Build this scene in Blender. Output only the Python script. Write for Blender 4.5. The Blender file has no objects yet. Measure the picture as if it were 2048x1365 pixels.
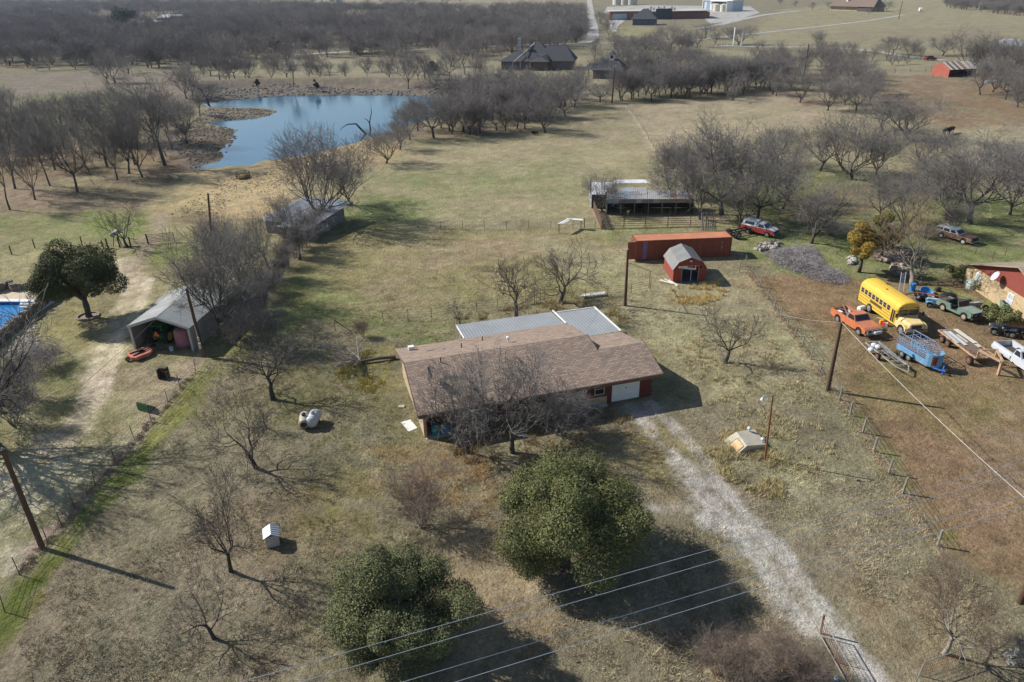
import bpy, math, random
import numpy as np
from mathutils import Vector, Matrix
R=math.radians
C=bpy.context.scene.collection
scn=bpy.context.scene
# ---------------------------------------------------------------- camera
CH=32.0; CF=1440.0; TH=R(26.8); RO=R(1.1)
cf=np.array([0,math.cos(TH),-math.sin(TH)]); _r=np.array([1.,0,0]); _u=np.cross(_r,cf)
cr=_r*math.cos(RO)-_u*math.sin(RO); cu=_u*math.cos(RO)+_r*math.sin(RO)
cam=bpy.data.cameras.new('camera'); cam.lens=36*CF/2048; cam.sensor_width=36; cam.clip_end=9000; cam.clip_start=0.5
co=bpy.data.objects.new('camera',cam); C.objects.link(co); scn.camera=co
co.matrix_world=Matrix(((cr[0],cu[0],-cf[0],0),(cr[1],cu[1],-cf[1],0),(cr[2],cu[2],-cf[2],CH),(0,0,0,1)))
# ---------------------------------------------------------------- light
SUN_EL=36.5; SUN_AZ=-70.0     # azimuth measured clockwise from +Y
w=bpy.data.worlds.new('World'); scn.world=w; w.use_nodes=True
nt=w.node_tree; sky=nt.nodes.new('ShaderNodeTexSky'); sky.sky_type='NISHITA'; sky.sun_disc=False
sky.sun_elevation=R(SUN_EL); sky.sun_rotation=R(SUN_AZ); sky.air_density=1.0; sky.dust_density=0.6
bg=nt.nodes['Background']; nt.links.new(sky.outputs[0],bg.inputs[0]); bg.inputs[1].default_value=0.075
sl=bpy.data.lights.new('sun','SUN'); sl.energy=4.3; sl.angle=R(0.53); sl.color=(1,0.955,0.88)
so=bpy.data.objects.new('sun',sl); C.objects.link(so)
sd=Vector((math.sin(R(SUN_AZ))*math.cos(R(SUN_EL)),math.cos(R(SUN_AZ))*math.cos(R(SUN_EL)),math.sin(R(SUN_EL))))
so.rotation_euler=sd.to_track_quat('Z','Y').to_euler(); so.location=(-40,20,80)
vs=scn.view_settings; vs.view_transform='Standard'; vs.look='None'; vs.exposure=0.58; vs.gamma=1; vs.use_curve_mapping=False
# ---------------------------------------------------------------- picture <-> place survey helpers
def proj(p):
    d=np.array(p,float)-[0,0,CH]; z=d@cf
    return 1024+CF*(d@cr)/z, 682.5-CF*(d@cu)/z
def G(x,y,z=0.0):
    d=cf+cr*(x-1024)/CF+cu*(682.5-y)/CF
    t=(z-CH)/d[2]; return np.array([d[0]*t,d[1]*t,z])
def depth(p): return float((np.array(p,float)-[0,0,CH])@cf)
def rnd(seed): return random.Random(seed)
# ---------------------------------------------------------------- noise and distance in numpy
def vnoise(x,y,s,seed=0):
    x=x/s+seed*17.3; y=y/s-seed*9.1
    xi=np.floor(x).astype(np.int64); yi=np.floor(y).astype(np.int64); fx=x-xi; fy=y-yi
    fx=fx*fx*(3-2*fx); fy=fy*fy*(3-2*fy)
    def hsh(a,b):
        n=(a*374761393+b*668265263+seed*362437)&0xffffffff
        n=((n^(n>>13))*1274126177)&0xffffffff
        return ((n^(n>>16))&0xffff)/65535.0
    return (hsh(xi,yi)*(1-fx)+hsh(xi+1,yi)*fx)*(1-fy)+(hsh(xi,yi+1)*(1-fx)+hsh(xi+1,yi+1)*fx)*fy
def fbm(x,y,s,seed=0,o=3):
    v=0;a=0.5;t=0
    for i in range(o): v=v+a*vnoise(x,y,s/2**i,seed+i); t+=a; a*=.55
    return v/t
def sdf_poly(x,y,P):
    P=np.asarray(P)[:,:2]; n=len(P); d=np.full(x.shape,1e18); s=np.zeros(x.shape,bool)
    for i in range(n):
        ax,ay=P[i]; bx,by=P[(i+1)%n]; ex,ey=bx-ax,by-ay
        t=np.clip(((x-ax)*ex+(y-ay)*ey)/(ex*ex+ey*ey+1e-9),0,1)
        d=np.minimum(d,(x-ax-ex*t)**2+(y-ay-ey*t)**2)
        c=((ay>y)!=(by>y))&(x<(bx-ax)*(y-ay)/((by-ay) if by!=ay else 1e-9)+ax); s^=c
    d=np.sqrt(d); return np.where(s,-d,d)
def sdf_line(x,y,P):
    P=np.asarray(P)[:,:2]; d=np.full(x.shape,1e18)
    for i in range(len(P)-1):
        ax,ay=P[i]; bx,by=P[i+1]; ex,ey=bx-ax,by-ay
        t=np.clip(((x-ax)*ex+(y-ay)*ey)/(ex*ex+ey*ey+1e-9),0,1)
        d=np.minimum(d,(x-ax-ex*t)**2+(y-ay-ey*t)**2)
    return np.sqrt(d)
def sst(a,b,x):
    t=np.clip((x-a)/(b-a),0,1); return t*t*(3-2*t)
WL=-0.7   # pond water level
POND=np.array([G(a,b,WL) for a,b in [(405,207),(470,200),(560,192),(700,190),(800,190),(870,196),(893,210),(885,232),(850,240),(800,256),(745,272),(700,288),(640,303),(600,312),(560,318),(530,322),(500,330),(450,334),(395,337),(418,331),(440,323),(445,310),(458,297),(477,272),(476,260),(440,251),(428,244),(470,240),(520,236),(557,224),(545,218),(500,216),(450,214),(412,213)]])
DAM=[G(a,b) for a,b in [(380,178),(470,172),(600,168),(760,168),(870,176),(960,186)]]
POOL=[G(a,b) for a,b in [(-60,604),(95,606),(-2,670),(-60,715)]]
def hgt(x,y):
    x=np.asarray(x,float); y=np.asarray(y,float); h=np.zeros(x.shape)
    m=(y>90)&(y<280)&(x>-190)&(x<20)
    if m.any():
        X=x[m];Y=y[m]; d=sdf_poly(X,Y,POND)+(vnoise(X,Y,3,4)-.5)*1.0
        b=np.where(d<0,WL-np.minimum(2.0,-d*.3),WL*(1-sst(0,5.0,d)))
        dl=sdf_line(X,Y,DAM); b=b+np.where(d>0,2.2*(1-sst(1.0,9.0,dl))*sst(0,6,d),0)
        b=b+np.where(d>0,(fbm(X,Y,5,8)-.5)*.5*(1-sst(4,25,d)),0)
        h[m]=b
    m=(y>45)&(y<85)&(x<-38)&(x>-80)
    if m.any():
        d=sdf_poly(x[m],y[m],POOL); h[m]=np.where(d<.35,-2.2,0)
    h=h+(fbm(x,y,9,21)-.5)*.22*sst(20,30,y)*(1-sst(250,400,y))*np.where(m,0,1)
    # gentle rise of the far pasture on the right
    return h
def H1(x,y): return float(hgt(np.array([x]),np.array([y]))[0])
def GG(px,py):
    z=0.0
    for i in range(4): p=G(px,py,z); z=H1(p[0],p[1])
    p[2]=z; return p
# ---------------------------------------------------------------- object bookkeeping
def tag(o,label=None,cat=None,group=None,kind=None):
    if label: o['label']=label
    if cat: o['category']=cat
    if group: o['group']=group
    if kind: o['kind']=kind
    return o
def thing(name,label,cat,loc=(0,0,0),rz=0,group=None):
    o=bpy.data.objects.new(name,None); o.empty_display_size=.3; C.objects.link(o)
    o.location=[float(v) for v in loc]; o.rotation_euler=(0,0,rz); return tag(o,label,cat,group)
def frame2(a,b,side=1):
    """origin at a, angle of a->b"""
    return (float(a[0]),float(a[1]),0.0), math.atan2(b[1]-a[1],b[0]-a[0]), float(math.hypot(b[0]-a[0],b[1]-a[1]))
class MB:
    def __init__(s): s.v=[];s.f=[];s.m=[];s.mi=0
    def mat(s,i): s.mi=i; return s
    def poly(s,pts):
        n=len(s.v); s.v+= [tuple(map(float,p)) for p in pts]; s.f.append(tuple(range(n,n+len(pts)))); s.m.append(s.mi); return s
    def faces(s,vs,fs):
        n=len(s.v); s.v+=[tuple(map(float,p)) for p in vs]
        for f in fs: s.f.append(tuple(n+i for i in f)); s.m.append(s.mi)
        return s
    def hexa(s,b,t):   # bottom 4 ccw, top 4 ccw
        return s.faces(list(b)+list(t),[(3,2,1,0),(4,5,6,7),(0,1,5,4),(1,2,6,5),(2,3,7,6),(3,0,4,7)])
    def box(s,x0,x1,y0,y1,z0,z1): 
        return s.hexa([(x0,y0,z0),(x1,y0,z0),(x1,y1,z0),(x0,y1,z0)],[(x0,y0,z1),(x1,y0,z1),(x1,y1,z1),(x0,y1,z1)])
    def bev(s,x0,x1,y0,y1,z0,z1,b=.04):
        # box with chamfered vertical and top edges
        def ring(i,z): return [(x0+i+b,y0+i,z),(x1-i-b,y0+i,z),(x1-i,y0+i+b,z),(x1-i,y1-i-b,z),(x1-i-b,y1-i,z),(x0+i+b,y1-i,z),(x0+i,y1-i-b,z),(x0+i,y0+i+b,z)]
        return s.loft([ring(0,z0),ring(0,z1-b),ring(b,z1)],True)
    def frus(s,b,z0,t,z1):   # rects (x0,x1,y0,y1)
        return s.hexa([(b[0],b[2],z0),(b[1],b[2],z0),(b[1],b[3],z0),(b[0],b[3],z0)],[(t[0],t[2],z1),(t[1],t[2],z1),(t[1],t[3],z1),(t[0],t[3],z1)])
    def loft(s,rings,cap=False,closed=True):
        k=len(rings[0]); n=len(s.v)
        for r in rings: s.v+=[tuple(map(float,p)) for p in r]
        for i in range(len(rings)-1):
            for j in range(k if closed else k-1):
                a=n+i*k+j; b=n+i*k+(j+1)%k; s.f.append((a,b,b+k,a+k)); s.m.append(s.mi)
        if cap:
            s.f.append(tuple(n+j for j in range(k-1,-1,-1))); s.m.append(s.mi)
            e=n+(len(rings)-1)*k; s.f.append(tuple(e+j for j in range(k))); s.m.append(s.mi)
        return s
    def tube(s,pts,r,n=6,cap=True):
        pts=[Vector(p) for p in pts]; rr=r if isinstance(r,(list,tuple)) else [r]*len(pts); rings=[]
        for i,p in enumerate(pts):
            d=(pts[min(i+1,len(pts)-1)]-pts[max(i-1,0)]); 
            if d.length<1e-9: d=Vector((0,0,1))
            d.normalize(); a=d.cross(Vector((0,0,1))); 
            if a.length<.01: a=d.cross(Vector((1,0,0)))
            a.normalize(); b=a.cross(d)
            rings.append([p+(a*math.cos(2*math.pi*j/n)+b*math.sin(2*math.pi*j/n))*rr[i] for j in range(n)])
        return s.loft([list(reversed(q)) for q in rings],cap)
    def bar(s,a,b,w,h=None):
        h=h or w; a=Vector(a); b=Vector(b); d=(b-a).normalized(); u=d.cross(Vector((0,0,1)))
        if u.length<.01: u=Vector((1,0,0))
        u.normalize(); v=u.cross(d); u=u*w/2; v=v*h/2
        return s.loft([[a-u-v,a+u-v,a+u+v,a-u+v],[b-u-v,b+u-v,b+u+v,b-u+v]],True)
    def cyl(s,c,r,h,n=16,r2=None):
        r2=r if r2 is None else r2
        return s.loft([[(c[0]+math.cos(2*math.pi*j/n)*q,c[1]+math.sin(2*math.pi*j/n)*q,z) for j in range(n)] for q,z in ((r,c[2]),(r2,c[2]+h))],True)
    def lathe(s,prof,c=(0,0,0),axis='z',n=16):
        rings=[]
        for q,z in prof:
            ring=[]
            for j in range(n):
                a=2*math.pi*j/n; x,y=math.cos(a)*q,math.sin(a)*q
                ring.append({'z':(c[0]+x,c[1]+y,c[2]+z),'x':(c[0]+z,c[1]+x,c[2]+y),'y':(c[0]+y,c[1]+z,c[2]+x)}[axis])
            rings.append(ring)
        return s.loft(rings,True)
    def corr(s,a,b,c,d,n,dep):
        """ribbed sheet: a-b lower edge, d-c upper edge, ribs run a->d; n ribs of height dep"""
        a,b,c,d=map(Vector,(a,b,c,d)); nr=(b-a).cross(d-a).normalized(); lo=[];hi=[]
        for i in range(n):
            for t,k in ((0,0),(.62,0),(.72,1),(.90,1)):
                u=(i+t)/n; lo.append(a.lerp(b,u)+nr*dep*k); hi.append(d.lerp(c,u)+nr*dep*k)
        lo.append(b);hi.append(c)
        return s.loft([lo,hi],False,False)
    def sheet(s,q,t=.04):
        """thick panel from 4 points"""
        q=[Vector(p) for p in q]; nr=(q[1]-q[0]).cross(q[3]-q[0]).normalized()*t
        return s.hexa([p-nr for p in q],q)
    def pane(s,q,u0,u1,v0,v1,off=.004):
        q=[Vector(p) for p in q]; nr=(q[1]-q[0]).cross(q[3]-q[0]).normalized()*off
        P=lambda u,v: q[0].lerp(q[1],u).lerp(q[3].lerp(q[2],u),v)+nr
        return s.poly([P(u0,v0),P(u1,v0),P(u1,v1),P(u0,v1)])
    def build(s,name,mats,parent=None,smooth=False):
        me=bpy.data.meshes.new(name); me.from_pydata(s.v,[],s.f)
        if not isinstance(mats,(list,tuple)): mats=[mats]
        for m in mats: me.materials.append(m)
        if len(mats)>1: me.polygons.foreach_set('material_index',s.m)
        if smooth: me.polygons.foreach_set('use_smooth',[True]*len(s.f))
        me.update(); o=bpy.data.objects.new(name,me); C.objects.link(o)
        if parent: o.parent=parent
        return o
def npmesh(name,v,f,mats,parent=None,col=None):
    """v (n,3), f (m,k) arrays"""
    me=bpy.data.meshes.new(name); n,k=f.shape
    me.vertices.add(len(v)); me.vertices.foreach_set('co',np.ascontiguousarray(v,dtype=np.float32).ravel())
    me.loops.add(n*k); me.loops.foreach_set('vertex_index',np.ascontiguousarray(f,dtype=np.int32).ravel())
    me.polygons.add(n); me.polygons.foreach_set('loop_start',np.arange(0,n*k,k,dtype=np.int32))
    me.polygons.foreach_set('loop_total',np.full(n,k,dtype=np.int32))
    me.update(calc_edges=True)
    for m in (mats if isinstance(mats,list) else [mats]): me.materials.append(m)
    if col is not None:
        a=me.color_attributes.new('tint','FLOAT_COLOR','POINT'); c=np.ones((len(v),4),np.float32); c[:,:3]=col; a.data.foreach_set('color',c.ravel())
    o=bpy.data.objects.new(name,me); C.objects.link(o)
    if parent: o.parent=parent
    return o
# ---------------------------------------------------------------- materials
def lin(c): return tuple(((v/255)/12.92 if v<=10 else ((v/255+.055)/1.055)**2.4) for v in c)
_M={}
def mat(name,c,rough=.8,metal=0,var=.25,sc=1.5,c2=None,p2=.5,sc2=None,bump=0,bs=20,spec=.3,attr=None,streak=None,alpha=None):
    """procedural surface: base colour c varied by noise, optional second colour c2 in patches (rust, dirt, moss)"""
    if name in _M: return _M[name]
    m=bpy.data.materials.new(name); m.use_nodes=True; _M[name]=m; t=m.node_tree; N=t.nodes; L=t.links; b=N['Principled BSDF']
    b.inputs['Roughness'].default_value=rough; b.inputs['Metallic'].default_value=metal; b.inputs['Specular IOR Level'].default_value=spec
    tc=N.new('ShaderNodeTexCoord'); mp=N.new('ShaderNodeMapping'); L.new(tc.outputs['Object'],mp.inputs[0])
    if streak: mp.inputs['Scale'].default_value=streak
    n1=N.new('ShaderNodeTexNoise'); n1.inputs['Scale'].default_value=sc; n1.inputs['Detail'].default_value=6; n1.inputs['Roughness'].default_value=.65; L.new(mp.outputs[0],n1.inputs['Vector'])
    mr=N.new('ShaderNodeMapRange'); mr.inputs[1].default_value=.3; mr.inputs[2].default_value=.7; mr.inputs[3].default_value=1-var; mr.inputs[4].default_value=1+var; L.new(n1.outputs[0],mr.inputs[0])
    vm=N.new('ShaderNodeVectorMath'); vm.operation='SCALE'; L.new(mr.outputs[0],vm.inputs['Scale'])
    if attr:
        at=N.new('ShaderNodeAttribute'); at.attribute_name=attr; L.new(at.outputs['Color'],vm.inputs[0])
    else: vm.inputs[0].default_value=c[:3]
    out=vm.outputs[0]
    if c2:
        n2=N.new('ShaderNodeTexNoise'); n2.inputs['Scale'].default_value=sc2 or sc*.6; n2.inputs['Detail'].default_value=8; n2.inputs['Roughness'].default_value=.7
        m2=N.new('ShaderNodeMapping'); m2.inputs['Location'].default_value=(3.1,7.7,1.3)
        if streak: m2.inputs['Scale'].default_value=streak
        L.new(tc.outputs['Object'],m2.inputs[0]); L.new(m2.outputs[0],n2.inputs['Vector'])
        r2=N.new('ShaderNodeMapRange'); r2.inputs[1].default_value=1-p2-.06+.0; r2.inputs[2].default_value=1-p2+.06; L.new(n2.outputs[0],r2.inputs[0])
        mx=N.new('ShaderNodeMix'); mx.data_type='RGBA'; L.new(r2.outputs[0],mx.inputs[0]); L.new(out,mx.inputs[6]); mx.inputs[7].default_value=(*c2[:3],1); out=mx.outputs[2]
    L.new(out,b.inputs['Base Color'])
    if bump:
        n3=N.new('ShaderNodeTexNoise'); n3.inputs['Scale'].default_value=bs; n3.inputs['Detail'].default_value=4; L.new(mp.outputs[0],n3.inputs['Vector'])
        bp=N.new('ShaderNodeBump'); bp.inputs['Strength'].default_value=1; bp.inputs['Distance'].default_value=bump; L.new(n3.outputs[0],bp.inputs['Height']); L.new(bp.outputs[0],b.inputs['Normal'])
    return m
def shingle(name,c,c2):
    m=mat(name,c,.9,0,.16,9,c2=c2,p2=.36,sc2=.35); t=m.node_tree; N=t.nodes; L=t.links; b=N['Principled BSDF']; src=b.inputs['Base Color'].links[0].from_socket
    tc=N.new('ShaderNodeTexCoord'); br=N.new('ShaderNodeTexBrick'); br.inputs['Scale'].default_value=1; br.offset=.5
    for k,v in (('Brick Width',.42),('Row Height',.19),('Mortar Size',.02)): br.inputs[k].default_value=v
    br.inputs['Color1'].default_value=(1.22,1.2,1.16,1); br.inputs['Color2'].default_value=(.74,.74,.76,1); br.inputs['Mortar'].default_value=(.5,.5,.5,1); L.new(tc.outputs['UV'],br.inputs[0])
    mx=N.new('ShaderNodeMix'); mx.data_type='RGBA'; mx.blend_type='MULTIPLY'; mx.inputs[0].default_value=1; L.new(src,mx.inputs[6]); L.new(br.outputs[0],mx.inputs[7]); L.new(mx.outputs[2],b.inputs['Base Color'])
    return m
def brickmat(name,c1,c2,mort,bw=.4,bh=.15):
    m=mat(name,c1,.9); t=m.node_tree; N=t.nodes; L=t.links; b=N['Principled BSDF']
    tc=N.new('ShaderNodeTexCoord'); sx=N.new('ShaderNodeSeparateXYZ'); ad=N.new('ShaderNodeMath'); cb=N.new('ShaderNodeCombineXYZ')
    L.new(tc.outputs['Object'],sx.inputs[0]); L.new(sx.outputs[0],ad.inputs[0]); L.new(sx.outputs[1],ad.inputs[1]); L.new(ad.outputs[0],cb.inputs[0]); L.new(sx.outputs[2],cb.inputs[1])
    br=N.new('ShaderNodeTexBrick'); br.inputs['Scale'].default_value=1; br.inputs['Brick Width'].default_value=bw; br.inputs['Row Height'].default_value=bh; br.inputs['Mortar Size'].default_value=.012; br.inputs['Bias'].default_value=-.1
    br.inputs['Color1'].default_value=(*c1,1); br.inputs['Color2'].default_value=(*c2,1); br.inputs['Mortar'].default_value=(*mort,1); L.new(cb.outputs[0],br.inputs[0]); L.new(br.outputs[0],b.inputs['Base Color']); return m
# ================================================================ GROUND
GK=1.12
def W(pts): return [G(a,b) for a,b in pts]
# kind, outline surveyed from the photograph (brought to ground metres), softness m / half-width m, albedo colour, strength, breakup
PAINT=[
('p',[(560,470),(1700,470),(2048,520),(2048,120),(300,120),(300,470)],12,(146,137,103),1,.2),
('p',[(-50,0),(1180,0),(1180,110),(-50,125)],20,(116,106,84),1,.3),
('p',[(1395,86),(1500,60),(1560,20),(1750,0),(2300,0),(2300,110),(1900,110),(1560,96)],6,(148,140,100),1,.3),
('p',[(1700,60),(2048,50),(2048,90),(1650,88)],12,(142,128,98),.8,.4),
('p',[(1420,96),(1880,125),(1850,140),(1420,112)],5,(150,142,102),.9,.3),
('p',[(1730,152),(1860,150),(2060,160),(2300,200),(2300,270),(1900,262),(1740,200)],4,(139,114,84),1,.5),
('p',[(1880,255),(2300,240),(2300,330),(1900,330)],5,(160,150,120),.9,.4),
('p',[(1255,215),(1480,192),(1610,168),(1720,222),(1640,262),(1500,280),(1330,312)],4,(164,149,118),1,.35),
('p',[(1560,185),(1640,190),(1665,212),(1600,215)],3,(136,112,90),.7,.5),
('p',[(820,290),(1100,270),(1240,262),(1310,315),(1330,330),(900,330),(760,330)],4,(156,144,110),.9,.45),
('p',[(900,210),(1240,212),(1250,250),(950,255)],4,(151,138,105),.9,.3),
('p',[(760,350),(1100,330),(1180,345),(1150,400),(900,380),(700,420)],4,(125,130,84),.7,.6),
('p',[(650,400),(860,396),(870,445),(720,460),(620,462)],3,(110,121,70),.85,.4),
('p',[(690,462),(1190,462),(1290,530),(1250,600),(1000,605),(700,640),(520,640),(560,540)],2,(137,128,86),1,.3),
('p',[(840,480),(1120,470),(1150,500),(900,530),(760,520)],2.5,(148,131,103),.8,.5),
('p',[(740,560),(850,545),(900,590),(800,630),(700,620)],2.5,(139,124,96),.7,.5),
('p',[(480,600),(690,590),(760,640),(900,645),(930,700),(790,700),(620,690),(470,680)],2,(114,121,72),.85,.4),
('p',[(540,540),(620,555),(640,600),(520,610)],2,(120,126,74),.8,.5),
('p',[(1180,450),(1420,455),(1440,475),(1190,480)],1.5,(120,126,74),.7,.4),
('p',[(1205,340),(1400,420),(1400,455),(1205,455)],3,(118,112,80),.7,.4),
('p',[(1060,480),(1260,500),(1350,560),(1500,540),(1650,720),(1640,780),(1380,800),(1250,640)],2,(146,138,104),1,.3),
('p',[(1380,560),(1480,600),(1540,700),(1560,780),(1420,700),(1330,640)],2.5,(152,141,112),.7,.6),
('p',[(1270,680),(1340,740),(1420,810),(1340,820),(1290,770)],1.2,(122,122,80),.8,.4),
('p',[(1460,470),(2048,440),(2048,520),(1900,560),(1700,600),(1560,560)],2,(116,124,72),.9,.35),
('p',[(1330,345),(1560,330),(2048,390),(2048,450),(1460,470)],4,(114,118,70),.9,.5),
('p',[(1580,390),(1780,370),(1800,420),(1600,440)],2,(135,117,88),.8,.4),
('p',[(1840,380),(2048,400),(2048,440),(1850,440)],2,(120,130,74),.8,.3),
('p',[(1500,560),(1690,570),(1700,610),(1600,650),(1480,570)],1.5,(128,108,72),.9,.4),
('p',[(1500,550),(1660,690),(1690,800),(1800,960),(1890,1110),(1990,1180),(2300,1260),(2300,600),(1900,560)],1.0,(130,108,78),1,.2),
('p',[(1720,800),(1960,880),(2048,1100),(1900,1060),(1760,900)],2.5,(126,103,76),.9,.6),
('p',[(1780,720),(2048,760),(2048,860),(1860,850),(1700,790)],2,(120,108,66),.8,.5),
('p',[(1900,880),(2060,850),(2060,1060),(1960,1060)],2.5,(138,119,97),.6,.7),
('p',[(1830,700),(2048,690),(2048,760),(1850,760)],2,(140,116,84),.6,.6),
('p',[(1700,820),(1760,900),(1830,1010),(1900,1100),(1830,980),(1790,900)],.9,(116,118,56),.7,.4),
('p',[(1840,560),(2048,620),(2048,650),(1900,610)],1.2,(126,130,70),.7,.4),
# front yard of the ranch house
('p',[(400,740),(640,640),(800,700),(840,870),(1000,940),(1300,830),(1640,790),(1880,1110),(2060,1220),(2060,1420),(-60,1420),(-60,1300),(120,1080)],1.2,(124,116,92),1,.2),
('p',[(470,700),(780,720),(830,850),(700,960),(560,900),(450,800)],2.5,(112,108,72),.9,.4),
('p',[(560,850),(740,830),(800,900),(650,960),(560,940)],1.5,(117,114,90),.6,.6),
('p',[(430,1020),(620,980),(760,1040),(700,1150),(560,1180),(430,1100)],2,(134,120,94),.7,.5),
('p',[(560,960),(720,940),(820,980),(760,1060),(600,1080)],1.6,(118,108,66),.7,.6),
('p',[(0,1180),(400,1060),(640,1180),(640,1420),(-60,1420)],2.5,(130,118,98),.9,.3),
('p',[(200,1180),(420,1200),(500,1300),(300,1365),(120,1330)],2,(122,118,96),.8,.6),
('p',[(860,870),(1000,930),(960,1040),(850,1000),(760,900)],1.5,(138,114,70),.7,.6),
('p',[(1150,890),(1300,840),(1400,900),(1330,1000),(1260,960)],1.2,(134,120,78),.7,.5),
('p',[(900,1050),(1000,1060),(1090,1200),(1120,1340),(900,1420),(860,1200)],1.2,(150,134,102),.8,.4),
('p',[(1400,900),(1560,830),(1700,960),(1760,1040),(1600,1060),(1500,980)],1.8,(142,138,104),.8,.5),
('p',[(1560,1060),(1760,1040),(1860,1160),(1700,1200),(1620,1150)],2,(126,118,92),.8,.6),
('p',[(1700,1200),(1860,1140),(1990,1240),(1860,1365),(1740,1330)],1.5,(134,118,90),.8,.5),
('p',[(1380,1260),(1560,1230),(1680,1365),(1400,1420)],1.2,(132,114,94),.8,.4),
('p',[(700,700),(800,690),(830,760),(740,790)],1,(134,126,66),.7,.5),
('l',[(0,1290),(60,1180),(110,1085)],1.0,(112,110,56),.9,.3),
('l',[(-20,1260),(60,1150),(150,1040),(230,960),(300,890),(345,830),(378,775)],1.3,(92,104,42),.9,.25),
('l',[(345,830),(400,760),(470,700),(540,640)],2.2,(116,118,66),.7,.4),
('l',[(250,930),(330,850),(380,790)],.8,(126,124,58),.7,.5),
# left lot: drive, lawn
('p',[(-60,470),(60,470),(520,440),(560,440),(520,560),(440,700),(390,745),(100,1085),(-60,1280)],1.0,(136,130,92),1,.2),
('p',[(100,900),(270,880),(200,960),(60,1060),(-60,1100),(-60,940)],1.5,(176,166,136),.85,.3),
('p',[(0,1110),(100,1050),(90,1090),(0,1180)],.7,(172,164,140),.8,.4),
('p',[(-60,1020),(60,1000),(60,1060),(-60,1140)],.8,(122,124,92),.8,.4),
('l',[(245,520),(262,560),(270,600),(232,660),(205,700),(190,760),(180,800),(150,850),(90,900)],1.6,(184,170,142),.9,.35),
('l',[(300,560),(275,620),(235,690),(225,740),(190,800)],.6,(196,184,156),.75,.3),
('l',[(205,690),(185,740),(175,790)],.5,(196,184,156),.7,.3),
('p',[(250,740),(400,715),(390,745),(300,830),(240,860)],1.0,(158,144,116),.85,.4),
('p',[(110,700),(170,720),(160,800),(110,860),(100,780)],1,(112,118,66),.7,.4),
('p',[(70,640),(170,600),(230,660),(150,740),(90,700)],1,(142,134,86),.8,.3),
('p',[(-60,355),(420,330),(560,330),(560,440),(-60,520)],4,(142,132,96),1,.3),
('p',[(-60,430),(60,420),(180,440),(240,480),(100,500),(-60,480)],2.5,(122,128,78),.8,.5),
('p',[(160,420),(290,430),(310,470),(180,480)],1.5,(110,126,58),.8,.4),
('p',[(280,480),(400,500),(350,530),(250,520)],1.2,(112,124,58),.8,.4),
('l',[(325,430),(305,470),(290,500),(265,540)],1.3,(150,134,112),.8,.3),
('p',[(-60,500),(60,495),(200,520),(60,560),(-60,560)],2,(150,142,100),.9,.4),
('p',[(-60,345),(380,330),(420,350),(240,420),(-60,430)],3,(124,110,90),.85,.4),
('p',[(-60,375),(160,385),(260,410),(100,415),(-60,410)],2,(146,124,104),.6,.6),
('p',[(380,345),(560,330),(600,345),(560,440),(440,440),(320,420)],2.5,(178,156,112),.9,.35),
('p',[(540,330),(760,270),(820,300),(780,330),(600,360)],2.5,(172,150,106),.9,.35),
('p',[(380,420),(440,425),(420,460),(350,440)],1,(118,102,80),.8,.3),
('p',[(-60,290),(400,290),(380,345),(-60,360)],4,(128,110,84),1,.35),
('p',[(-60,300),(100,310),(120,330),(-60,340)],3,(160,130,96),.8,.4),
('p',[(0,150),(420,140),(420,190),(300,200),(0,190)],6,(132,120,104),1,.35),
('p',[(0,195),(250,180),(250,260),(0,270)],5,(122,124,82),.9,.5),
('p',[(380,170),(980,160),(980,215),(890,235),(800,190),(560,188),(400,205),(340,260),(380,300),(440,330),(380,340),(310,290),(340,200)],3,(118,106,94),1,.3),
('p',[(380,250),(475,255),(480,275),(440,325),(370,320)],1.5,(106,92,78),.9,.3),
('p',[(420,212),(545,216),(560,226),(480,240),(400,238)],1,(122,110,94),.9,.3),
('p',[(360,160),(1000,155),(960,168),(420,172)],2,(140,130,92),.9,.4),
('p',[(560,120),(960,115),(1000,150),(560,155)],6,(148,138,108),.9,.4),
('p',[(760,230),(960,225),(1000,260),(900,275),(780,280)],3,(132,116,96),.9,.4),
('p',[(1000,150),(1180,140),(1190,165),(1010,180)],4,(150,148,92),.9,.3),
('p',[(1000,180),(1200,165),(1230,205),(1020,210)],3,(148,136,106),.9,.3),
('p',[(1120,110),(1180,115),(1150,128)],3,(160,148,104),.9,.3),
('p',[(1230,52),(1300,55),(1310,75),(1240,72)],5,(150,144,90),.9,.3),
('p',[(560,0),(760,0),(760,14),(560,18)],20,(160,148,120),.9,.4),
('p',[(840,0),(1180,0),(1120,18),(860,20)],20,(158,146,116),.8,.4),
('p',[(1240,205),(1380,200),(1480,190),(1400,175),(1250,190)],3,(116,108,84),.8,.4),
('l',[(1216,460),(1188,400)],1.0,(160,146,112),.6,.3),
('l',[(1255,212),(1285,250),(1310,300)],.8,(178,164,132),.8,.2),
('l',[(1617,165),(1660,195),(1715,228)],1.2,(176,162,124),.8,.2),
# fence-foot dead leaves
('l',[(1478,545),(1515,580),(1560,640),(1610,700),(1645,750),(1690,810),(1745,890),(1800,980),(1880,1100)],.45,(146,132,100),.6,.6),
('l',[(55,1110),(120,1050),(190,970),(270,880),(330,800),(395,720)],.45,(150,132,116),.8,.3),
# gravel drive of the ranch house
('p',[(1215,822),(1290,800),(1330,815),(1330,835),(1230,840)],.6,(150,146,138),.8,.4),
('l',[(1262,812),(1300,860),(1345,915),(1400,965)],.55,(170,162,150),.85,.45),
('l',[(1300,806),(1345,850),(1390,900),(1440,960)],.5,(166,158,146),.8,.55),
('l',[(1260,1000),(1340,1020),(1440,1060)],.7,(160,154,144),.6,.9),
('l',[(1350,905),(1385,935),(1410,965)],.5,(178,170,160),.7,.6),
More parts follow.
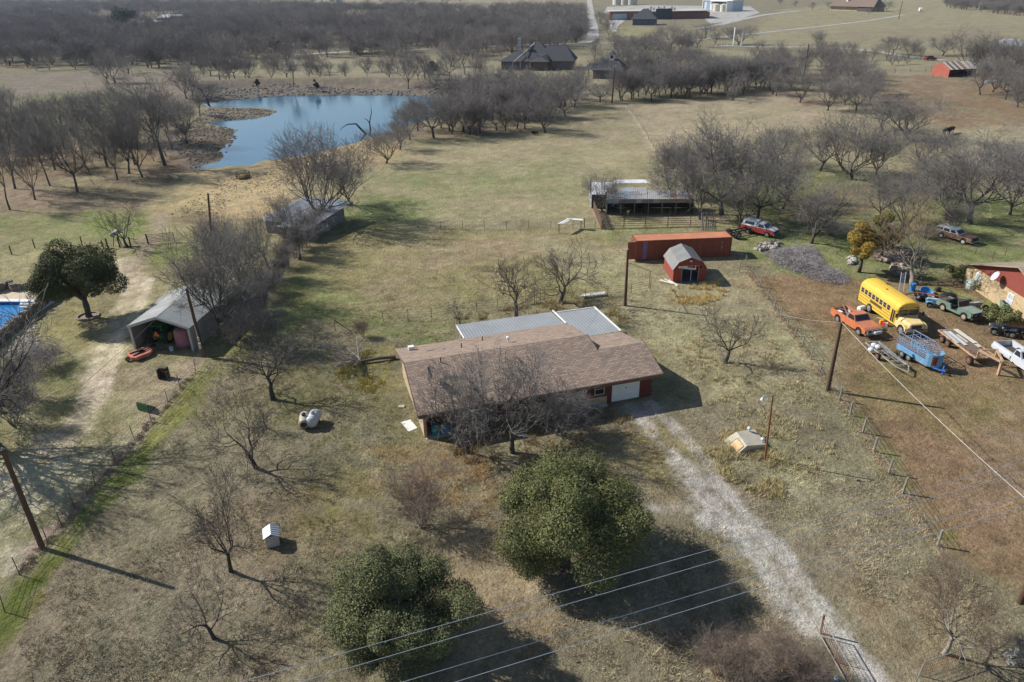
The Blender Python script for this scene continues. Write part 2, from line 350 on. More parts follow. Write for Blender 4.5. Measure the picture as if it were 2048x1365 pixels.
('l',[(1400,960),(1440,1000),(1490,1050),(1540,1110),(1590,1180),(1640,1240)],1.7,(152,144,130),.8,.55),
('l',[(1385,965),(1425,1010),(1470,1060),(1520,1125),(1568,1195),(1615,1255)],.62,(174,170,162),.92,.35),
('l',[(1430,965),(1470,1005),(1515,1055),(1565,1110),(1612,1175),(1660,1235)],.58,(172,168,160),.88,.45),
('l',[(1400,1010),(1450,1050),(1500,1080)],1.2,(176,172,164),.8,.5),
('l',[(1640,1240),(1690,1290),(1735,1345),(1760,1400)],.9,(180,176,168),.9,.4),
]
_pc=[]
for k,pts,s,c,o,br in PAINT:
    P=np.array([G(*q)[:2] for q in pts]); pad=s*(2 if k=='p' else 2.5)+3
    _pc.append((k,P,s,np.array(lin(c))*GK,o,br,P.min(0)-pad,P.max(0)+pad))
def paint(x,y):
    base=np.array(lin((132,124,94)))*GK
    out=np.empty(x.shape+(3,)); out[:]=base
    for i,(k,P,s,c,o,br,lo,hi) in enumerate(_pc):
        m=(x>lo[0])&(x<hi[0])&(y>lo[1])&(y<hi[1])
        if not m.any(): continue
        X=x[m];Y=y[m]; ws=max(1.2,s*1.6)
        n=fbm(X,Y,ws*1.2,40+i,3)-.5
        if k=='p': a=sst(s,-s,sdf_poly(X,Y,P)+n*s*3.2)
        else: a=sst(s*1.35,s*.55,sdf_line(X,Y,P)+n*s*1.3)
        a=a*o*(1-br*sst(.42,.62,fbm(X,Y,max(.9,s*.9),80+i,3)))
        a=np.clip(a+(fbm(X,Y,.9,7+i,3)-.5)*6*a*(1-a),0,1)
        out[m]=out[m]*(1-a[:,None])+c*a[:,None]
    # mottling: grass clumps, bare soil, greener tufts
    f=np.clip(140/(y+60),.15,1)
    n1=fbm(x,y,5,3)-.5; n2=fbm(x,y,1.3,5)-.5; n3=fbm(x,y,.6,9,2)-.5
    v=1+n1*.35+n2*.5*f+n3*.5*f
    out*=v[...,None]; g=(fbm(x,y,7,31)-.5)*.32
    out[...,0]*=1-g*.5; out[...,2]*=1-g*.7
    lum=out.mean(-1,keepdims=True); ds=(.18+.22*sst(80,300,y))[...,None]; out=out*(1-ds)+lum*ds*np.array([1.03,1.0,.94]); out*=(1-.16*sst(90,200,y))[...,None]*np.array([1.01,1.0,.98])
    return np.clip(out,.01,.8)
ys=[-60.]
while ys[-1]<4200:
    y=ys[-1]; ys.append(y+(2.0 if y<16 else .27 if y<80 else .27+(y-80)*.0125))
ys=np.array(ys); nc=820; us=np.linspace(-1,1,nc)
hw=np.maximum(58,1.05*(ys+25)); GX=us[None,:]*hw[:,None]; GY=np.repeat(ys[:,None],nc,1)
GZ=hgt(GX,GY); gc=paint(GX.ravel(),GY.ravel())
idx=np.arange(len(ys)*nc).reshape(len(ys),nc)
gf=np.stack([idx[:-1,:-1],idx[:-1,1:],idx[1:,1:],idx[1:,:-1]],-1).reshape(-1,4)
def groundmat():
    m=bpy.data.materials.new('pasture_ground'); m.use_nodes=True; t=m.node_tree; N=t.nodes; L=t.links; b=N['Principled BSDF']; b.inputs['Roughness'].default_value=1; b.inputs['Specular IOR Level'].default_value=.05
    at=N.new('ShaderNodeAttribute'); at.attribute_name='tint'; tc=N.new('ShaderNodeTexCoord'); cur=at.outputs['Color']
    for sc,a,st in ((2.6,.30,(1,1,1)),(9,.30,(1,1,1)),(.5,.14,(1,1,1))):
        n=N.new('ShaderNodeTexNoise'); n.inputs['Scale'].default_value=sc; n.inputs['Detail'].default_value=5; n.inputs['Roughness'].default_value=.7; L.new(tc.outputs['Object'],n.inputs['Vector'])
        r=N.new('ShaderNodeMapRange'); r.inputs[1].default_value=.3; r.inputs[2].default_value=.7; r.inputs[3].default_value=1-a; r.inputs[4].default_value=1+a; L.new(n.outputs[0],r.inputs[0])
        v=N.new('ShaderNodeVectorMath'); v.operation='SCALE'; L.new(cur,v.inputs[0]); L.new(r.outputs[0],v.inputs['Scale']); cur=v.outputs[0]
    L.new(cur,b.inputs['Base Color'])
    n=N.new('ShaderNodeTexNoise'); n.inputs['Scale'].default_value=3.2; n.inputs['Detail'].default_value=6; n.inputs['Roughness'].default_value=.72; L.new(tc.outputs['Object'],n.inputs['Vector'])
    bp=N.new('ShaderNodeBump'); bp.inputs['Strength'].default_value=1; bp.inputs['Distance'].default_value=.30; L.new(n.outputs[0],bp.inputs['Height']); L.new(bp.outputs[0],b.inputs['Normal'])
    return m
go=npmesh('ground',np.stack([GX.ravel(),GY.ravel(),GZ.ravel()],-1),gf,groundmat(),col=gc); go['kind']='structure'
go.data.polygons.foreach_set('use_smooth',np.ones(len(gf),bool))
# pond
def watermat(name,c,rough,bump,sc,spec=.5):
    m=bpy.data.materials.new(name); m.use_nodes=True; t=m.node_tree; N=t.nodes; L=t.links; b=N['Principled BSDF']; b.inputs['Base Color'].default_value=(*c,1); b.inputs['Roughness'].default_value=rough; b.inputs['Specular IOR Level'].default_value=spec
    tc=N.new('ShaderNodeTexCoord'); n=N.new('ShaderNodeTexNoise'); n.inputs['Scale'].default_value=sc; n.inputs['Detail'].default_value=3; L.new(tc.outputs['Object'],n.inputs['Vector'])
    bp=N.new('ShaderNodeBump'); bp.inputs['Strength'].default_value=1; bp.inputs['Distance'].default_value=bump; L.new(n.outputs[0],bp.inputs['Height']); L.new(bp.outputs[0],b.inputs['Normal']); return m
pb=MB(); c=POND[:,:2].mean(0); x0,y0=POND[:,:2].min(0)-9; x1,y1=POND[:,:2].max(0)+9
pb.poly([(x0,y0,WL),(x1,y0,WL),(x1,y1,WL),(x0,y1,WL)])
o=pb.build('pond_water',watermat('pond_water_surface',(.045,.115,.18),.06,.018,1.6,.7)); tag(o,kind='structure')
# roads
roadm=mat('pale_gravel_road',(.36,.35,.33),.95,0,.25,.4,c2=(.24,.215,.18),p2=.44,sc2=.12)
def ribbon(name,pts,wd,z,m):
    P=[G(a,b) for a,b in pts]; Q=[]
    for i in range(len(P)-1):
        for k in range(8): Q.append(P[i]+(P[i+1]-P[i])*k/8)
    Q.append(P[-1]); Q=np.array(Q); K=np.array([1,2,3,2,1.])/9
    for _ in range(2):
        Q2=Q.copy(); Q2[2:-2]=sum(Q[i:len(Q)-4+i]*K[i] for i in range(5)); Q=Q2
    b=MB(); L_=[];R_=[]
    for i in range(len(Q)):
        d=Q[min(i+1,len(Q)-1)]-Q[max(i-1,0)]; d/=np.linalg.norm(d)+1e-9; n=np.array([-d[1],d[0],0])*wd/2
        L_.append(Q[i]+n);R_.append(Q[i]-n)
    for q in L_+R_: q[2]=z+max(0,H1(q[0],q[1]))
    b.loft([L_,R_],False,False); o=b.build(name,m); return tag(o,kind='structure')
ribbon('gravel_road',[(1178,-10),(1181,30),(1187,60),(1186,78),(1160,90)],7,.1,roadm)
ribbon('gravel_road',[(560,112),(700,104),(800,101),(900,97),(985,93),(1100,90),(1160,88),(1280,86),(1340,82)],6,.11,mat('grey_gravel_road',(.30,.29,.275),.95,0,.3,.4))
ribbon('gravel_driveway',[(1330,86),(1400,80),(1500,69),(1620,56),(1740,42),(1810,30)],4.5,.12,roadm)
ribbon('gravel_driveway',[(1440,92),(1520,95),(1620,95),(1700,98),(1760,105),(1820,115),(1890,122)],5,.13,roadm)
ribbon('gravel_road',[(1395,58),(1430,52),(1490,38),(1530,30),(1600,22)],7,.12,roadm)
lot=MB(); lot.poly([G(a,b,.09) for a,b in [(1420,48),(1470,42),(1520,26),(1500,13),(1290,11),(1215,14),(1208,26),(1390,30),(1410,38)]]); tag(lot.build('gravel_lot',roadm),kind='structure')
lot=MB(); lot.poly([G(a,b,.09) for a,b in [(1218,40),(1250,41),(1238,52),(1232,64),(1222,64)]]); tag(lot.build('gravel_lot',roadm),kind='structure')
lot=MB(); lot.poly([G(a,b,.09) for a,b in [(560,10),(640,10),(620,16),(570,15)]]); tag(lot.build('gravel_lot',roadm),kind='structure')
# ================================================================ TREES
bark=mat('grey_bark',(.085,.075,.066),.95,0,.3,3,bump=.02,bs=14)
twig=mat('bare_twigs',(.19,.175,.165),.95,0,.3,.6)
twig_red=mat('reddish_twigs',(.20,.15,.13),.95,0,.25,.8)
twig_pale=mat('pale_twigs',(.30,.26,.20),.95,0,.25,1)
bark_pale=mat('pale_bark',(.28,.25,.21),.95,0,.3,2)
twig_tan=mat('tan_twigs',(.27,.20,.125),.95,0,.3,1)
def segmesh(segs,sides=3):
    """(p0,p1,r0,r1) segments -> tubes"""
    A=np.array([s[0] for s in segs],float);B=np.array([s[1] for s in segs],float);r0=np.array([s[2] for s in segs]);r1=np.array([s[3] for s in segs])
    d=B-A; d/=np.linalg.norm(d,axis=1)[:,None]+1e-9
    ref=np.where(np.abs(d[:,2:3])>.9,np.array([[1.,0,0]]),np.array([[0,0,1.]]))
    u=np.cross(d,ref); u/=np.linalg.norm(u,axis=1)[:,None]; v=np.cross(d,u); n=len(A)
    V=np.empty((n,2*sides,3))
    for j in range(sides):
        a=2*math.pi*j/sides; o=u*math.cos(a)+v*math.sin(a)
        V[:,j]=A+o*r0[:,None]; V[:,sides+j]=B+o*r1[:,None]
    b=np.arange(n)[:,None]*2*sides; F=[]
    for j in range(sides):
        k=(j+1)%sides; F.append(np.concatenate([b+j,b+k,b+sides+k,b+sides+j],1))
    return V.reshape(-1,3),np.concatenate(F,0)
def grow_tree(seed,h,spread,trunk_h,levels,kids,r0,wander=.25,up=.12,droop=0,stems=1,twist=.12,lenf=.72,tw=.012):
    rg=rnd(seed); T=[];K=[]
    def rv(): return Vector((rg.gauss(0,1),rg.gauss(0,1),rg.gauss(0,1)))
    def limb(p,d,L,r,lv):
        n=4 if lv<=1 else 3 if lv==2 else 2
        pts=[p]; rr=[r]; 
        for i in range(n):
            g=up if lv<levels-1 else up*.4-droop
            d=(d+rv()*wander*(.6 if lv==0 else 1)*.6+Vector((0,0,g))).normalized()
            q=p+d*(L/n); r2=max(tw*.6,r*(1-.5*(i+1)/n)); S=(T if lv==0 else K); S.append((p,q,rr[-1],r2)); p=q; pts.append(p); rr.append(r2)
        if lv>=levels: return
        nk=kids[min(lv,len(kids)-1)]
        for k in range(nk):
            t=(.35+.65*(k+rg.random())/nk) if lv>0 else (.8+.2*rg.random() if k<nk*.7 else .5+.4*rg.random())
            f=min(t*n,n-1e-3); i=int(f); q=pts[i].lerp(pts[i+1],f-i); rq=rr[i]*(1-(f-i))+rr[i+1]*(f-i)
            ax=rv(); dd=(pts[i+1]-pts[i]).normalized(); ax=(ax-dd*ax.dot(dd)).normalized()
            sp=(spread if lv==0 else .75+.4*rg.random())
            nd=(dd*1.0+ax*sp*(.7+.6*rg.random())).normalized()
            if lv==0:
                a=2*math.pi*(k+rg.random()*.6)/nk; s_=spread*(.55+.75*rg.random()); nd=Vector((math.cos(a)*s_,math.sin(a)*s_,1)).normalized()
            limb(q,nd,(L if lv>0 else (h-trunk_h)*.85)*lenf*(.7+.5*rg.random()),max(tw,rq*(.68 if lv else .62)),lv+1)
        # leader
        if lv>0: limb(pts[-1],(d+rv()*.3).normalized(),L*lenf*.9,max(tw,rr[-1]*.9),lv+1)
    for s in range(stems):
        a=2*math.pi*s/max(1,stems)+rg.random()*.7; o=Vector((math.cos(a),math.sin(a),0))*(r0*1.5 if stems>1 else 0)
        d=Vector((math.cos(a)*(.42 if stems>1 else twist*.3),math.sin(a)*(.42 if stems>1 else twist*.3),1)).normalized()
        limb(o+Vector((0,0,-.15)),d,trunk_h,r0,0)
    return T,K
PROTO={}
def proto(key,mats=(bark,twig),tsides=7,**k):
    T,K=grow_tree(**k); v,f=segmesh(T,tsides); cv,cfc=segmesh(K,3)
    allv=np.concatenate([v,cv]); top=np.percentile(cv[:,2],99.7); wd=np.percentile(np.hypot(cv[:,0],cv[:,1]),97)*2
    rr_=np.array([q[2] for q in K]); big=np.tile((rr_>k.get('tw',.01)*1.9).astype(np.int32),3)
    PROTO[key]=dict(big=big,v=v,f=f,cv=cv,cf=cfc,top=top,wd=wd,mats=mats,meshes=None,K=K,T=T)
# spreading, round-headed pasture trees
for i in range(4): proto('spread%d'%i,seed=11+i,h=9,spread=(1.15,.75,1.0,.65)[i],trunk_h=(1.9,1.1,2.5,1.5)[i],levels=5,kids=(7,4,4,3,2),r0=.30,wander=.38,up=(.09,.16,.10,.20)[i],lenf=.69,tw=.017)
# tall creek-side trees
for i in range(3): proto('tall%d'%i,seed=41+i,h=13,spread=.55,trunk_h=4.6,levels=5,kids=(6,4,3,3,2),r0=.26,wander=.32,up=.14,lenf=.64,tw=.018)
# crooked yard trees, thin crowns
for i in range(4): proto('crooked%d'%i,seed=61+i,h=5,spread=1.1,trunk_h=1.5,levels=5,kids=(5,3,3,2,2),r0=.24,wander=.46,up=.12,lenf=.72,tw=.016,twist=.15)
# multi-stem shrubs
for i in range(2): proto('shrub%d'%i,mats=(twig,twig_red if i else twig),seed=81+i,h=3.2,spread=.6,trunk_h=.5,levels=4,kids=(3,4,4,4),r0=.05,stems=7,wander=.3,up=.14,lenf=.66,tw=.006,tsides=4)
# drooping, very dense limbs beside the house
proto('droop',seed=92,h=6.5,spread=1.15,trunk_h=1.8,levels=5,kids=(8,4,3,3,2),r0=.22,wander=.38,up=.12,droop=.03,lenf=.68,tw=.014)
proto('big',seed=95,h=11,spread=.95,trunk_h=2.4,levels=5,kids=(7,4,4,3,3),r0=.8,wander=.36,up=.1,lenf=.70,tw=.028)
proto('pale',mats=(bark_pale,twig_pale),seed=97,h=8,spread=.45,trunk_h=1.8,levels=4,kids=(5,4,4,4),r0=.24,wander=.3,up=.25,lenf=.66,tw=.012)
# light copies for distance
for i in range(3): proto('far%d'%i,seed=111+i,h=9,spread=1.05,trunk_h=1.8,levels=4,kids=(6,4,4,3),r0=.3,wander=.25,up=.14,lenf=.68,tw=.028,tsides=4)
for i in range(2): proto('wood%d'%i,seed=131+i,h=9,spread=.95,trunk_h=2.0,levels=3,kids=(6,4,4),r0=.3,wander=.25,up=.14,lenf=.72,tw=.05,tsides=3)
def tree_at(loc,key,h,wd,label,cat='tree',group=None,rz=None,name='bare_tree',lean=(0,0),mats=None):
    p=PROTO[key]
    mk=mats or p['mats']
    if p['meshes'] is None: p['meshes']={}
    if mk not in p['meshes']:
        t=npmesh('trunk',p['v'],p['f'],mk[0]); c=npmesh('crown',p['cv'],p['cf'],[mk[1],mk[0]]); c.data.polygons.foreach_set('material_index',p['big']); p['meshes'][mk]=(t.data,c.data)
        bpy.data.objects.remove(t); bpy.data.objects.remove(c)
    r=thing(name,label,cat,loc,rz if rz is not None else (abs(float(loc[0])*37.7+float(loc[1])*13.3)%6.28),group)
    r.rotation_euler=(lean[0],lean[1],r.rotation_euler[2]); s=wd/p['wd']; r.scale=(s,s,h/p['top'])
    for n,m in zip(('trunk','crown'),p['meshes'][mk]):
        o=bpy.data.objects.new(n,m); C.objects.link(o); o.parent=r
    return r
def hpx(p,ty):
    lo,hi=0.,40.
    for _ in range(40):
        m=(lo+hi)/2
        if proj((p[0],p[1],p[2]+m))[1]>ty: lo=m
        else: hi=m
    return lo
def tree(px,py,ty,wpx,key,label,**k):
    p=GG(px,py); h=hpx(p,ty); wd=wpx*depth(p+[0,0,h*.6])/CF
    return tree_at(p,key,h,wd,label,**k)
ORD='first second third fourth fifth sixth seventh eighth ninth tenth eleventh twelfth thirteenth fourteenth fifteenth sixteenth seventeenth eighteenth nineteenth twentieth twenty-first twenty-second twenty-third twenty-fourth twenty-fifth twenty-sixth twenty-seventh twenty-eighth twenty-ninth thirtieth'.split()
def ranked(L,fmt):
    xs=sorted(q[0] for q in L); return [fmt%ORD[min(29,xs.index(q[0]))] if xs.index(q[0])>0 else fmt.replace('%s from the left','leftmost') for q in L]
def TR(*rows,**k):
    for r in rows: tree(*r,**k)
TR((430,1278,1148,165,'crooked2','small crooked bare tree with a pale scar, nearest the bottom of the yard'),
(461,1142,955,165,'crooked1','bare tree with a thick short trunk beside the little white pump house'),
(513,936,775,170,'crooked2','sprawling bare tree in the left yard below the two gas tanks'),
(547,799,672,165,'crooked3','bare tree behind and left of the two gas tanks'),
(534,858,790,60,'crooked0','small thin bare tree just left of the gas tanks'),
(1449,727,618,150,'crooked1','lone crooked bare tree between the house and the wire fence'),
(1120,606,468,170,'crooked2','taller bare tree with a broken low limb behind the patio roof'),
(1032,636,515,125,'crooked3','bare tree with long upright limbs just behind the patio roof'),
(921,650,592,50,'crooked0','thin sapling at the left end of the patio roof'),
(1185,650,590,60,'crooked3','scrubby leaning sapling behind the patio corner'),
(255,494,408,100,'crooked1','spreading bare tree growing in the fence beside the grey barrel feeder'),
name='bare_tree',mats=(mat('dark_bark',(.06,.053,.047),.95,0,.3,3),mat('dark_twigs',(.12,.105,.095),.95,0,.3,1)))
TR((937,906,722,215,'droop','bare tree with tangled limbs in front of the porch end of the house'),
(1025,906,705,250,'droop','larger tangled bare tree covering the middle of the house front'))
tree(1120,868,765,170,'shrub0','pale leafless shrub with arching limbs along the house front wall',cat='shrub',name='shrub')
tree(845,1052,938,165,'shrub1','wide reddish leafless shrub between the two big live oaks',cat='shrub',name='shrub')
tree(725,674,634,44,'shrub1','small round rusty-red bush by the wooden fence post',cat='bush',name='bush')
tree(1160,868,820,60,'shrub1','small reddish bush at the edge of the house shade',cat='bush',name='bush')
# far left foreground giant that throws the branching shadow
tree(-14,893,590,400,'big','large bare tree at the left picture edge, its crown over the drive')
tree(2040,1330,1270,90,'shrub0','bare dark brush at the lower right corner around the urn',cat='brush',name='brush')
tree(60,800,700,120,'shrub0','tangle of bare brush on the rock bed below the pool wall',cat='brush',name='brush',rz=.5)
tree(30,850,740,150,'shrub0','thick bare brush at the left edge above the shadowed drive',cat='brush',name='brush')
tree(90,735,690,110,'shrub0','low brush on the pale stone bed beside the lawn',cat='brush',name='brush')
# bottom right
tree(1888,1308,1130,235,'spread2','bushy bare tree with fine tan twigs at the lower right corner',mats=(bark_pale,mat('fine_brown_twigs',(.20,.15,.11),.95,0,.3,1)))
for i,(x,y,t,wd) in enumerate([(1430,1345,1268,120),(1500,1365,1280,130),(1560,1340,1262,120),(1620,1375,1310,110)]):
    tree(x,y,t,wd,'shrub1','low grey-brown brush left of the metal gate, %s from the left'%ORD[i if i<2 else i],cat='brush',name='brush',group='low brush beside the gate',mats=(twig_tan,mat('brown_twigs',(.21,.165,.135),.95,0,.3,1)))
# around the pole barn
TR((452,672,445,235,'spread0','big bare tree leaning over the metal pole barn'),
(415,660,500,120,'tall0','slim bare tree against the side wall of the pole barn'),
(505,610,455,130,'spread1','bare tree right of the tan-roofed shed'),
(541,552,408,120,'tall1','bare tree at the field fence corner above the barn'),
(480,560,430,120,'spread3','bare tree behind the tan-roofed shed'),
(440,545,420,130,'spread2','bare tree beside the leaning pole behind the shed'),
(530,700,600,110,'shrub0','scrubby tree in the shade right of the pole barn'),
(600,520,440,100,'tall2','thin bare tree in the fence row under the silver-roofed shed'),
(655,452,262,210,'spread1','tall broad bare tree at the corner of the silver-roofed shed'),
(618,430,250,150,'tall2','upright bare tree rising behind the silver-roofed shed'),
(700,410,300,140,'spread3','bare tree on the pasture side of the silver-roofed shed'),
(590,500,400,110,'spread2','bare tree in front of the silver-roofed shed'),
(570,470,380,90,'tall0','slim bare tree at the front left of the silver-roofed shed'),
(490,640,520,130,'spread3','bushy bare tree against the right side of the pole barn'),
(430,620,520,100,'tall2','upright bare tree between barn and tan-roofed shed'))
# brushy fence row
for i,(x,y) in enumerate([(560,560),(545,585),(530,600),(520,625),(505,650),(480,675),(470,690),(575,535),(590,515),(610,495),(625,475),(645,460)]):
    tree(x,y,y-55,75,'shrub0','bare grey scrub of the pasture fence row, %s from the top'%ORD[sorted([560,585,600,625,650,675,690,535,515,495,475,460]).index(y)],cat='brush',name='brush',group='scrub along the pasture fence row')
# right hand side
TR((1443,430,232,250,'spread0','very broad bare tree behind the orange container'),
(1385,400,262,170,'spread1','bare tree over the middle of the long rusty shed'),
(1505,400,250,190,'spread2','bare tree behind and right of the long rusty shed'),
(1478,456,330,150,'spread3','bare tree beside the leaning boards behind the container'),
(1345,420,330,100,'spread2','short bare tree in front of the rusty shed opening'),
(1205,425,348,100,'spread1','bare tree at the left end of the rusty shed'),
(1622,487,335,180,'spread3','forked bare tree standing at the edge of the bramble thicket'),
(1801,462,345,135,'spread1','bare tree with a bent dark trunk behind the yellow-leaved tree'),
(1940,448,262,260,'spread2','wide bare tree behind the rusted station wagon'),
(2020,430,300,150,'spread0','bare tree at the right edge behind the station wagon'),
(1703,360,232,215,'spread1','broad bare tree in the right pasture with pale limbs'),
(1640,342,240,130,'spread0','bare tree left of the pale-limbed one in the right pasture'),
(1815,280,180,190,'spread3','vase-shaped bare tree near the black animals'),
(1870,400,300,170,'spread1','bare tree with low limbs between the bent trunk and the station wagon'),
(1990,350,270,140,'spread2','bare tree in the pale field at the far right edge'),
(1690,210,150,110,'spread3','bare tree on the far bank where the dry grass track ends'),
(1712,222,165,90,'spread2','smaller bare tree at the end of the dry grass track'),
(1645,184,140,90,'spread0','bare tree beside the far leaning utility pole'),
(1091,266,185,120,'spread0','round-headed bare tree with its own shadow in the middle pasture'),
(773,327,250,110,'spread1','bushy bare tree at the corner of the pond bank'),
(868,277,180,120,'spread2','bare tree with a forked trunk beside the pond grass'),
(940,270,170,110,'spread3','bare tree on the pond bank right of the forked one'),
(1030,235,190,120,'spread1','dense bare tree at the right of the pond bank'),
(985,240,170,110,'tall0','bare tree behind the pond bank in front of the dark-roofed house'),
(1200,205,160,80,'spread2','bare tree beside the utility pole by the pavilion'),
(1885,112,68,75,'spread0','round bare tree above the red barn'),
(1817,117,75,50,'spread1','small bare tree beside the curve of the far driveway'),
(1785,110,68,60,'spread2','bare tree left of the curve of the far driveway'),
(1634,92,58,45,'spread3','dark round bare tree on the hill by the white driveway'),
(1476,90,50,80,'spread1','bare tree beside the white gateway'),
(1340,108,42,110,'tall1','tall bare tree in front of the long flat-roofed building'),
(1945,150,55,120,'spread3','big bare tree behind the red barn'),
(2010,170,70,110,'spread1','bare tree right of the red barn'),
(1410,78,45,70,'tall2','slim bare tree near the end of the flat-roofed building'))
TR((1400,440,300,135,'spread3','bare tree between the corral fence and the broad tree'),
(1340,392,272,115,'spread1','bare tree just behind the rusty shed, right of its middle'),
(1512,448,290,165,'spread2','bare tree behind the red pickup with the camper shell'),
(1565,418,300,125,'spread0','bare tree left of the forked thicket tree'),
(1752,350,250,120,'spread3','bare tree right of the pale-limbed pasture tree'),
(1850,335,255,125,'spread1','bare tree on the green strip in the right pasture'),
(1890,440,300,150,'spread3','bare tree left of the wide tree behind the station wagon'),
(2035,385,280,140,'spread1','bare tree cut by the right edge above the stone house'),
(1760,440,335,110,'spread0','bare tree above the olive green tree'),
(1600,205,140,90,'spread1','bare tree below the far leaning pole'),
(1655,222,150,95,'spread3','bare tree halfway along the dry grass track'),
(1765,262,190,105,'spread0','bare tree left of the vase-shaped one'),
(1555,330,240,110,'spread2','bare tree beside the small puddle in the right pasture'))
# creek woods on the left, pond rim and tree belts: individual trees
BANK='bare grey trees of the woods left of the pond'
BK=[(30,378,175,110),(100,372,200,110),(155,385,210,120),(215,335,175,120),(258,348,200,110),(330,332,140,170),(375,288,188,90),(60,330,180,110),(5,300,160,100),(130,300,180,110),(190,290,175,100),(250,285,170,100),(285,355,200,100),(345,300,170,90),(310,290,170,100),(20,420,260,90),(70,400,250,90),(270,330,230,90),(235,360,230,80),(180,350,230,90),(110,340,210,90),(400,232,180,60),(420,213,160,70)]
BL=ranked(BK,'bare grey tree in the left-bank woods, its trunk foot %s from the left')
for i,(x,y,t,wd) in enumerate(BK):
    tree(x,y,t,wd,'tall%d'%(i%3) if i%2 else 'spread%d'%(i%4),BL[i],group=BANK)
BK=[(586,165,112),(545,160,110),(620,160,115),(660,160,118),(690,160,120),(640,158,125),(735,160,125),(780,160,110),(815,165,95),(850,160,100),(900,160,95),(955,165,95),(930,150,85),(500,160,110),(470,158,105),(440,160,100),(1000,180,130),(870,190,120)]
BL=ranked(BK,'bare tree on the far pond dam, %s from the left')
for i,(x,y,t) in enumerate(BK):
    tree(x,y,t,(y-t)*.9,'spread%d'%(i%4) if i%3 else 'tall%d'%(i%3),BL[i],group='bare trees on the pond dam')
BK=[(800,300,225),(820,280,200),(835,262,190),(905,262,185),(960,250,175),(1010,262,200),(1050,240,185),(1000,215,165),(1060,215,165),(1110,225,180),(1140,205,165)]
BK=[(q[0]+i*.1,)+q[1:] for i,q in enumerate(BK)]
BL=ranked(BK,'bare tree between pond and middle pasture, %s from the left')
for i,(x,y,t) in enumerate(BK):
    tree(x,y,t,(y-t)*1.1,'spread%d'%(i%4),BL[i],group='bare trees right of the pond')
for i in range(30):
    x=1238+i*10.4+rnd(i).uniform(-5,5); y=204-i*.9+rnd(i+9).uniform(-10,5); t=y-rnd(i+5).uniform(50,80)
    tree(x,y,t,(y-t)*1.05,'spread%d'%(i%4),('bare tree in the long belt behind the middle pasture, %s from the left'%ORD[i]) if i else 'leftmost bare tree of the long belt behind the middle pasture',group='tree belt behind the middle pasture')
for i,(x,y) in enumerate([(1560,150),(1580,180),(1590,160),(1610,140),(1660,160),(1700,180),(1728,195),(1740,205),(1710,160),(1680,150),(1745,190),(1545,165)]):
    tree(x,y,y-60,66,'spread%d'%(i%4),'bare tree by the far leaning pole, %s from the top left'%ORD[i],group='thicket at the far leaning pole')
for i in range(26):
    r=rnd(i+77); x=1500+i*15+r.uniform(-6,6); y=112+r.uniform(-5,22)
    tree(x if x<1850 else x-300,y,y-r.uniform(18,34),28,'far%d'%(i%3),'small bare tree below the curving far driveway, number %s counted from its left'%ORD[i],group='small trees below the far driveway')
for i,(x,y) in enumerate([(1960,190),(1985,185),(2010,200),(2035,215),(2048,200),(1975,150),(2030,140),(2048,170),(2060,230)]):
    tree(x,y,y-75,85,'spread%d'%(i%4),'bare tree of the dark clump right of the red barn, %s from the barn'%ORD[i],group='clump right of the red barn')
for i in range(16):
    r=rnd(i+177); x=1190+r.uniform(0,130); y=130+r.uniform(-20,40)
    tree(x+15,y,y-r.uniform(40,55),55,'far%d'%(i%3),'bare tree behind the cupola pavilion, %s of that clump'%ORD[i],group='trees behind the pavilion')
for i,(x,y,t) in enumerate([(1624,20,2),(1658,18,3),(1772,24,0),(1590,14,0),(1560,10,-4),(1738,30,14)]):
    tree(x,y,t,(y-t)*1.3,'far%d'%(i%3),'bare garden tree of the hilltop ranch house, %s in the row'%ORD[i],group='garden trees of the hilltop house')
for i,(x,y,t) in enumerate([(1215,60,25),(1200,48,20),(1218,75,40),(1190,120,85),(1230,100,62),(1262,105,70),(1290,100,70),(1320,85,55),(1375,100,60),(1395,95,55),(1430,90,60)]):
    tree(x,y,t,(y-t)*1.2,'far%d'%(i%3),'bare tree between white road and cottage, %s from the top left'%ORD[i],group='trees beside the white road')
# far wood: one mass beyond counting
def inpoly(x,y,P): return sdf_poly(np.array(x),np.array(y),P)<0
def scatter(poly,space,seed,jit=.5):
    P=np.array([G(a,b)[:2] for a,b in poly]); lo=P.min(0);hi=P.max(0); rg=np.random.RandomState(seed)
    xs,yy=np.meshgrid(np.arange(lo[0],hi[0],space),np.arange(lo[1],hi[1],space)); xs=xs.ravel()+rg.uniform(-jit,jit,xs.size)*space; yy=yy.ravel()+rg.uniform(-jit,jit,yy.size)*space
    m=(sdf_poly(xs,yy,P)<0)&(np.abs(xs)<.85*(yy+30))&(yy>0)&(yy<1700); return xs[m],yy[m]
def woodland(name,pts,keys,mats,hr,label,seed,wr=(.9,1.25),sub=1):
    rg=np.random.RandomState(seed); VV=[];FF=[];n=0; MI=[]
    for i,(x,y) in enumerate(zip(*pts)):
        p=PROTO[keys[i%len(keys)]]; h=rg.uniform(*hr); s=h/p['top']; ws=s*rg.uniform(*wr)*1.1; a=rg.uniform(0,6.28); c_,s_=math.cos(a),math.sin(a)
        for v,f,mi in ((p['v'],p['f'],0),(p['cv'],p['cf'],1)):
            q=np.empty_like(v); q[:,0]=(v[:,0]*c_-v[:,1]*s_)*ws+x; q[:,1]=(v[:,0]*s_+v[:,1]*c_)*ws+y; q[:,2]=v[:,2]*s
            VV.append(q.astype(np.float32)); FF.append((f+n).astype(np.int32)); n+=len(v); MI.append(np.full(len(f),mi,np.int32))
    o=npmesh(name,np.concatenate(VV),np.concatenate(FF),list(mats)); o.data.polygons.foreach_set('material_index',np.concatenate(MI)); tag(o,label,'woods',kind='stuff'); return o
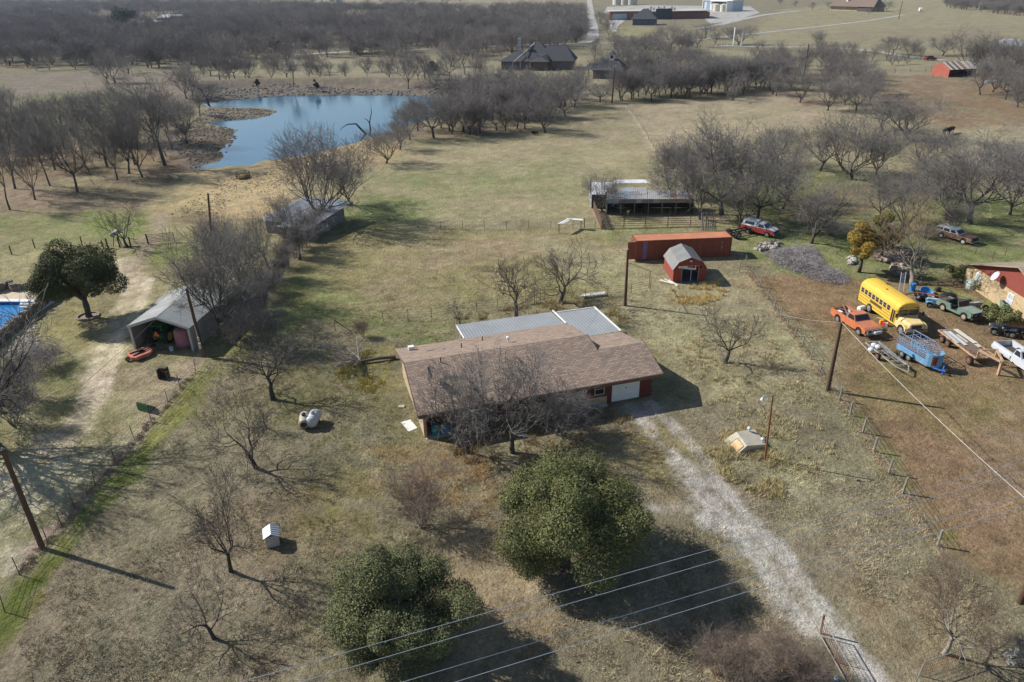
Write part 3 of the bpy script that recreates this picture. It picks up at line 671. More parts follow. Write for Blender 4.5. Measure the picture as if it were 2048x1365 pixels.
def excl(pts,polys):
    x,y=pts; m=np.ones(len(x),bool)
    for q in polys: m&=sdf_poly(x,y,np.array([G(a,b)[:2] for a,b in q]))>0
    return x[m],y[m]
CLR=[[(150,62),(285,50),(295,64),(230,72),(150,72)],[(0,100),(110,104),(120,118),(0,122)],[(560,100),(700,94),(700,106),(560,112)],[(880,76),(1000,72),(990,84),(900,86)],[(280,30),(360,30),(360,46),(280,46)],[(175,30),(235,28),(235,50),(175,48)],[(470,92),(505,90),(505,100),(470,100)],[(1110,104),(1190,104),(1190,126),(1110,126)]]
woodf=mat('far_wood_twigs',(.19,.172,.162),.95,0,.35,.03)
def ragged(pts,sc,thr,seed):
    x,y=pts; m=fbm(x,y,sc,seed)>thr; return x[m],y[m]
p1=ragged(excl(scatter([(-80,136),(200,134),(420,142),(520,118),(840,112),(1100,104),(1170,82),(1172,52),(-80,52)],7.3,5,.9),CLR),34,.36,3)
p1b=ragged(scatter([(380,118),(1010,104),(1000,168),(560,160),(380,170)],11,15,.9),16,.55,4)
p1c=ragged(scatter([(-80,134),(420,140),(420,196),(300,200),(-80,200)],11,16,.9),18,.62,5)
p1d=ragged(scatter([(1180,98),(1500,100),(1560,160),(1560,200),(1240,205),(1190,160)],9,17,.9),16,.52,6)
p1e=ragged(scatter([(1500,105),(1740,110),(1760,190),(1600,170)],10,18,.9),16,.56,7)
p1f=scatter([(900,196),(1160,185),(1180,215),(1060,262),(960,275),(850,268),(825,262),(895,240)],6.5,19,.9)
p1g=scatter([(-80,210),(390,215),(410,240),(330,340),(-80,350)],10,20,.9)
cat_=lambda *q:(np.concatenate([a[0] for a in q]),np.concatenate([a[1] for a in q]))
woodland('woodland',cat_(p1,p1b,p1c),['far0','far1','far2'],(bark,woodf),(4.5,12),'dense leafless grey woods filling the distance behind the pond',7,wr=(.7,1.35))
woodland('woodland',cat_(p1d,p1e),['far0','far1','far2'],(bark,woodf),(5,9),'tangled leafless thickets between the far roads and the middle pasture',17)
woodland('woodland',p1f,['far0','far1','far2'],(bark,woodf),(6,10),'leafless thicket crowding the right end of the pond',18)
woodland('woodland',p1g,['far0','far1','far2'],(bark,woodf),(2.5,7.5),'understorey of the bare woods on the left bank',19)
p2=ragged(excl(scatter([(-80,52),(1172,52),(1165,22),(860,20),(520,14),(-80,12)],13,6,.9),CLR),60,.34,8)
woodland('woodland',p2,['wood0','wood1'],(bark,woodf),(8,12),'hazy band of leafless woods beyond the dense nearer woods',8,wr=(1.1,1.5))
rg=np.random.RandomState(9); y=rg.uniform(1150,2500,900); x=rg.uniform(-.78,.8,900)*y
m=~((x/y>-.02)&(x/y<.30)&(y<1350)); x=x[m];y=y[m]
woodland('woodland',(x,y),['wood0','wood1'],(bark,woodf),(9,13),'farthest strip of leafless woods along the top of the picture',9,wr=(2.0,2.8))
x,y=scatter([(1890,16),(2150,48),(2150,6),(1900,0)],9,12,.9)
woodland('woodland',(x,y),['far0','far1'],(bark,woodf),(7,10),'dark leafless woods beyond the hill pasture at upper right',12)
# evergreen, leafy crowns
def leafy(name,label,base,cz,rx,ry,rz,nleaf,leaf,col,lobes,seed,trunk_r=.25,fork=3,cat='tree',shell=.55,colvar=.55,cut=None,branch=True,tmat=bark,group=None,lr=(.28,.42),elo=-.6):
    rg=np.random.RandomState(seed); r=thing(name,label,cat,base,group=group); V=[];Cc=[]
    L=[]
    for i in range(lobes):
        a=rg.uniform(0,6.28); e=math.asin(rg.uniform(elo,1)); q=rg.uniform(.42,.86)
        L.append((np.array([math.cos(a)*math.cos(e)*rx*q,math.sin(a)*math.cos(e)*ry*q,cz+math.sin(e)*rz*q]),rg.uniform(*lr)*min(rx,ry)))
    L.append((np.array([0,0,cz]),.42*min(rx,ry)))
    per=nleaf//len(L); cs=[];rad=[];tn=[]
    for c_,q in L:
        d=rg.normal(size=(per,3)); d/=np.linalg.norm(d,axis=1)[:,None]; rr=q*(shell+(1-shell)*rg.rand(per)**.5)*(1+.22*(rg.rand(per)-.5))
        # clumpy sprays
        cl=rg.normal(size=(26,3)); cl/=np.linalg.norm(cl,axis=1)[:,None]; k=rg.randint(0,26,per); d=d*.55+cl[k]*.75; d/=np.linalg.norm(d,axis=1)[:,None]
        p=c_+d*rr[:,None]*np.array([1,1,.85]); cs.append(p); rad.append(d); tn.append(np.full(per,rg.uniform(-1,1)))
    P=np.concatenate(cs); D=np.concatenate(rad); T=np.concatenate(tn); m=P[:,2]>.35
    P=P[m];D=D[m];T=T[m]; n=len(P)
    nd=D+rg.normal(size=(n,3))*.75+np.array([0,0,.35]); nd/=np.linalg.norm(nd,axis=1)[:,None]
    u=np.cross(nd,rg.normal(size=(n,3))); u/=np.linalg.norm(u,axis=1)[:,None]; v=np.cross(nd,u); s=leaf*(.6+.8*rg.rand(n))[:,None]
    V=np.stack([P-u*s,P-v*s*.55,P+u*s,P+v*s*.55],1).reshape(-1,3); F=np.arange(4*n).reshape(-1,4)
    tint=(1+colvar*(rg.rand(n)-.5)*1.5+T*.14)[:,None]*np.array(col)*(1+np.stack([rg.rand(n)*.3-.05,rg.rand(n)*.12,rg.rand(n)*-.2],1))
    br=rg.rand(n)<.03; tint[br]=np.array([.16,.12,.06])
    m_=mat('evergreen_leaves',(0,0,0),.75,0,.15,.8,attr='tint',spec=.12)
    if branch:
        b=MB(); top=cz*.55; b.tube([(0,0,-.2),(.05,.03,top*.5),(0,.1,top)],[trunk_r*1.2,trunk_r,trunk_r*.85],8)
        g2=rnd(seed)
        for c_,q in L:
            mid=[c_[0]*.4,c_[1]*.4,top+(c_[2]-top)*.45]; b.tube([(0,.1,top*g2.uniform(.7,1)),mid,tuple(c_)],[trunk_r*.6,trunk_r*.35,.04],5)
        b.build('trunk',tmat,r,True)
    npmesh('crown',V,F,m_,r,np.repeat(np.clip(tint,.004,1),4,0)); return r
def leafy_px(px,py,cz,wpx,*a,**k): pass
def at_h(px,py,z): g=G(px,py,z); return np.array([g[0],g[1],H1(g[0],g[1])])
OAK=(.128,.142,.068)
b=at_h(1132,1030,3.9); leafy('live_oak','largest round live oak, dark green, in front of the ranch house',b,3.9,5.2,4.9,3.9,190000,.052,OAK,50,1,.35,elo=-.97,lr=(.19,.32),shell=.5)
b=at_h(797,1196,3.7); leafy('live_oak','lower live oak with bronze patches near the bottom of the picture',b,3.6,4.4,4.3,3.6,160000,.046,(.125,.140,.078),44,2,.3,elo=-.97,lr=(.18,.33),shell=.5)
b=GG(178,634); leafy('live_oak','live oak with forked trunk beside the swimming pool',b,4.7,5.9,4.8,3.3,60000,.085,(.072,.084,.042),38,3,.32,lr=(.2,.34))
b=GG(1718,545); leafy('tree','yellow-leaved tree with a pale leaning stump behind the school bus',b,3.4,2.1,2.0,3.0,22000,.075,(.30,.215,.05),12,4,.22,cat='tree',colvar=.5)
b=GG(1760,520); leafy('tree','olive green tree crowded behind the yellow-leaved one',b,3.6,2.2,2.0,3.1,22000,.075,(.15,.15,.05),12,14,.2)
for i,(x,y,t,wd,lb) in enumerate([(255,54,18,46,'round dark evergreen among the far sheds'),(865,150,122,26,'dark cedar beside the pond dam thicket'),(516,178,158,12,'small cedar at the left end of the pond dam'),(632,170,158,12,'small cedar on the middle of the pond dam'),(150,130,100,34,'brownish cedar at the edge of the left woods'),(318,128,100,36,'dark cedar at the edge of the woods left of the pond'),(880,82,60,26,'cedar in the woods above the pond'),(552,110,75,26,'olive cedar by the grey road'),(708,108,80,30,'larger olive cedar by the grey road'),(1008,88,78,24,'low cedar at the grey road near the dark-roofed house'),(1068,270,262,10,'tiny cedar left of the round-headed bare tree')]):
    p=GG(x,y); h=hpx(p,t); wm=wd*depth(p)/CF
    leafy('evergreen_tree',lb,p,h*.52,wm*.62,wm*.62,h*.5,2600,max(.1,h*.035),(.045,.055,.03) if i!=4 else (.10,.085,.05),8,20+i,.15)
for i,(x,y,wd,lb,cc) in enumerate([(1925,560,60,'dark green shrub under the window of the stone house',(.09,.10,.05)),(1962,580,60,'spiky olive shrub along the stone house wall',(.14,.15,.06)),(1985,640,60,'rounded grey-green bush right of the green jeep',(.15,.17,.08)),(2012,650,50,'grey-green bush behind the four-wheeler',(.13,.15,.07)),(1990,572,30,'bright green shrub at the second window',(.20,.24,.06))]):
    p=GG(x,y); wm=wd*depth(p)/CF; leafy('shrub',lb,p,.75,wm*.62,wm*.5,.8,4200,.07,cc,9,60+i,.05,cat='shrub')
# ================================================================ BUILDINGS
white=mat('white_paint',(.72,.72,.70),.6,0,.08,2); dark=mat('dark_void',(.012,.012,.014),.9,0,.1); glass=mat('window_glass',(.025,.03,.035),.08,0,.1,spec=.6)
galv=mat('galvanised_sheet',(.50,.52,.54),.42,.35,.14,.5,spec=.5); galv_old=mat('weathered_sheet',(.50,.50,.49),.5,.25,.2,.6,c2=(.24,.15,.10),p2=.36,sc2=.7)
redwood=mat('dark_red_boards',(.13,.035,.025),.8,0,.25,2,streak=(8,8,.6)); concrete=mat('pale_concrete',(.40,.385,.35),.9,0,.2,1.2,c2=(.25,.235,.21),p2=.42,sc2=.9)
stone_tan=brickmat('tan_brick',(.46,.37,.23),(.36,.27,.17),(.38,.34,.27)); rust=mat('rusty_steel',(.20,.085,.045),.85,0,.35,2); wood=mat('weathered_wood',(.19,.15,.115),.9,0,.3,3,streak=(1,1,.2))
pole_w=mat('creosote_pole',(.105,.062,.042),.9,0,.3,2,streak=(4,4,.4)); steel_dark=mat('dark_steel',(.06,.055,.055),.6,.3,.3,3); shin=shingle('brown_shingles',(.31,.235,.185),(.235,.185,.15))
def uvslope(o,sc=1.0):
    me=o.data; uv=me.uv_layers.new(name='UVMap')
    for p in me.polygons:
        n=p.normal; t=Vector((0,0,1)).cross(n); t=t.normalized() if t.length>.05 else Vector((1,0,0)); b=n.cross(t)
        for li in p.loop_indices: c=me.vertices[me.loops[li].vertex_index].co; uv.data[li].uv=(c.dot(t),c.dot(b))
# ---- the ranch house; local u along the front eave, v towards the back
hA=G(836,832,2.5); hB=G(1326,747,2.5); loc,ang,LEN=frame2(hA,hB)
H=thing('ranch_house','long low brown-shingled ranch house with dark red boards and a white garage door','house',loc,ang)
U=LEN; pit=.305; e=2.5; zr=e+5.6*pit; D=11.6; UM=16.1; zr2=e+3.7*pit; D2=8.3
b=MB(); T=.13
b.sheet([(0,0,e),(U,0,e),(U,3.7,zr2),(0,3.7,zr2)],T)
b.sheet([(0,3.7,zr2),(UM,3.7,zr2),(UM-.15,5.6,zr),(0,5.6,zr)],T)
b.sheet([(0,5.6,zr),(UM-.15,5.6,zr),(UM+.35,D,e),(0,D,e)],T)
b.sheet([(UM+.003,3.7,zr2),(U,3.7,zr2),(U-.1,D2,e+.0),(UM+.003,D2,e)],T)
rf=b.build('roof',shin,H); uvslope(rf)
b=MB(); b.box(.0,U,-.05,.02,e-.32,e-.02); b.box(UM+.2,U-.2,D2-.03,D2+.03,e-.25,e-.02); b.bar((-.03,0,e-.1),(-.03,5.6,zr-.1),.06,.2); b.bar((-.03,5.6,zr-.1),(-.03,D,e-.1),.06,.2); b.bar((U+.03,0,e-.1),(U+.03,3.7,zr2-.1),.06,.2); b.bar((U+.03,3.7,zr2-.1),(U-.05,D2,e-.1),.06,.2)
b.bar((UM+.02,3.7,zr2-.02),(UM-.1,5.6,zr-.1),.06,.2); b.build('fascia',mat('brown_trim',(.16,.10,.075),.8),H)
b=MB()   # brick gable wall at the left, with its triangle
zt=lambda v:(e+v*pit if v<5.6 else zr-(v-5.6)*(zr-e)/(D-5.6))-T-.02
x=.42
for v0,v1 in ((1.9,3.7),(3.7,5.6),(5.6,8.5),(8.5,D-.5)): b.hexa([(x,v0,0),(x+.25,v0,0),(x+.25,v1,0),(x,v1,0)],[(x,v0,zt(v0)),(x+.25,v0,zt(v0)),(x+.25,v1,zt(v1)),(x,v1,zt(v1))])
b.box(.42,16.0,D-.75,D-.5,0,e-.15); b.box(.42,.67,.55,1.9,0,e-.1); b.build('brick_wall',stone_tan,H)
b=MB(); b.box(.7,5.6,1.9,2.1,0,e+.3); b.box(5.6,5.8,.8,2.1,0,e); b.box(5.8,15.9,.8,1.0,.75,e+.05); b.box(18.9,U-.5,.8,1.0,0,e+.1); b.box(15.9,16.35,.8,1.0,0,e+.1); b.box(16.35,18.9,.8,1.0,2.15,e+.1); b.box(U-.7,U-.5,1.0,D2-.5,0,e+.05)
for v0,v1,z0,z1 in ((1.0,3.7,zt(1.0),zr2-.2),(3.7,D2-.5,zr2-.2,e+.0)): b.hexa([(U-.7,v0,e),(U-.5,v0,e),(U-.5,v1,e),(U-.7,v1,e)],[(U-.7,v0,z0),(U-.5,v0,z0),(U-.5,v1,z1),(U-.7,v1,z1)])
b.box(UM,16.4,D2-.7,D-.5,0,e-.15); b.build('board_wall',redwood,H)
b=MB(); b.box(5.8,15.9,.76,1.0,0,.75); b.build('stone_skirt',stone_tan,H)
b=MB(); b.box(16.35,18.9,.84,.92,.03,2.15)
for k in range(1,4): b.box(16.35,18.9,.825,.838,.03+k*.53-.02,.03+k*.53+.005)
g=b.build('garage_door',white,H); h_=MB(); h_.box(17.55,17.7,.80,.825,1.2,1.26); h_.build('handle',steel_dark,g)
for u0 in (14.75,12.2,9.0):
    b=MB(); w_=.9 if u0>14 else 1.6
    b.box(u0,u0+w_,.72,.79,1.0,1.08); b.box(u0,u0+w_,.72,.79,2.05,2.13); b.box(u0,u0+.07,.72,.79,1.08,2.05); b.box(u0+w_-.07,u0+w_,.72,.79,1.08,2.05); b.box(u0+.07,u0+w_-.07,.74,.78,1.53,1.59); wf=b.build('window',mat('cream_frame',(.5,.47,.4),.7),H)
    b=MB(); b.box(u0+.07,u0+w_-.07,.765,.775,1.08,1.53); b.box(u0+.07,u0+w_-.07,.765,.775,1.59,2.05); b.build('pane',glass,wf)
b=MB(); b.box(14.2,14.2+1.6,.35,.78,0,.22); b.build('step',concrete,H)
for u in (.6,3.2,5.5): q=MB(); q.box(u,u+.1,.3,.4,0,e-.15); q.build('porch_post',redwood,H)
b=MB(); b.box(.5,5.7,.2,1.9,.0,.09); b.build('porch_slab',concrete,H)
# roof fittings
b=MB(); b.lathe([(.06,0),(.06,.5),(.17,.5),(.17,.62),(.02,.7)],(9.3,7.2,zr-.55),n=10); b.build('roof_vent',white,H)
b=MB(); b.box(1.0,1.5,9.9,10.3,e+.45,e+.8); b.build('roof_vent',white,H)
for u,v in ((5.3,7.9),(7.6,9.6),(2.9,5.0)): b=MB(); b.cyl((u,v,(e+v*pit if v<5.6 else zr-(v-5.6)*.30)-.1),.05,.55,8); b.build('vent_pipe',steel_dark,H)
b=MB(); b.cyl((5.6,11.2,e-.1),.035,2.3,8); b.build('service_mast',galv,H)
b=MB(); b.tube([(1.5,3.3,e+.9),(1.5,3.2,e+1.6)],.03,6); c_=Vector((1.5,3.1,e+1.75)); dr=Vector((.93,-.2,.30)).normalized(); a_=dr.cross(Vector((0,0,1))).normalized(); b_=a_.cross(dr)
b.loft([[c_+dr*(q*q*.6)+(a_*math.cos(k*.393)+b_*math.sin(k*.393))*q for k in range(16)] for q in (.02,.2,.4,.52)],False); b.tube([tuple(c_),tuple(c_+dr*.6)],.02,5); b.build('satellite_dish',mat('dish_grey',(.10,.10,.11),.6),H)
# dark roofing repairs are small torn patches
for u,v,w_,d_ in ((2.2,8.6,1.1,.3),(3.6,8.3,.5,.5),(1.0,10.7,1.0,.35),(7.9,10.6,.8,.2),(8.4,8.6,.9,.15),(2.2,3.1,1.7,.35),(3.0,2.8,1.0,.3),(14.2,6.9,1.3,.12)):
    z=lambda vv:(e+vv*pit if vv<5.6 else zr-(vv-5.6)*(zr-e)/(D-5.6))+.012
    P_=[(u+.1,v),(u+w_*.6,v-.06),(u+w_,v+d_*.4),(u+w_*.7,v+d_),(u+.25,v+d_*.7)]
    b=MB(); b.poly([(x_,y_,z(y_)) for x_,y_ in P_]); b.build('torn_shingles',mat('grey_felt',(.115,.105,.10),.9),H)
# things on the porch
pw=lambda u,v,z=0:(loc[0]+u*math.cos(ang)-v*math.sin(ang),loc[1]+u*math.sin(ang)+v*math.cos(ang),z)
b=MB(); b.lathe([(.26,0),(.3,.1),(.3,.85),(.24,.92)],n=14); tag(b.build('barrel',mat('teal_plastic',(.02,.22,.26),.5)),'teal plastic barrel on the front porch','barrel'); o=bpy.data.objects['barrel']; o.location=pw(1.35,.75,.1)
b=MB(); b.box(-.35,.35,-.2,.2,0,.5); b.box(-.3,.3,-.15,.15,.5,.62); o=tag(b.build('cooler',mat('faded_blue_plastic',(.12,.22,.34),.5)),'faded blue box beside the teal barrel on the porch','box'); o.location=pw(2.15,.9,.1)
# ---- patio roof behind the house
P_=thing('patio_cover','grey ribbed metal patio roof with white edges behind the ranch house','patio cover',loc,ang)
patm=mat('grey_patio_sheet',(.25,.265,.28),.6,0,.1,.5,spec=.3)
b=MB(); b.corr((6.45,11.68,e-.06),(16.2,11.68,e-.06),(16.05,15.0,2.28),(6.45,15.15,2.28),32,.025); b.build('roof_sheet',patm,P_)
b=MB(); b.corr((16.5,8.42,e+.0),(U,8.42,e+.0),(U-.1,14.4,2.35),(16.45,14.5,2.35),13,.025); b.build('roof_sheet',patm,P_)
b=MB(); b.bar((16.33,11.6,e+.03),(16.25,15.1,2.36),.14,.1); b.bar((U+.05,8.4,e+.02),(U-.05,14.5,2.38),.12,.12); b.bar((6.4,11.7,e-.05),(6.4,15.15,2.28),.1,.12); b.bar((16.5,14.55,2.37),(U,14.45,2.37),.1,.1); b.build('edge_trim',white,P_)
for u,v in ((6.7,15.0),(9.8,15.0),(12.9,14.95),(16.3,14.9),(20.0,14.3)): b=MB(); b.box(u,u+.1,v-.1,v,0,2.25); b.build('post',white,P_)
# ---- metal pole barn with open front
bl=G(257,652,2.5); br_=G(378,655.7,2.5); loc2,an2,W2=frame2(bl,br_); 
an2=an2; Bn=thing('pole_barn','open-fronted grey ribbed-metal barn sheltering a green tractor','barn',loc2,an2); LB=9.6; zr_=3.55
b=MB(); nn=26
b.corr((-.1,LB,2.5),(-.1,-.1,2.5),(W2/2,-.1,zr_),(W2/2,LB,zr_),34,.04); b.corr((W2+.1,-.1,2.5),(W2+.1,LB,2.5),(W2/2,LB,zr_),(W2/2,-.1,zr_),34,.04); b.build('roof',mat('barn_roof_sheet',(.40,.41,.40),.55,.1,.2,.5),Bn)
wallm=mat('tan_metal_wall',(.30,.285,.25),.7,.1,.15,.7)
b=MB(); b.corr((.02,LB,0),(.02,.02,0),(.02,.02,2.45),(.02,LB,2.45),30,.03); b.box(.03,.08,.02,LB,0,2.44); b.build('side_wall',wallm,Bn)
b=MB(); b.corr((W2-.02,.02,0),(W2-.02,LB,0),(W2-.02,LB,2.45),(W2-.02,.02,2.45),30,.03); b.box(W2-.08,W2-.03,.02,LB,0,2.44); b.build('side_wall',wallm,Bn)
b=MB(); b.box(.1,W2-.1,LB-.1,LB-.03,0,2.4); b.hexa([(.1,LB-.1,2.4),(W2-.1,LB-.1,2.4),(W2-.1,LB-.03,2.4),(.1,LB-.03,2.4)],[(W2/2-.05,LB-.1,zr_-.1),(W2/2+.05,LB-.1,zr_-.1),(W2/2+.05,LB-.03,zr_-.1),(W2/2-.05,LB-.03,zr_-.1)]); b.build('back_wall',wallm,Bn)
b=MB()
trim=mat('pale_metal_trim',(.42,.44,.46),.5,.1,.1)
for s0,s1 in (((-.1,-.12,2.42),(W2/2,-.12,zr_-.06)),((W2/2,-.12,zr_-.06),(W2+.1,-.12,2.42))): b.bar(s0,s1,.06,.26)
b.box(-.02,.2,-.1,.0,0,2.4); b.box(W2-.2,W2+.02,-.1,0,0,2.4); b.build('door_trim',trim,Bn)
b=MB(); b.box(-.9,-.1,5.0,LB-.2,2.28,2.34); b.build('side_awning',wallm,Bn)
b=MB(); b.lathe([(.12,0),(.12,.25),(.22,.3),(.22,.45),(.05,.55)],(W2/2-.5,5.8,zr_-.2),n=10); b.build('roof_vent',white,Bn)
bw=lambda u,v,z=0:(loc2[0]+u*math.cos(an2)-v*math.sin(an2),loc2[1]+u*math.sin(an2)+v*math.cos(an2),z)
# ---- tan roofed shed behind the barn
q0=G(382,585,2.4); q1=G(478,570,2.4); l3,a3,w3=frame2(q0,q1); S=thing('tan_roofed_shed','low shed with a tan ribbed roof behind the pole barn','shed',l3,a3); dp=5.2
b=MB(); b.corr((0,0,2.3),(w3,0,2.3),(w3-.3,dp,3.0),(.3,dp,3.0),22,.05); b.build('roof',mat('tan_sheet',(.48,.42,.30),.7,.05,.2,.6,c2=(.30,.24,.17),p2=.4),S)
b=MB(); b.box(.2,w3-.2,.3,dp-.3,0,2.25); b.build('wall',wallm,S); b=MB(); b.box(1.2,2.3,.24,.3,0,1.95); b.build('door',mat('grey_door',(.2,.2,.2),.7),S)
q0=G(446,578,2.0); S=thing('white_lean_to','small white lean-to roof between the barn and the fence-row trees','lean-to',(q0[0],q0[1],0),.5); b=MB(); b.sheet([(0,0,1.9),(1.6,0,1.9),(1.4,2.2,2.2),(.2,2.2,2.2)],.05); b.build('roof',white,S)
for u,v in ((.1,.1),(1.5,.1),(.3,2.0),(1.3,2.0)): b=MB(); b.box(u-.04,u+.04,v-.04,v+.04,0,1.9); b.build('post',wood,S)
# ---- silver roofed shed by the fence corner
q0=G(508,440,2.3); q1=G(618,452,2.3); l3,a3,w3=frame2(q0,q1); S=thing('silver_roofed_shed','patched silver-roofed shed under bare trees','shed',l3,a3)
b=MB(); b.corr((0,1.2,1.9),(w3*.42,1.2,1.9),(w3*.52,10.6,2.8),(.9,10.6,2.8),18,.05); b.corr((w3*.42+.05,-.3,1.8),(w3,-.3,1.8),(w3*1.05,10.6,2.8),(w3*.54,10.6,2.8),16,.05); b.corr((w3*1.05,10.5,2.1),(.9,10.5,2.1),(.9,10.6,2.8),(w3*1.05,10.6,2.8),26,.05); b.build('roof',mat('silver_sheet',(.50,.52,.56),.5,.1,.25,.8,c2=(.27,.25,.24),p2=.36,sc2=1.1,streak=(1,.3,1)),S)
b=MB(); b.box(.5,w3*.9,1.6,10,0,1.85); b.build('wall',mat('grey_boards',(.2,.2,.19),.85),S)
b=MB(); b.box(w3*.45,w3*.9,.1,1.5,0,1.7); b.build('lean_to',mat('dark_boards',(.09,.08,.07),.9),S)
# ---- long rusty shed
q0=G(1212,428); q1=G(1385,427); l3,a3,w3=frame2(q0,q1); S=thing('rusty_shed','long low open shed with patchwork rusty and silver roof sheets','shed',l3,a3)
rm=[mat('silver_old',(.36,.365,.365),.5,.2,.2,1,c2=(.3,.2,.14),p2=.38),mat('rust_sheet',(.26,.20,.16),.85,0,.3,1.2),mat('blue_grey_sheet',(.30,.36,.42),.6,.1,.2,1)]
b=MB(); rg=rnd(4); n=15
for i in range(n):
    u0=i*w3/n;u1=u0+w3/n-.02; k=rg.choice([0,0,0,0,1,2]); b.mat(k).corr((u0,-.5,2.35),(u1,-.5,2.35),(u1+.4,3.2 if i>6 else 4.2,2.7 if i>6 else 2.85),(u0+.4,3.2 if i>6 else 4.2,2.7 if i>6 else 2.85),3,.03)
b.build('roof',rm,S)
b=MB()
for i in range(n):
    u0=i*w3/n;u1=u0+w3/n; b.mat(rg.choice([0,1,1,2,2])).box(u0+.01,u1-.01,-.53,-.5,1.75,2.36)
b.build('front_panels',rm,S)
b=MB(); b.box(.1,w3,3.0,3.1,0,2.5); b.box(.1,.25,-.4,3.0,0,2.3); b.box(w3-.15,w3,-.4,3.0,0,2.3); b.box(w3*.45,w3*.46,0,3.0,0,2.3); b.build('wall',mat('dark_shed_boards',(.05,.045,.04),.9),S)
for i in range(7): b=MB(); b.box(i*w3/6.3,i*w3/6.3+.12,-.45,-.33,0,2.2); b.build('post',wood,S)
q0=G(1182,418); l3=(q0[0],q0[1],0); S=thing('white_roofed_lean_to','white sheet-roofed lean-to joined to the left end of the rusty shed','shed',l3,a3)
b=MB(); b.corr((0,0,2.2),(3.1,0,2.2),(3.6,5.5,2.7),(.3,5.5,2.7),8,.04); b.corr((3.7,4.8,2.7),(9.6,4.8,2.7),(9.0,6.6,2.8),(4.0,6.6,2.8),12,.03); b.build('roof',mat('white_sheet',(.60,.62,.64),.5,.1,.2,.8,c2=(.38,.36,.34),p2=.38),S)
b=MB(); b.corr((.05,6.8,0),(.05,.1,0),(.05,.1,2.15),(.05,6.8,2.4),14,.03); b.box(.1,3.0,6.6,6.8,0,2.4); b.build('wall',rm[0],S); b=MB(); b.box(2.9,3.0,.1,.2,0,2.15); b.build('post',wood,S)
# ---- shipping container
q0=G(1270,522); q1=G(1456,514); l3,a3,w3=frame2(q0,q1); w3=12.19; S=thing('shipping_container','long orange-red shipping container with a lilac stripe','container',l3,a3)
om=mat('orange_container_paint',(.24,.07,.04),.65,0,.18,.8,c2=(.12,.045,.03),p2=.34,sc2=.6,streak=(2,2,.5)); otop=mat('sun_faded_orange',(.42,.175,.10),.75,0,.15,1,c2=(.38,.12,.06),p2=.36)
b=MB(); b.corr((.12,.04,.18),(w3-.12,.04,.18),(w3-.12,.04,2.5),(.12,.04,2.5),44,.035); b.corr((w3-.12,2.40,.18),(.12,2.40,.18),(.12,2.40,2.5),(w3-.12,2.40,2.5),44,.035); b.corr((w3-.05,.1,.18),(w3-.05,2.34,.18),(w3-.05,2.34,2.5),(w3-.05,.1,2.5),8,.035); b.build('side_panels',om,S)
b=MB()
for x in (0,w3-.14): 
    for y in (0,2.3): b.box(x,x+.14,y,y+.14,.0,2.59)
b.box(.14,w3-.14,0,.08,0,.17); b.box(.14,w3-.14,2.36,2.44,0,.17); b.box(.14,w3-.14,0,.08,2.5,2.59); b.box(.14,w3-.14,2.36,2.44,2.5,2.59); b.box(0,.12,.14,2.3,0,.17); b.box(0,.12,.14,2.3,2.5,2.59); b.box(w3-.12,w3,.14,2.3,2.5,2.59); b.build('frame',om,S)
b=MB(); b.corr((.1,.1,2.575),(.1,2.34,2.575),(w3-.1,2.34,2.575),(w3-.1,.1,2.575),1,.0) if 0 else None
b.corr((.1,2.36,2.56),(.1,.08,2.56),(.1,.08,2.56),(.1,2.36,2.56),1,0) if 0 else None
k=MB(); k.corr((.1,.09,2.565),(w3-.1,.09,2.565),(w3-.1,2.35,2.565),(.1,2.35,2.565),40,.03); k.build('roof',otop,S)
k=MB(); k.box(.92,1.42,-.004,.0,.2,2.5); k.build('stripe',mat('lilac_paint',(.17,.15,.26),.7),S)
k=MB()
for z0,w_ in ((1.9,.16),(1.55,.1),(1.25,.14),(.95,.1)): k.box(10.9,10.9+w_,-.004,.0,z0,z0+.18)
k.build('faded_marking',mat('chalky_paint',(.42,.30,.27),.8),S)
d1=thing('x','x','x'); bpy.data.objects.remove(d1)
for y0,y1 in ((.15,1.2),(1.24,2.29)):
    k=MB(); k.box(.03,.08,y0,y1,.18,2.48); dd=k.build('door',om,S); k=MB(); [k.cyl((0.0,y,.2),.02,2.25,6) for y in (y0+.3,y1-.3)]; k.box(-.02,.02,y0+.2,y1-.2,1.1,1.16); k.build('lock_rod',galv,dd)
k=MB(); k.box(-1.0,-.02,.02,.08,.2,2.45); k.build('door',om,S)
# ---- gambrel garden shed
q0=G(1345,566); q1=G(1414,564); l3,a3,w3=frame2(q0,q1); S=thing('gambrel_shed','red barn-style shed with grey gambrel roof and open doorway','shed',l3,a3); LS=4.6; ww=w3*.94
pr=[(0,1.75),(.35,2.45),(ww*.33,2.95),(ww/2,3.12),(ww*.67,2.95),(ww-.35,2.45),(ww,1.75)]; pr=[(0,1.75),(.55,2.55),(ww/2,3.1),(ww-.55,2.55),(ww,1.75)]
red=mat('faded_red_siding',(.25,.055,.038),.85,0,.22,2,streak=(5,5,.6)); b=MB(); k=MB()
for i in range(4):
    (x0,z0),(x1,z1)=pr[i],pr[i+1]; ex=.14 if i==0 else 0; e2=.14 if i==3 else 0
    A=(x0-ex,-.15,z0-ex*1.2); B_=(x0-ex,LS+.15,z0-ex*1.2); C_=(x1+e2,LS+.15,z1-e2*1.2); D_=(x1+e2,-.15,z1-e2*1.2)
    k.corr(B_,A,D_,C_,16,.035) 
k.build('roof',mat('grey_ribbed_roof',(.25,.25,.245),.7,.1,.15,1),S)
b.box(0,.08,.0,LS,0.1,1.74); b.box(ww-.08,ww,0,LS,.1,1.74)
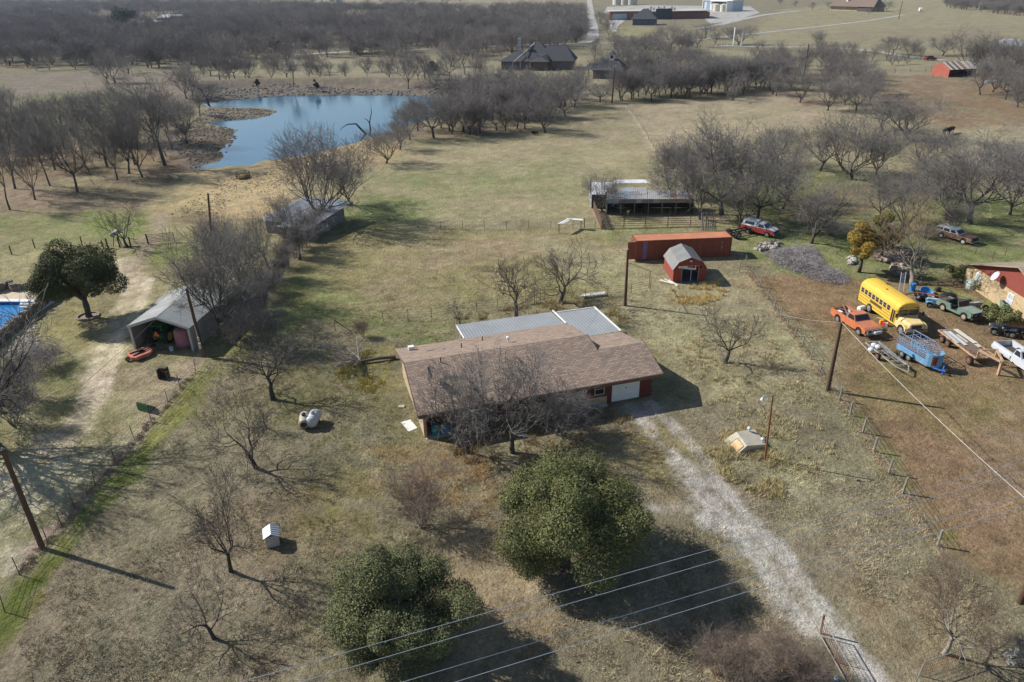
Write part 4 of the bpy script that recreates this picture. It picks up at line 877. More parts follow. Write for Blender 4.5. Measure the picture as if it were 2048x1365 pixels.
for y0,y1 in ((.0,.08),(LS-.08,LS)):
    if y0>0: b.box(.08,.9,y0,y1,.1,1.74); b.box(ww-.9,ww-.08,y0,y1,.1,1.74)
    else: b.box(.08,.95,y0,y1,.1,1.74); b.box(ww-.85,ww-.08,y0,y1,.1,1.74)
    for i in range(4):
        (x0,z0),(x1,z1)=pr[i],pr[i+1]; zb=1.74 if (i in(0,3)) else 2.05
        if i==0: b.hexa([(x0+.02,y0,1.74),(x1,y0,1.74),(x1,y1,1.74),(x0+.02,y1,1.74)],[(x0+.02,y0,1.78),(x1,y0,z1-.05),(x1,y1,z1-.05),(x0+.02,y1,1.78)])
        elif i==3: b.hexa([(x0,y0,1.74),(x1-.02,y0,1.74),(x1-.02,y1,1.74),(x0,y1,1.74)],[(x0,y0,z0-.05),(x1-.02,y0,1.78),(x1-.02,y1,1.78),(x0,y1,z0-.05)])
        else: b.hexa([(x0,y0,2.0),(x1,y0,2.0),(x1,y1,2.0),(x0,y1,2.0)],[(x0,y0,z0-.05),(x1,y0,z1-.05),(x1,y1,z1-.05),(x0,y1,z0-.05)])
b.build('wall',red,S)
k=MB(); k.box(.95,1.0,-.03,.06,.1,2.0); k.box(ww-.9,ww-.85,-.03,.06,.1,2.0); k.box(.95,ww-.85,-.03,.06,2.0,2.06); k.box(ww/2+.12,ww/2+.2,-.03,.03,.12,1.98); k.build('door_frame',mat('pale_grey_wood',(.35,.34,.33),.8),S)
k=MB(); k.box(.0,ww,0,LS,.0,.1); k.box(.8,ww-.8,-.35,0,.02,.1); k.build('floor',mat('blue_grey_floor',(.10,.12,.14),.8),S)
k=MB(); k.lathe([(.04,0),(.16,.05),(.16,.14),(.03,.2)],(ww/2+.0,-.12,2.55),n=10); k.build('lamp',white,S)
# ---- storm shelter
sA=G(1478,910);sB=G(1446,880);sC=G(1535,895); S=thing('storm_shelter','pale concrete storm shelter mound with a rusty sloping door','storm shelter',(sA[0],sA[1],0),math.atan2(sC[1]-sA[1],sC[0]-sA[0]))
S.rotation_euler=(0,0,0); o0=Vector(sA); q_=lambda px,py,z:Vector(G(px,py,z))-o0
A0=q_(1472,911,.02);B0=q_(1446,881,.02);F1=q_(1494,892,.72);K1=q_(1473,864,.72);R1=q_(1534,889,.38);R2=q_(1509,858,.38); dn=lambda v:Vector((v.x,v.y,-.1))
b=MB(); b.faces([A0,B0,K1,F1,R1,R2,dn(A0),dn(B0),dn(K1),dn(F1),dn(R1),dn(R2)],[(0,3,2,1),(3,4,5,2),(0,6,9,3),(3,9,10,4),(4,10,11,5),(5,11,8,2),(2,8,7,1)]); b.build('concrete_shell',mat('sandy_concrete',(.42,.385,.31),.9,0,.14,1.5,c2=(.33,.30,.24),p2=.4,sc2=1.2),S)
b=MB(); Q=[A0,F1,K1,B0]; b.pane(Q,.16,.80,.10,.62,.03); b2=MB(); b2.sheet(b.v,.03); dr_=b2.build('door',mat('rust_orange_door',(.52,.36,.20),.8,0,.3,3,c2=(.50,.24,.10),p2=.42,sc2=2),S); b=MB(); b.pane(Q,.13,.16,.08,.64,.03); b.pane(Q,.80,.83,.08,.64,.03); b.pane(Q,.16,.80,.07,.10,.03); b.pane(Q,.16,.80,.62,.65,.03); b.build('door_frame',steel_dark,S)
for v in (R2.lerp(K1,.35)*1.0+Vector((0,-.2,-.02)),R1.lerp(F1,.15)+Vector((0,.35,-.05))): b=MB(); b.lathe([(.07,0),(.07,.18),(.16,.22),(.17,.34),(.1,.42),(.02,.44)],tuple(v),n=12); b.build('turbine_vent',galv,S)
# ---- well house
q0=G(534,1098); q1=G(558,1093); l3,a3,w3=frame2(q0,q1); S=thing('pump_house','tiny white pump house with a ribbed metal gable roof','pump house',l3,a3+.05)
b=MB(); b.box(0,.8,0,.85,0,.85); b.build('wall',mat('dirty_white_boards',(.42,.41,.38),.8,0,.2,3),S); b=MB(); b.corr((-.1,.95,.85),(-.1,-.12,.85),(.4,-.12,1.12),(.4,.95,1.12),5,.03); b.corr((.9,-.12,.85),(.9,.95,.85),(.4,.95,1.12),(.4,-.12,1.12),5,.03); b.build('roof',galv,S)
b=MB(); b.box(.2,.6,-.02,.0,.05,.7); b.build('door',mat('dirty_white_boards',(.42,.41,.38)),S)
# ---- pool
S=thing('swimming_pool','blue swimming pool with pale paved deck and entry steps','pool',(0,0,0))
pw_=mat('blue_pool_wall',(.02,.13,.42),.5); P4=np.array(POOL); cen=P4.mean(0)
b=MB()
for i in range(4): a_,b2_=P4[i],P4[(i+1)%4]; b.poly([(*a_[:2],-1.9),(*b2_[:2],-1.9),(*b2_[:2],.06),(*a_[:2],.06)])
b.poly([(*p[:2],-1.9) for p in P4]); b.build('basin',pw_,S)
b=MB(); b.poly([(*p[:2],-.28) for p in P4]); b.build('water',watermat('pool_water',(.012,.17,.42),.08,.03,3.5,.5),S)
deckm=mat('tan_pool_deck',(.50,.42,.30),.85,0,.12,1); cop=mat('white_coping',(.66,.64,.60),.7,0,.08,2)
def world_poly(pts): return [G(a,b_) for a,b_ in pts]
dk=world_poly([(-60,606),(93,604),(128,582),(72,568),(-60,577)]); b=MB(); b.hexa if 0 else None
n=len(dk); b.faces([(p[0],p[1],.0) for p in dk]+[(p[0],p[1],.07) for p in dk],[tuple(range(n,2*n))]+[(i,(i+1)%n,n+(i+1)%n,n+i) for i in range(n)]); b.build('deck',deckm,S)
b=MB()
for i in (0,1,2): 
    a_,b2_=P4[i],P4[(i+1)%4]; d_=(b2_-a_)/np.linalg.norm(b2_-a_); nr=np.array([d_[1],-d_[0],0]); nr=nr if (nr@(a_-cen))>0 else -nr
    o_=a_-d_*.2; p_=b2_+d_*.2; q_=[o_,p_,p_+nr*.75,o_+nr*.75]; q_=q_ if np.cross((q_[1]-q_[0])[:2],(q_[2]-q_[1])[:2])>0 else q_[::-1]
    b.hexa([(x_,y_,.03+i*.004) for x_,y_,_ in q_],[(x_,y_,.11+i*.004) for x_,y_,_ in q_])
b.build('coping',cop,S)
st=G(45,604); b=MB()
for k_ in range(4): b.box(st[0]-.1,st[0]+1.3,st[1]-.25-.3*k_,st[1]+.15-.3*k_,-.9,.13-.2*k_)
b.build('steps',white,S)
for dx in (0,1.2):
    b=MB(); b.tube([(st[0]+dx,st[1]+.9,.08),(st[0]+dx,st[1]+.8,.9),(st[0]+dx,st[1]+.3,.95),(st[0]+dx,st[1]-.5,.45),(st[0]+dx,st[1]-.55,-.3)],.025,6); b.build('handrail',galv,S)
def rockwall(name,label,pts,hh,th,seed,col=(.20,.165,.135)):
    rg=rnd(seed); b=MB(); P=[G(a,c_) for a,c_ in pts]
    for i in range(len(P)-1):
        A=Vector(P[i]);B_=Vector(P[i+1]); L_=(B_-A).length; d=(B_-A)/L_; nn_=Vector((-d.y,d.x,0)); t=0
        while t<L_:
            w_=rg.uniform(.25,.5); z=0
            while z<hh*rg.uniform(.8,1.1):
                h_=rg.uniform(.18,.34); c_=A+d*(t+w_/2)+nn_*rg.uniform(-.06,.06); a_=rg.uniform(-.2,.2); dd=Vector((d.x*math.cos(a_)-d.y*math.sin(a_),d.x*math.sin(a_)+d.y*math.cos(a_),0)); n2=Vector((-dd.y,dd.x,0)); j=lambda:rg.uniform(.8,1.05)
                b.hexa([c_-dd*w_/2*j()-n2*th/2*j()+Vector((0,0,z)),c_+dd*w_/2*j()-n2*th/2*j()+Vector((0,0,z)),c_+dd*w_/2*j()+n2*th/2*j()+Vector((0,0,z)),c_-dd*w_/2*j()+n2*th/2*j()+Vector((0,0,z))],[c_-dd*w_/2*j()*.85-n2*th/2*j()*.9+Vector((0,0,z+h_*.98)),c_+dd*w_/2*j()*.85-n2*th/2*.9*j()+Vector((0,0,z+h_)),c_+dd*w_/2*.85*j()+n2*th/2*.9*j()+Vector((0,0,z+h_)),c_-dd*w_/2*.85*j()+n2*th/2*.9*j()+Vector((0,0,z+h_*.98))]); z+=h_*.95
            t+=w_*.92
    return tag(b.build(name,mat('brown_field_stone',col,.95,0,.5,2.2,c2=(.30,.25,.2),p2=.4,sc2=3)),label,'stone wall')
rockwall('stone_wall','jagged brown field-stone wall along the near side of the pool',[(-30,722),(0,684),(45,648),(82,618),(100,602),(120,592),(148,588)],1.0,.55,1)
rockwall('stone_wall','low jagged stone wall behind the pool deck',[(-40,595),(0,585),(22,576),(28,583),(76,575)],.8,.5,2)
rockwall('stone_wall','small corner of stone wall at the edge of the pool garden',[(76,575),(100,568),(118,574)],.35,.4,3,(.34,.31,.26))
q=G(176,634); b=MB(); b.lathe([(1.15,0),(1.15,.16),(.95,.18),(.95,.02)],n=28); o=tag(b.build('edging_ring',mat('brick_edging',(.25,.20,.16),.9)),'round brick edging ring around the live oak trunk','edging'); o.location=(q[0],q[1],0)
def rubble(name,label,cat,poly,n,size,col,seed,zf=0,c2=None):
    rg=np.random.RandomState(seed); P=np.array([G(*p)[:2] for p in poly]); lo=P.min(0);hi=P.max(0); b=MB(); k=0; r2=rnd(seed)
    while k<n:
        x,y=rg.uniform(lo[0],hi[0]),rg.uniform(lo[1],hi[1])
        if sdf_poly(np.array([x]),np.array([y]),P)[0]>0: continue
        s=size*rg.uniform(.5,1.4); z=H1(x,y)+zf*rg.rand(); a=rg.uniform(0,6.3)
        ring=lambda r,zz:[(x+r*s*math.cos(a+j*1.257)*r2.uniform(.75,1.1),y+r*s*math.sin(a+j*1.257)*r2.uniform(.75,1.1),z+zz*s) for j in range(5)]
        b.loft([ring(.9,-.2),ring(1,.25),ring(.6,.6)],True); k+=1
    o=b.build(name,mat(name+'_surface'+str(seed),col,.95,0,.4,1.5,c2=c2)); tag(o,label,cat,kind='stuff'); return o
rubble('rock_bed','bed of pale river stones curving below the pool wall','stones',[(62,655),(75,650),(80,690),(110,705),(108,715),(60,712),(30,710),(10,730),(20,690)],420,.13,(.40,.37,.33),5,c2=(.22,.19,.17))
rubble('bank_stones','grey stones scattered over the far bank of the pond','stones',[(380,180),(600,172),(880,184),(885,192),(700,188),(560,189),(400,205)],900,.38,(.20,.185,.175),6)
rubble('bank_stones','brown stones on the spit and left shore of the pond','stones',[(360,262),(380,245),(420,216),(550,219),(540,226),(440,242),(470,255),(470,272),(450,300),(385,335),(350,300)],900,.25,(.17,.15,.14),7)
rubble('fallen_leaves','tan leaf litter and dung strewn by the hay ring','litter',[(380,405),(440,355),(560,340),(560,380),(470,400),(420,440),(330,430)],700,.10,(.12,.09,.07),8)
# ---- house at the right edge
q0=G(1926,565); q1=G(2030,635); l3,a3,w3=frame2(q0,q1); S=thing('stone_house','tan stone house with red gable boards and flat brown roof at the right edge','house',l3,a3)
ston=mat('chopped_stone',(.46,.35,.21),.9,0,.3,4,c2=(.30,.21,.14),p2=.42,sc2=3.4); 
gw=17.0; b=MB(); b.box(0,gw,0,.3,0,2.3); b.box(0,.3,.3,10.0,0,2.3); b.build('stone_wall',ston,S)
b=MB(); zg=5.0; b.faces([(0,.02,2.303),(gw,.02,2.303),(gw,.28,2.303),(0,.28,2.303),(gw/2,.02,zg),(gw/2,.28,zg)],[(0,1,4),(2,3,5),(0,4,5,3),(1,2,5,4)]); b.build('gable_boards',mat('brick_red_boards',(.22,.055,.04),.8,0,.2,2,streak=(6,6,.6)),S)
b=MB(); b.sheet([(-.6,-.5,2.1),(gw/2,-.5,zg+.12),(gw/2,10.6,zg+.12),(-.6,10.6,2.1)][::-1] if 0 else [(-.6,10.6,2.12),(-.6,-.55,2.12),(gw/2,-.55,zg+.14),(gw/2,10.6,zg+.14)],.12); b.sheet([(gw+.6,-.55,2.12),(gw+.6,10.6,2.12),(gw/2,10.6,zg+.14),(gw/2,-.55,zg+.14)],.12)
b.build('roof',mat('tan_roofing',(.30,.25,.18),.9,0,.15,1),S)
for u0 in (1.9,7.6): 
    b=MB(); b.box(u0,u0+.9,-.05,-.003,.7,2.0); wf=b.build('window',white,S); b=MB(); b.box(u0+.08,u0+.82,-.06,-.051,.8,1.3); b.box(u0+.08,u0+.82,-.06,-.051,1.38,1.92); b.build('pane',mat('pale_blind',(.40,.45,.50),.3),wf)
b=MB(); c_=Vector((6.0,-.7,3.1)); dr=Vector((-.2,-.9,.55)).normalized(); a_=dr.cross(Vector((0,0,1))).normalized(); b_=a_.cross(dr); b.loft([[c_+dr*(q*q*.5)+(a_*math.cos(k*.393)+b_*math.sin(k*.393))*q for k in range(16)] for q in (.02,.25,.45,.55)],False); b.tube([tuple(c_),(6.0,.0,2.9)],.03,5); b.tube([tuple(c_),tuple(c_+dr*.6)],.02,5); b.build('satellite_dish',mat('pale_dish',(.45,.50,.54),.5),S)
# ---- far buildings
def hiproof(b,x0,x1,y0,y1,z0,z1,ov=.5,hip=None):
    x0-=ov;x1+=ov;y0-=ov;y1+=ov; h=(y1-y0)/2 if hip is None else hip; ym=(y0+y1)/2
    b.faces([(x0,y0,z0),(x1,y0,z0),(x1,y1,z0),(x0,y1,z0),(x0+h,ym,z1),(x1-h,ym,z1)],[(0,1,5,4),(1,2,5),(2,3,4,5),(3,0,4),(3,2,1,0)])
slate=mat('dark_slate_roof',(.060,.062,.070),.85,0,.12,.8); brown_brick=brickmat('brown_brick',(.15,.10,.085),(.11,.08,.07),(.16,.14,.12),.5,.2)
q0=G(1000,141); q1=G(1148,141); l3,a3,w3=frame2(q0,q1); S=thing('dark_roofed_house','large brick house with steep dark hip roofs and a pale chimney','house',l3,a3)
b=MB(); b.box(.5,w3-.4,0.2,11,0,3.2); b.box(13,18.5,-1.5,.19,0,3.2); b.build('wall',brown_brick,S)
b=MB(); hiproof(b,0,12,0,11,3.2,6.3); hiproof(b,7,21,1.0,16,3.22,9.2,.3,6.5); hiproof(b,12.6,19,-1.9,9,3.24,5.6); hiproof(b,14,w3,.6,13,3.26,8.2,.4,4.0); b.build('roof',slate,S)
b=MB(); b.box(6.2,7.4,5.5,6.5,3,11.0); b.build('chimney',mat('pale_chimney',(.38,.38,.40),.8),S)
for x0,x1 in ((2.0,4.6),(5.5,7.2),(8.0,9.6),(10.0,11.8),(20.5,21.6),(23,25)): b=MB(); b.box(x0,x1,.1,.19,.6,2.6); b.build('window',mat('porch_glass',(.10,.12,.14),.15),S)
b=MB(); b.box(5,12.2,-1.9,.1,0,.2); [b.box(x_,x_+.35,-1.8,-1.5,.2,3.2) for x_ in (5.1,8,11.8)]; b.build('porch',mat('beige_porch',(.35,.30,.25),.8),S)
b=MB(); b.bar((5.8,-2.2,3.3),(12.4,8.3,9.1),.3,.15); b.build('ridge_trim',mat('pale_ridge',(.3,.3,.31),.8),S)
q0=G(1162,157); q1=G(1244,160); l3,a3,w3=frame2(q0,q1); S=thing('pavilion_house','smaller brick guest house with dark roof, white cupola and open corner porch','house',l3,a3)
b=MB(); b.box(4.3,w3,0,8,0,2.9); b.build('wall',brown_brick,S); b=MB(); hiproof(b,3.9,w3,0,8.6,2.9,6.2,.4,3.2); hiproof(b,.5,5.2,.3,7,2.88,4.8,.4,2.0); b.build('roof',slate,S)
b=MB(); [b.box(x_,x_+.3,y_,y_+.3,0,2.85) for x_,y_ in ((.4,.4),(2.4,.2),(.4,6.4))]; b.build('porch_post',mat('cedar_post',(.36,.26,.17),.8),S)
b=MB(); b.box(9.0,10.5,3.6,5.1,5.6,7.6); cu_=b.build('cupola',white,S); b=MB(); b.box(9.2,10.3,3.58,3.6,6.3,7.4); b.build('louvre',dark,cu_); b=MB(); b.faces([(8.7,3.3,7.6),(10.8,3.3,7.6),(10.8,5.4,7.6),(8.7,5.4,7.6),(9.75,4.35,9.0)],[(0,1,4),(1,2,4),(2,3,4),(3,0,4),(3,2,1,0)]); b.build('cupola_roof',slate,cu_)
for x0 in (6.2,8.4,10.4): b=MB(); b.box(x0,x0+1,-.06,0,.2,2.2); b.build('window',mat('porch_glass',(.1,.12,.14)),S)
q0=G(1262,51); q1=G(1312,51); l3,a3,w3=frame2(q0,q1); S=thing('cottage','dark hip-roofed cottage in front of the long flat building','house',l3,a3)
b=MB(); b.box(1,w3-1,0,12,0,4); b.build('wall',mat('blue_grey_wall',(.10,.12,.15),.8),S); b=MB(); hiproof(b,0,w3,-.5,14,4,10.5,.8,8); b.build('roof',slate,S)
for k_ in range(4): b=MB(); b.box(3+k_*4.2,5+k_*4.2,-.06,0,.5,3); b.build('window',mat('porch_glass',(.1,.12,.14)),S)
q0=G(1219,41); q1=G(1420,38); l3,a3,w3=frame2(q0,q1); S=thing('flat_roofed_building','very long flat-roofed brick building with pale roof and rooftop units','building',l3,a3)
b=MB(); b.box(0,w3*.34,0,24,0,6); b.box(w3*.34+.01,w3*.68,2,40,0,5.5); b.box(w3*.68+.01,w3,3,40,0,4.8); b.build('wall',mat('brick_brown_wall',(.20,.10,.075),.9,0,.2,.1),S)
b=MB(); b.box(-.5,w3*.34,-.4,24.4,6,6.5); b.box(w3*.34+.02,w3+.5,1.5,40.5,5.5,6.0); b.build('roof',mat('pale_flat_roof',(.46,.42,.37),.9,0,.12,.05),S)
for x0 in (2.5,19): b=MB(); b.box(x0,x0+11,-.1,-.003,.3,4.6); b.build('garage_door',mat('pale_blue_door',(.34,.40,.46),.7),S)
for k_ in range(9): b=MB(); x0=w3*(.38+.035*k_); b.box(x0,x0+1.8,8+(k_%3)*5,10+(k_%3)*5,6,8+(k_%2)); b.build('rooftop_unit',galv,S)
b=MB(); b.box(w3*.46,w3*.62,.5,2.0,0,7.8); b.build('parapet',slate,S)
q0=G(1397,22); q1=G(1455,24); l3,a3,w3=frame2(q0,q1); S=thing('tank_shed','white steel shed with blue doors beside pale round tanks','shed',l3,a3)
b=MB(); b.box(0,w3,6,20,0,9); b.build('wall',mat('pale_steel_wall',(.50,.54,.58),.6),S); b=MB(); b.box(-.5,w3+.5,5,21,9,9.8); b.box(-.5,0,5,6,0,9); b.box(w3*.45,w3*.47,-2,6,0,9); b.box(w3*.45,w3,-2.2,5,8.6,9.2); b.box(w3-.4,w3,-2,6,0,9); b.build('white_frame',white,S); b=MB(); b.box(4,w3*.4,5.9,6,0,8); b.build('door',mat('blue_panel',(.20,.30,.42),.6),S)
for i,(x_,lb) in enumerate(((w3*.52,'left'),(w3*.62,'middle'),(w3*.85,'right'))):
    b=MB(); b.lathe([(3.3,0),(3.3,6.0),(.3,6.8)],n=18); o=tag(b.build('storage_tank',mat('cream_tank',(.55,.53,.45),.6)),'cream storage tank, %s one under the white steel frame'%lb,'tank','storage tanks'); o.location=(l3[0]+x_*math.cos(a3),l3[1]+x_*math.sin(a3)-1,0)
for i,x_ in enumerate((1235,1250,1264)):
    p=G(x_,10); b=MB(); b.lathe([(6,0),(6,9),(.3,10.5)],n=18); o=tag(b.build('storage_tank',mat('cream_tank',(.55,.53,.45),.6)),'%s far pale tank beyond the long flat building'%(('left','middle','right')[i]),'tank','far pale tanks'); o.location=(p[0],p[1],0)
# hilltop ranch house
q0=G(1658,21); q1=G(1752,24); l3,a3,w3=frame2(q0,q1); S=thing('hilltop_house','low brown-roofed house on the hill pasture','house',l3,a3)
b=MB(); b.box(1,w3-1,0,12,0,3.6); b.build('wall',mat('buff_wall',(.34,.28,.19),.9,0,.3,.2),S); b=MB(); hiproof(b,0,w3*.68,-2,14,3.6,8.5,.5,2); hiproof(b,w3*.6,w3,-4,12,3.7,10.6,.5,3); b.build('roof',mat('brown_far_roof',(.17,.125,.10),.9),S); b=MB(); b.box(w3*.28,w3*.32,4,7,6,11); b.build('chimney',mat('cream_tank',(.55,.53,.45)),S)
b=MB(); b.box(w3*.66,w3*.95,-3.5,-.1,0,3.5); b.build('porch_wall',mat('dark_boards',(.09,.08,.07)),S)
# far sheds in woods
for i,(x,y,wd,hh,c_,lb) in enumerate([(178,46,56,5,(.20,.24,.22),'green-grey roofed shed half hidden in the far woods'),(316,44,44,6,(.62,.66,.70),'white-roofed barn bright among the far woods'),(280,50,40,3.5,(.50,.52,.52),'pale low shed left of the white-roofed barn'),(1958,20,30,6,(.40,.38,.34),'shed with a one-sided roof at the far tree line'),(2006,112,34,6,(.42,.45,.50),'round-backed white shed behind the red barn trees')]):
    q0=G(x,y);q1=G(x+wd,y); l3,a3,w3=frame2(q0,q1); S=thing('far_shed',lb,'shed',l3,a3); m_=mat('far_roof%d'%i,c_,.6); b=MB(); b.box(0,w3,0,10,0,hh*.6); b.build('wall',mat('grey_boards',(.2,.2,.19)),S); b=MB(); hiproof(b,0,w3,0,10,hh*.6,hh,.6,.6); b.build('roof',m_,S)
p=G(678,17); b=MB(); b.lathe([(6,0),(4.2,4),(3.8,46),(5,50)],n=20); o=tag(b.build('water_tower',mat('pale_blue_steel',(.36,.42,.47),.6)),'pale blue column of the water tower at the top edge','water tower'); o.location=(p[0],p[1],0)
# red barn
q0=G(1862,150); q1=G(1896,155); l3,a3,w3=frame2(q0,q1); S=thing('red_barn','weathered red barn with a patchy striped tin roof and open dark side','barn',l3,a3)
rb=mat('bright_red_barn',(.34,.10,.07),.85,0,.15,.6); ww=w3; LL=12.5
# gable end faces left-front; long side runs to the right
b=MB(); b.box(0,ww,0,.15,0,2.5); b.faces([(0,0,2.503),(ww,0,2.503),(ww,.15,2.503),(0,.15,2.503),(ww/2,0,4.3),(ww/2,.15,4.3)],[(0,1,4),(2,3,5),(0,4,5,3),(1,2,5,4)]); b.box(0,.15,.15,LL,0,2.5); b.build('wall',rb,S)
b=MB(); b.box(.2,ww-1.5,LL-.15,LL,0,2.5); [b.box(ww-.2,ww-.05,k_*3,k_*3+.2,0,2.5) for k_ in range(1,5)]; b.build('back_boards',mat('dark_boards',(.09,.08,.07)),S)
b=MB(); rg=rnd(3); tm=[mat('tin_pale',(.5,.47,.44),.6),mat('dark_gap',(.06,.05,.05),.9),mat('tin_rust',(.26,.17,.13),.8)]
for i in range(24):
    y0=i*LL/24; b.mat(rg.choice([0,0,1,2])).sheet([(ww+.5,y0,2.35),(ww+.5,y0+LL/24-.02,2.35),(ww/2,y0+LL/24-.02,4.4),(ww/2,y0,4.4)],.04); b.mat(2).sheet([(-.4,y0+LL/24-.02,2.4),(-.4,y0,2.4),(ww/2,y0,4.4),(ww/2,y0+LL/24-.02,4.4)],.04)
b.build('roof',tm,S)
# ================================================================ VEHICLES
tyre=mat('tyre_rubber',(.022,.022,.024),.85,0,.2,6,c2=(.09,.075,.06),p2=.3); rimm=mat('dull_rim',(.26,.25,.24),.5,.3,.2,6); chrome=mat('dull_chrome',(.42,.43,.44),.3,.7,.2,5)
lampm=mat('lamp_lens',(.55,.53,.48),.2,0,.1); redlens=mat('red_lens',(.35,.02,.015),.3); black=mat('black_paint',(.02,.02,.022),.5,0,.3,4)
def put(a,b_):  # rear wheel contact pixel, front wheel contact pixel -> transform with origin at rear contact
    p=G(*a);q=G(*b_); return (p[0],p[1],H1(p[0],p[1])),math.atan2(q[1]-p[1],q[0]-p[0]),float(np.hypot(*(q-p)[:2]))
def wheel(parent,x,y,r,w_,hub=rimm,z=None,dual=False):
    z=r if z is None else z
    b=MB(); b.lathe([(r*.55,-w_/2),(r*.93,-w_/2),(r,-w_*.3),(r,w_*.3),(r*.93,w_/2),(r*.55,w_/2)],(x,y,z),'y',18); o=b.build('wheel',tyre,parent)
    b=MB(); b.lathe([(.02,-w_*.60),(r*.22,-w_*.60),(r*.3,-w_*.53),(r*.6,-w_*.53),(r*.6,w_*.53),(r*.3,w_*.53),(r*.22,w_*.60),(.02,w_*.60)],(x,y,z),'y',14); b.build('rim',hub,o); return o
def side(b,prof,y0,y1,tap=0):
    """extrude side profile (x,z) between y0 and y1"""
    n=len(prof); b.faces([(x,y0,z) for x,z in prof]+[(x,y1,z) for x,z in prof],[tuple(range(n)),tuple(range(2*n-1,n-1,-1))]+[(i,n+i,n+(i+1)%n,(i+1)%n) for i in range(n)])
def arch(x,r,z0,n=7): return [(x+r*math.cos(math.pi*k/n),z0+r*math.sin(math.pi*k/n)) for k in range(n+1)]   # from +x over to -x
def lamp2(p,x,y,z,r=.1,m=lampm,name='headlight'):
    for s in (-1,1): b=MB(); b.lathe([(r,0),(r,.04),(r*.6,.06)],(x,s*y,z),'x',10); b.build(name,m,p)
# local frame of every vehicle: +x forward, origin on the ground under the rear axle
# ---- school bus (its right side faces the camera)
l,a,wb=put((1738,625),(1797,668))
off=Vector((-math.sin(a),math.cos(a),0))*1.12; l=(l[0]+off.x,l[1]+off.y,0)
B=thing('school_bus','faded yellow school bus with rounded roof and pale hood','bus',l,a); wb=5.35
yel=mat('school_bus_yellow',(.66,.43,.06),.5,0,.1,1.2,c2=(.62,.42,.08),p2=.36); hoodm=mat('sunbleached_hood',(.70,.52,.24),.7,0,.1,2,c2=(.55,.40,.2),p2=.34)
x0,x1=-2.35,4.35; hw_=1.2
sec=[(-hw_,.55),(-hw_,2.25),(-hw_+.08,2.5),(-hw_+.32,2.74),(-.5,2.9),(0,2.94),(.5,2.9),(hw_-.32,2.74),(hw_-.08,2.5),(hw_,2.25),(hw_,.55)]
b=MB(); rings=[]
for x,s,dz in ((x0,.88,-.22),(x0+.12,.97,-.06),(x0+.35,1,0),(x1-.5,1,0),(x1-.12,.98,-.04),(x1,.93,-.14)): rings.append([(x,y*s,z if z<2.3 else 2.25+(z-2.25)*(1+dz)) for y,z in sec])
b.loft(rings,True); body=b.build('body',yel,B)
b=MB()
for z in (1.42,1.12,.82):
    for s in (-1,1): b.box(x0+.3,x1-.9 if s<0 else x1-.3,min(s*hw_,s*(hw_+.012)),max(s*hw_,s*(hw_+.012)),z,z+.04)
b.build('rub_rail',black,B)
b=MB(); b.box(x0+2.25,x0+4.3,-hw_-.016,-hw_-.0125,1.2,1.4); b.build('name_panel',mat('dark_band',(.07,.04,.03),.8),B)
nw=8; sp=(x1-1.05-(x0+.35))/nw
for s in (-1,1):
    for i in range(nw+(1 if s>0 else 0)):
        u=x0+.35+i*sp; w0,w1=sorted((s*(hw_+.004),s*(hw_+.014)))
        b=MB(); b.box(u+.05,u+sp-.1,w0,w1,1.6,2.14); f_=b.build('window',mat('window_trim',(.30,.28,.22),.6),B); w0,w1=sorted((s*(hw_+.015),s*(hw_+.02)))
        b=MB(); b.box(u+.09,u+sp-.14,w0,w1,1.64,1.85); b.box(u+.09,u+sp-.14,w0,w1,1.89,2.1); b.build('pane',glass,f_)
b=MB(); b.box(x1-.85,x1-.2,-hw_-.02,-hw_-.003,.62,2.1); d=b.build('door',mat('school_bus_yellow',(1,1,1)),B); b=MB(); b.box(x1-.8,x1-.56,-hw_-.027,-hw_-.021,.75,2.02); b.box(x1-.5,x1-.26,-hw_-.027,-hw_-.021,.75,2.02); b.build('pane',glass,d)
b=MB(); Q=[(x1+.0,-1.08,1.55),(x1+.0,1.08,1.55),(x1+.0,1.05,2.18),(x1+.0,-1.05,2.18)]; b.pane(Q,0,.485,0,1,.012); b.pane(Q,.515,1,0,1,.012); b.build('windshield',glass,B)
b=MB(); b.pane([(x1,-.55,2.28),(x1,.55,2.28),(x1,.5,2.5),(x1,-.5,2.5)],0,1,0,1,.015); b.build('sign_panel',mat('dull_ochre',(.45,.32,.05),.7),B)
for y in (-.9,-.7,.7,.9): b=MB(); b.lathe([(.085,0),(.085,.03)],(x1-.02,y,2.34),'x',10); b.build('warning_lamp',redlens,B)
b=MB(); hx0,hx1=x1,x1+1.65
b.loft([[(hx0,-1.05,.75),(hx0,1.05,.75),(hx0,1.0,1.35),(hx0,.85,1.5),(hx0,-.85,1.5),(hx0,-1.0,1.35)],[(hx1-.1,-.8,.75),(hx1-.1,.8,.75),(hx1-.1,.78,1.25),(hx1-.1,.65,1.37),(hx1-.1,-.65,1.37),(hx1-.1,-.78,1.25)],[(hx1,-.75,.8),(hx1,.75,.8),(hx1,.73,1.18),(hx1,.6,1.3),(hx1,-.6,1.3),(hx1,-.73,1.18)]],True); b.build('hood',hoodm,B)
for s in (-1,1):
    b=MB(); pr=[(hx0-.05,.62)]+[(hx0-.05,1.1),(hx0+.45,1.22),(hx0+1.3,1.15),(hx1-.02,.95),(hx1-.02,.62)]+arch(wb,.56,.5)[0:]; side(b,pr,*sorted((s*.76,s*1.17))); b.build('fender',hoodm if s<0 else hoodm,B)
b=MB(); b.box(hx1+.002,hx1+.03,-.52,.52,.84,1.2); gr=b.build('grille',mat('brown_grille',(.16,.10,.06),.8),B); b=MB(); [b.box(hx1+.032,hx1+.045,-.48,.48,z,z+.04) for z in (.9,1.0,1.1)]; b.build('slat',black,gr)
lamp2(B,hx1-.0,.95,.85,.12)
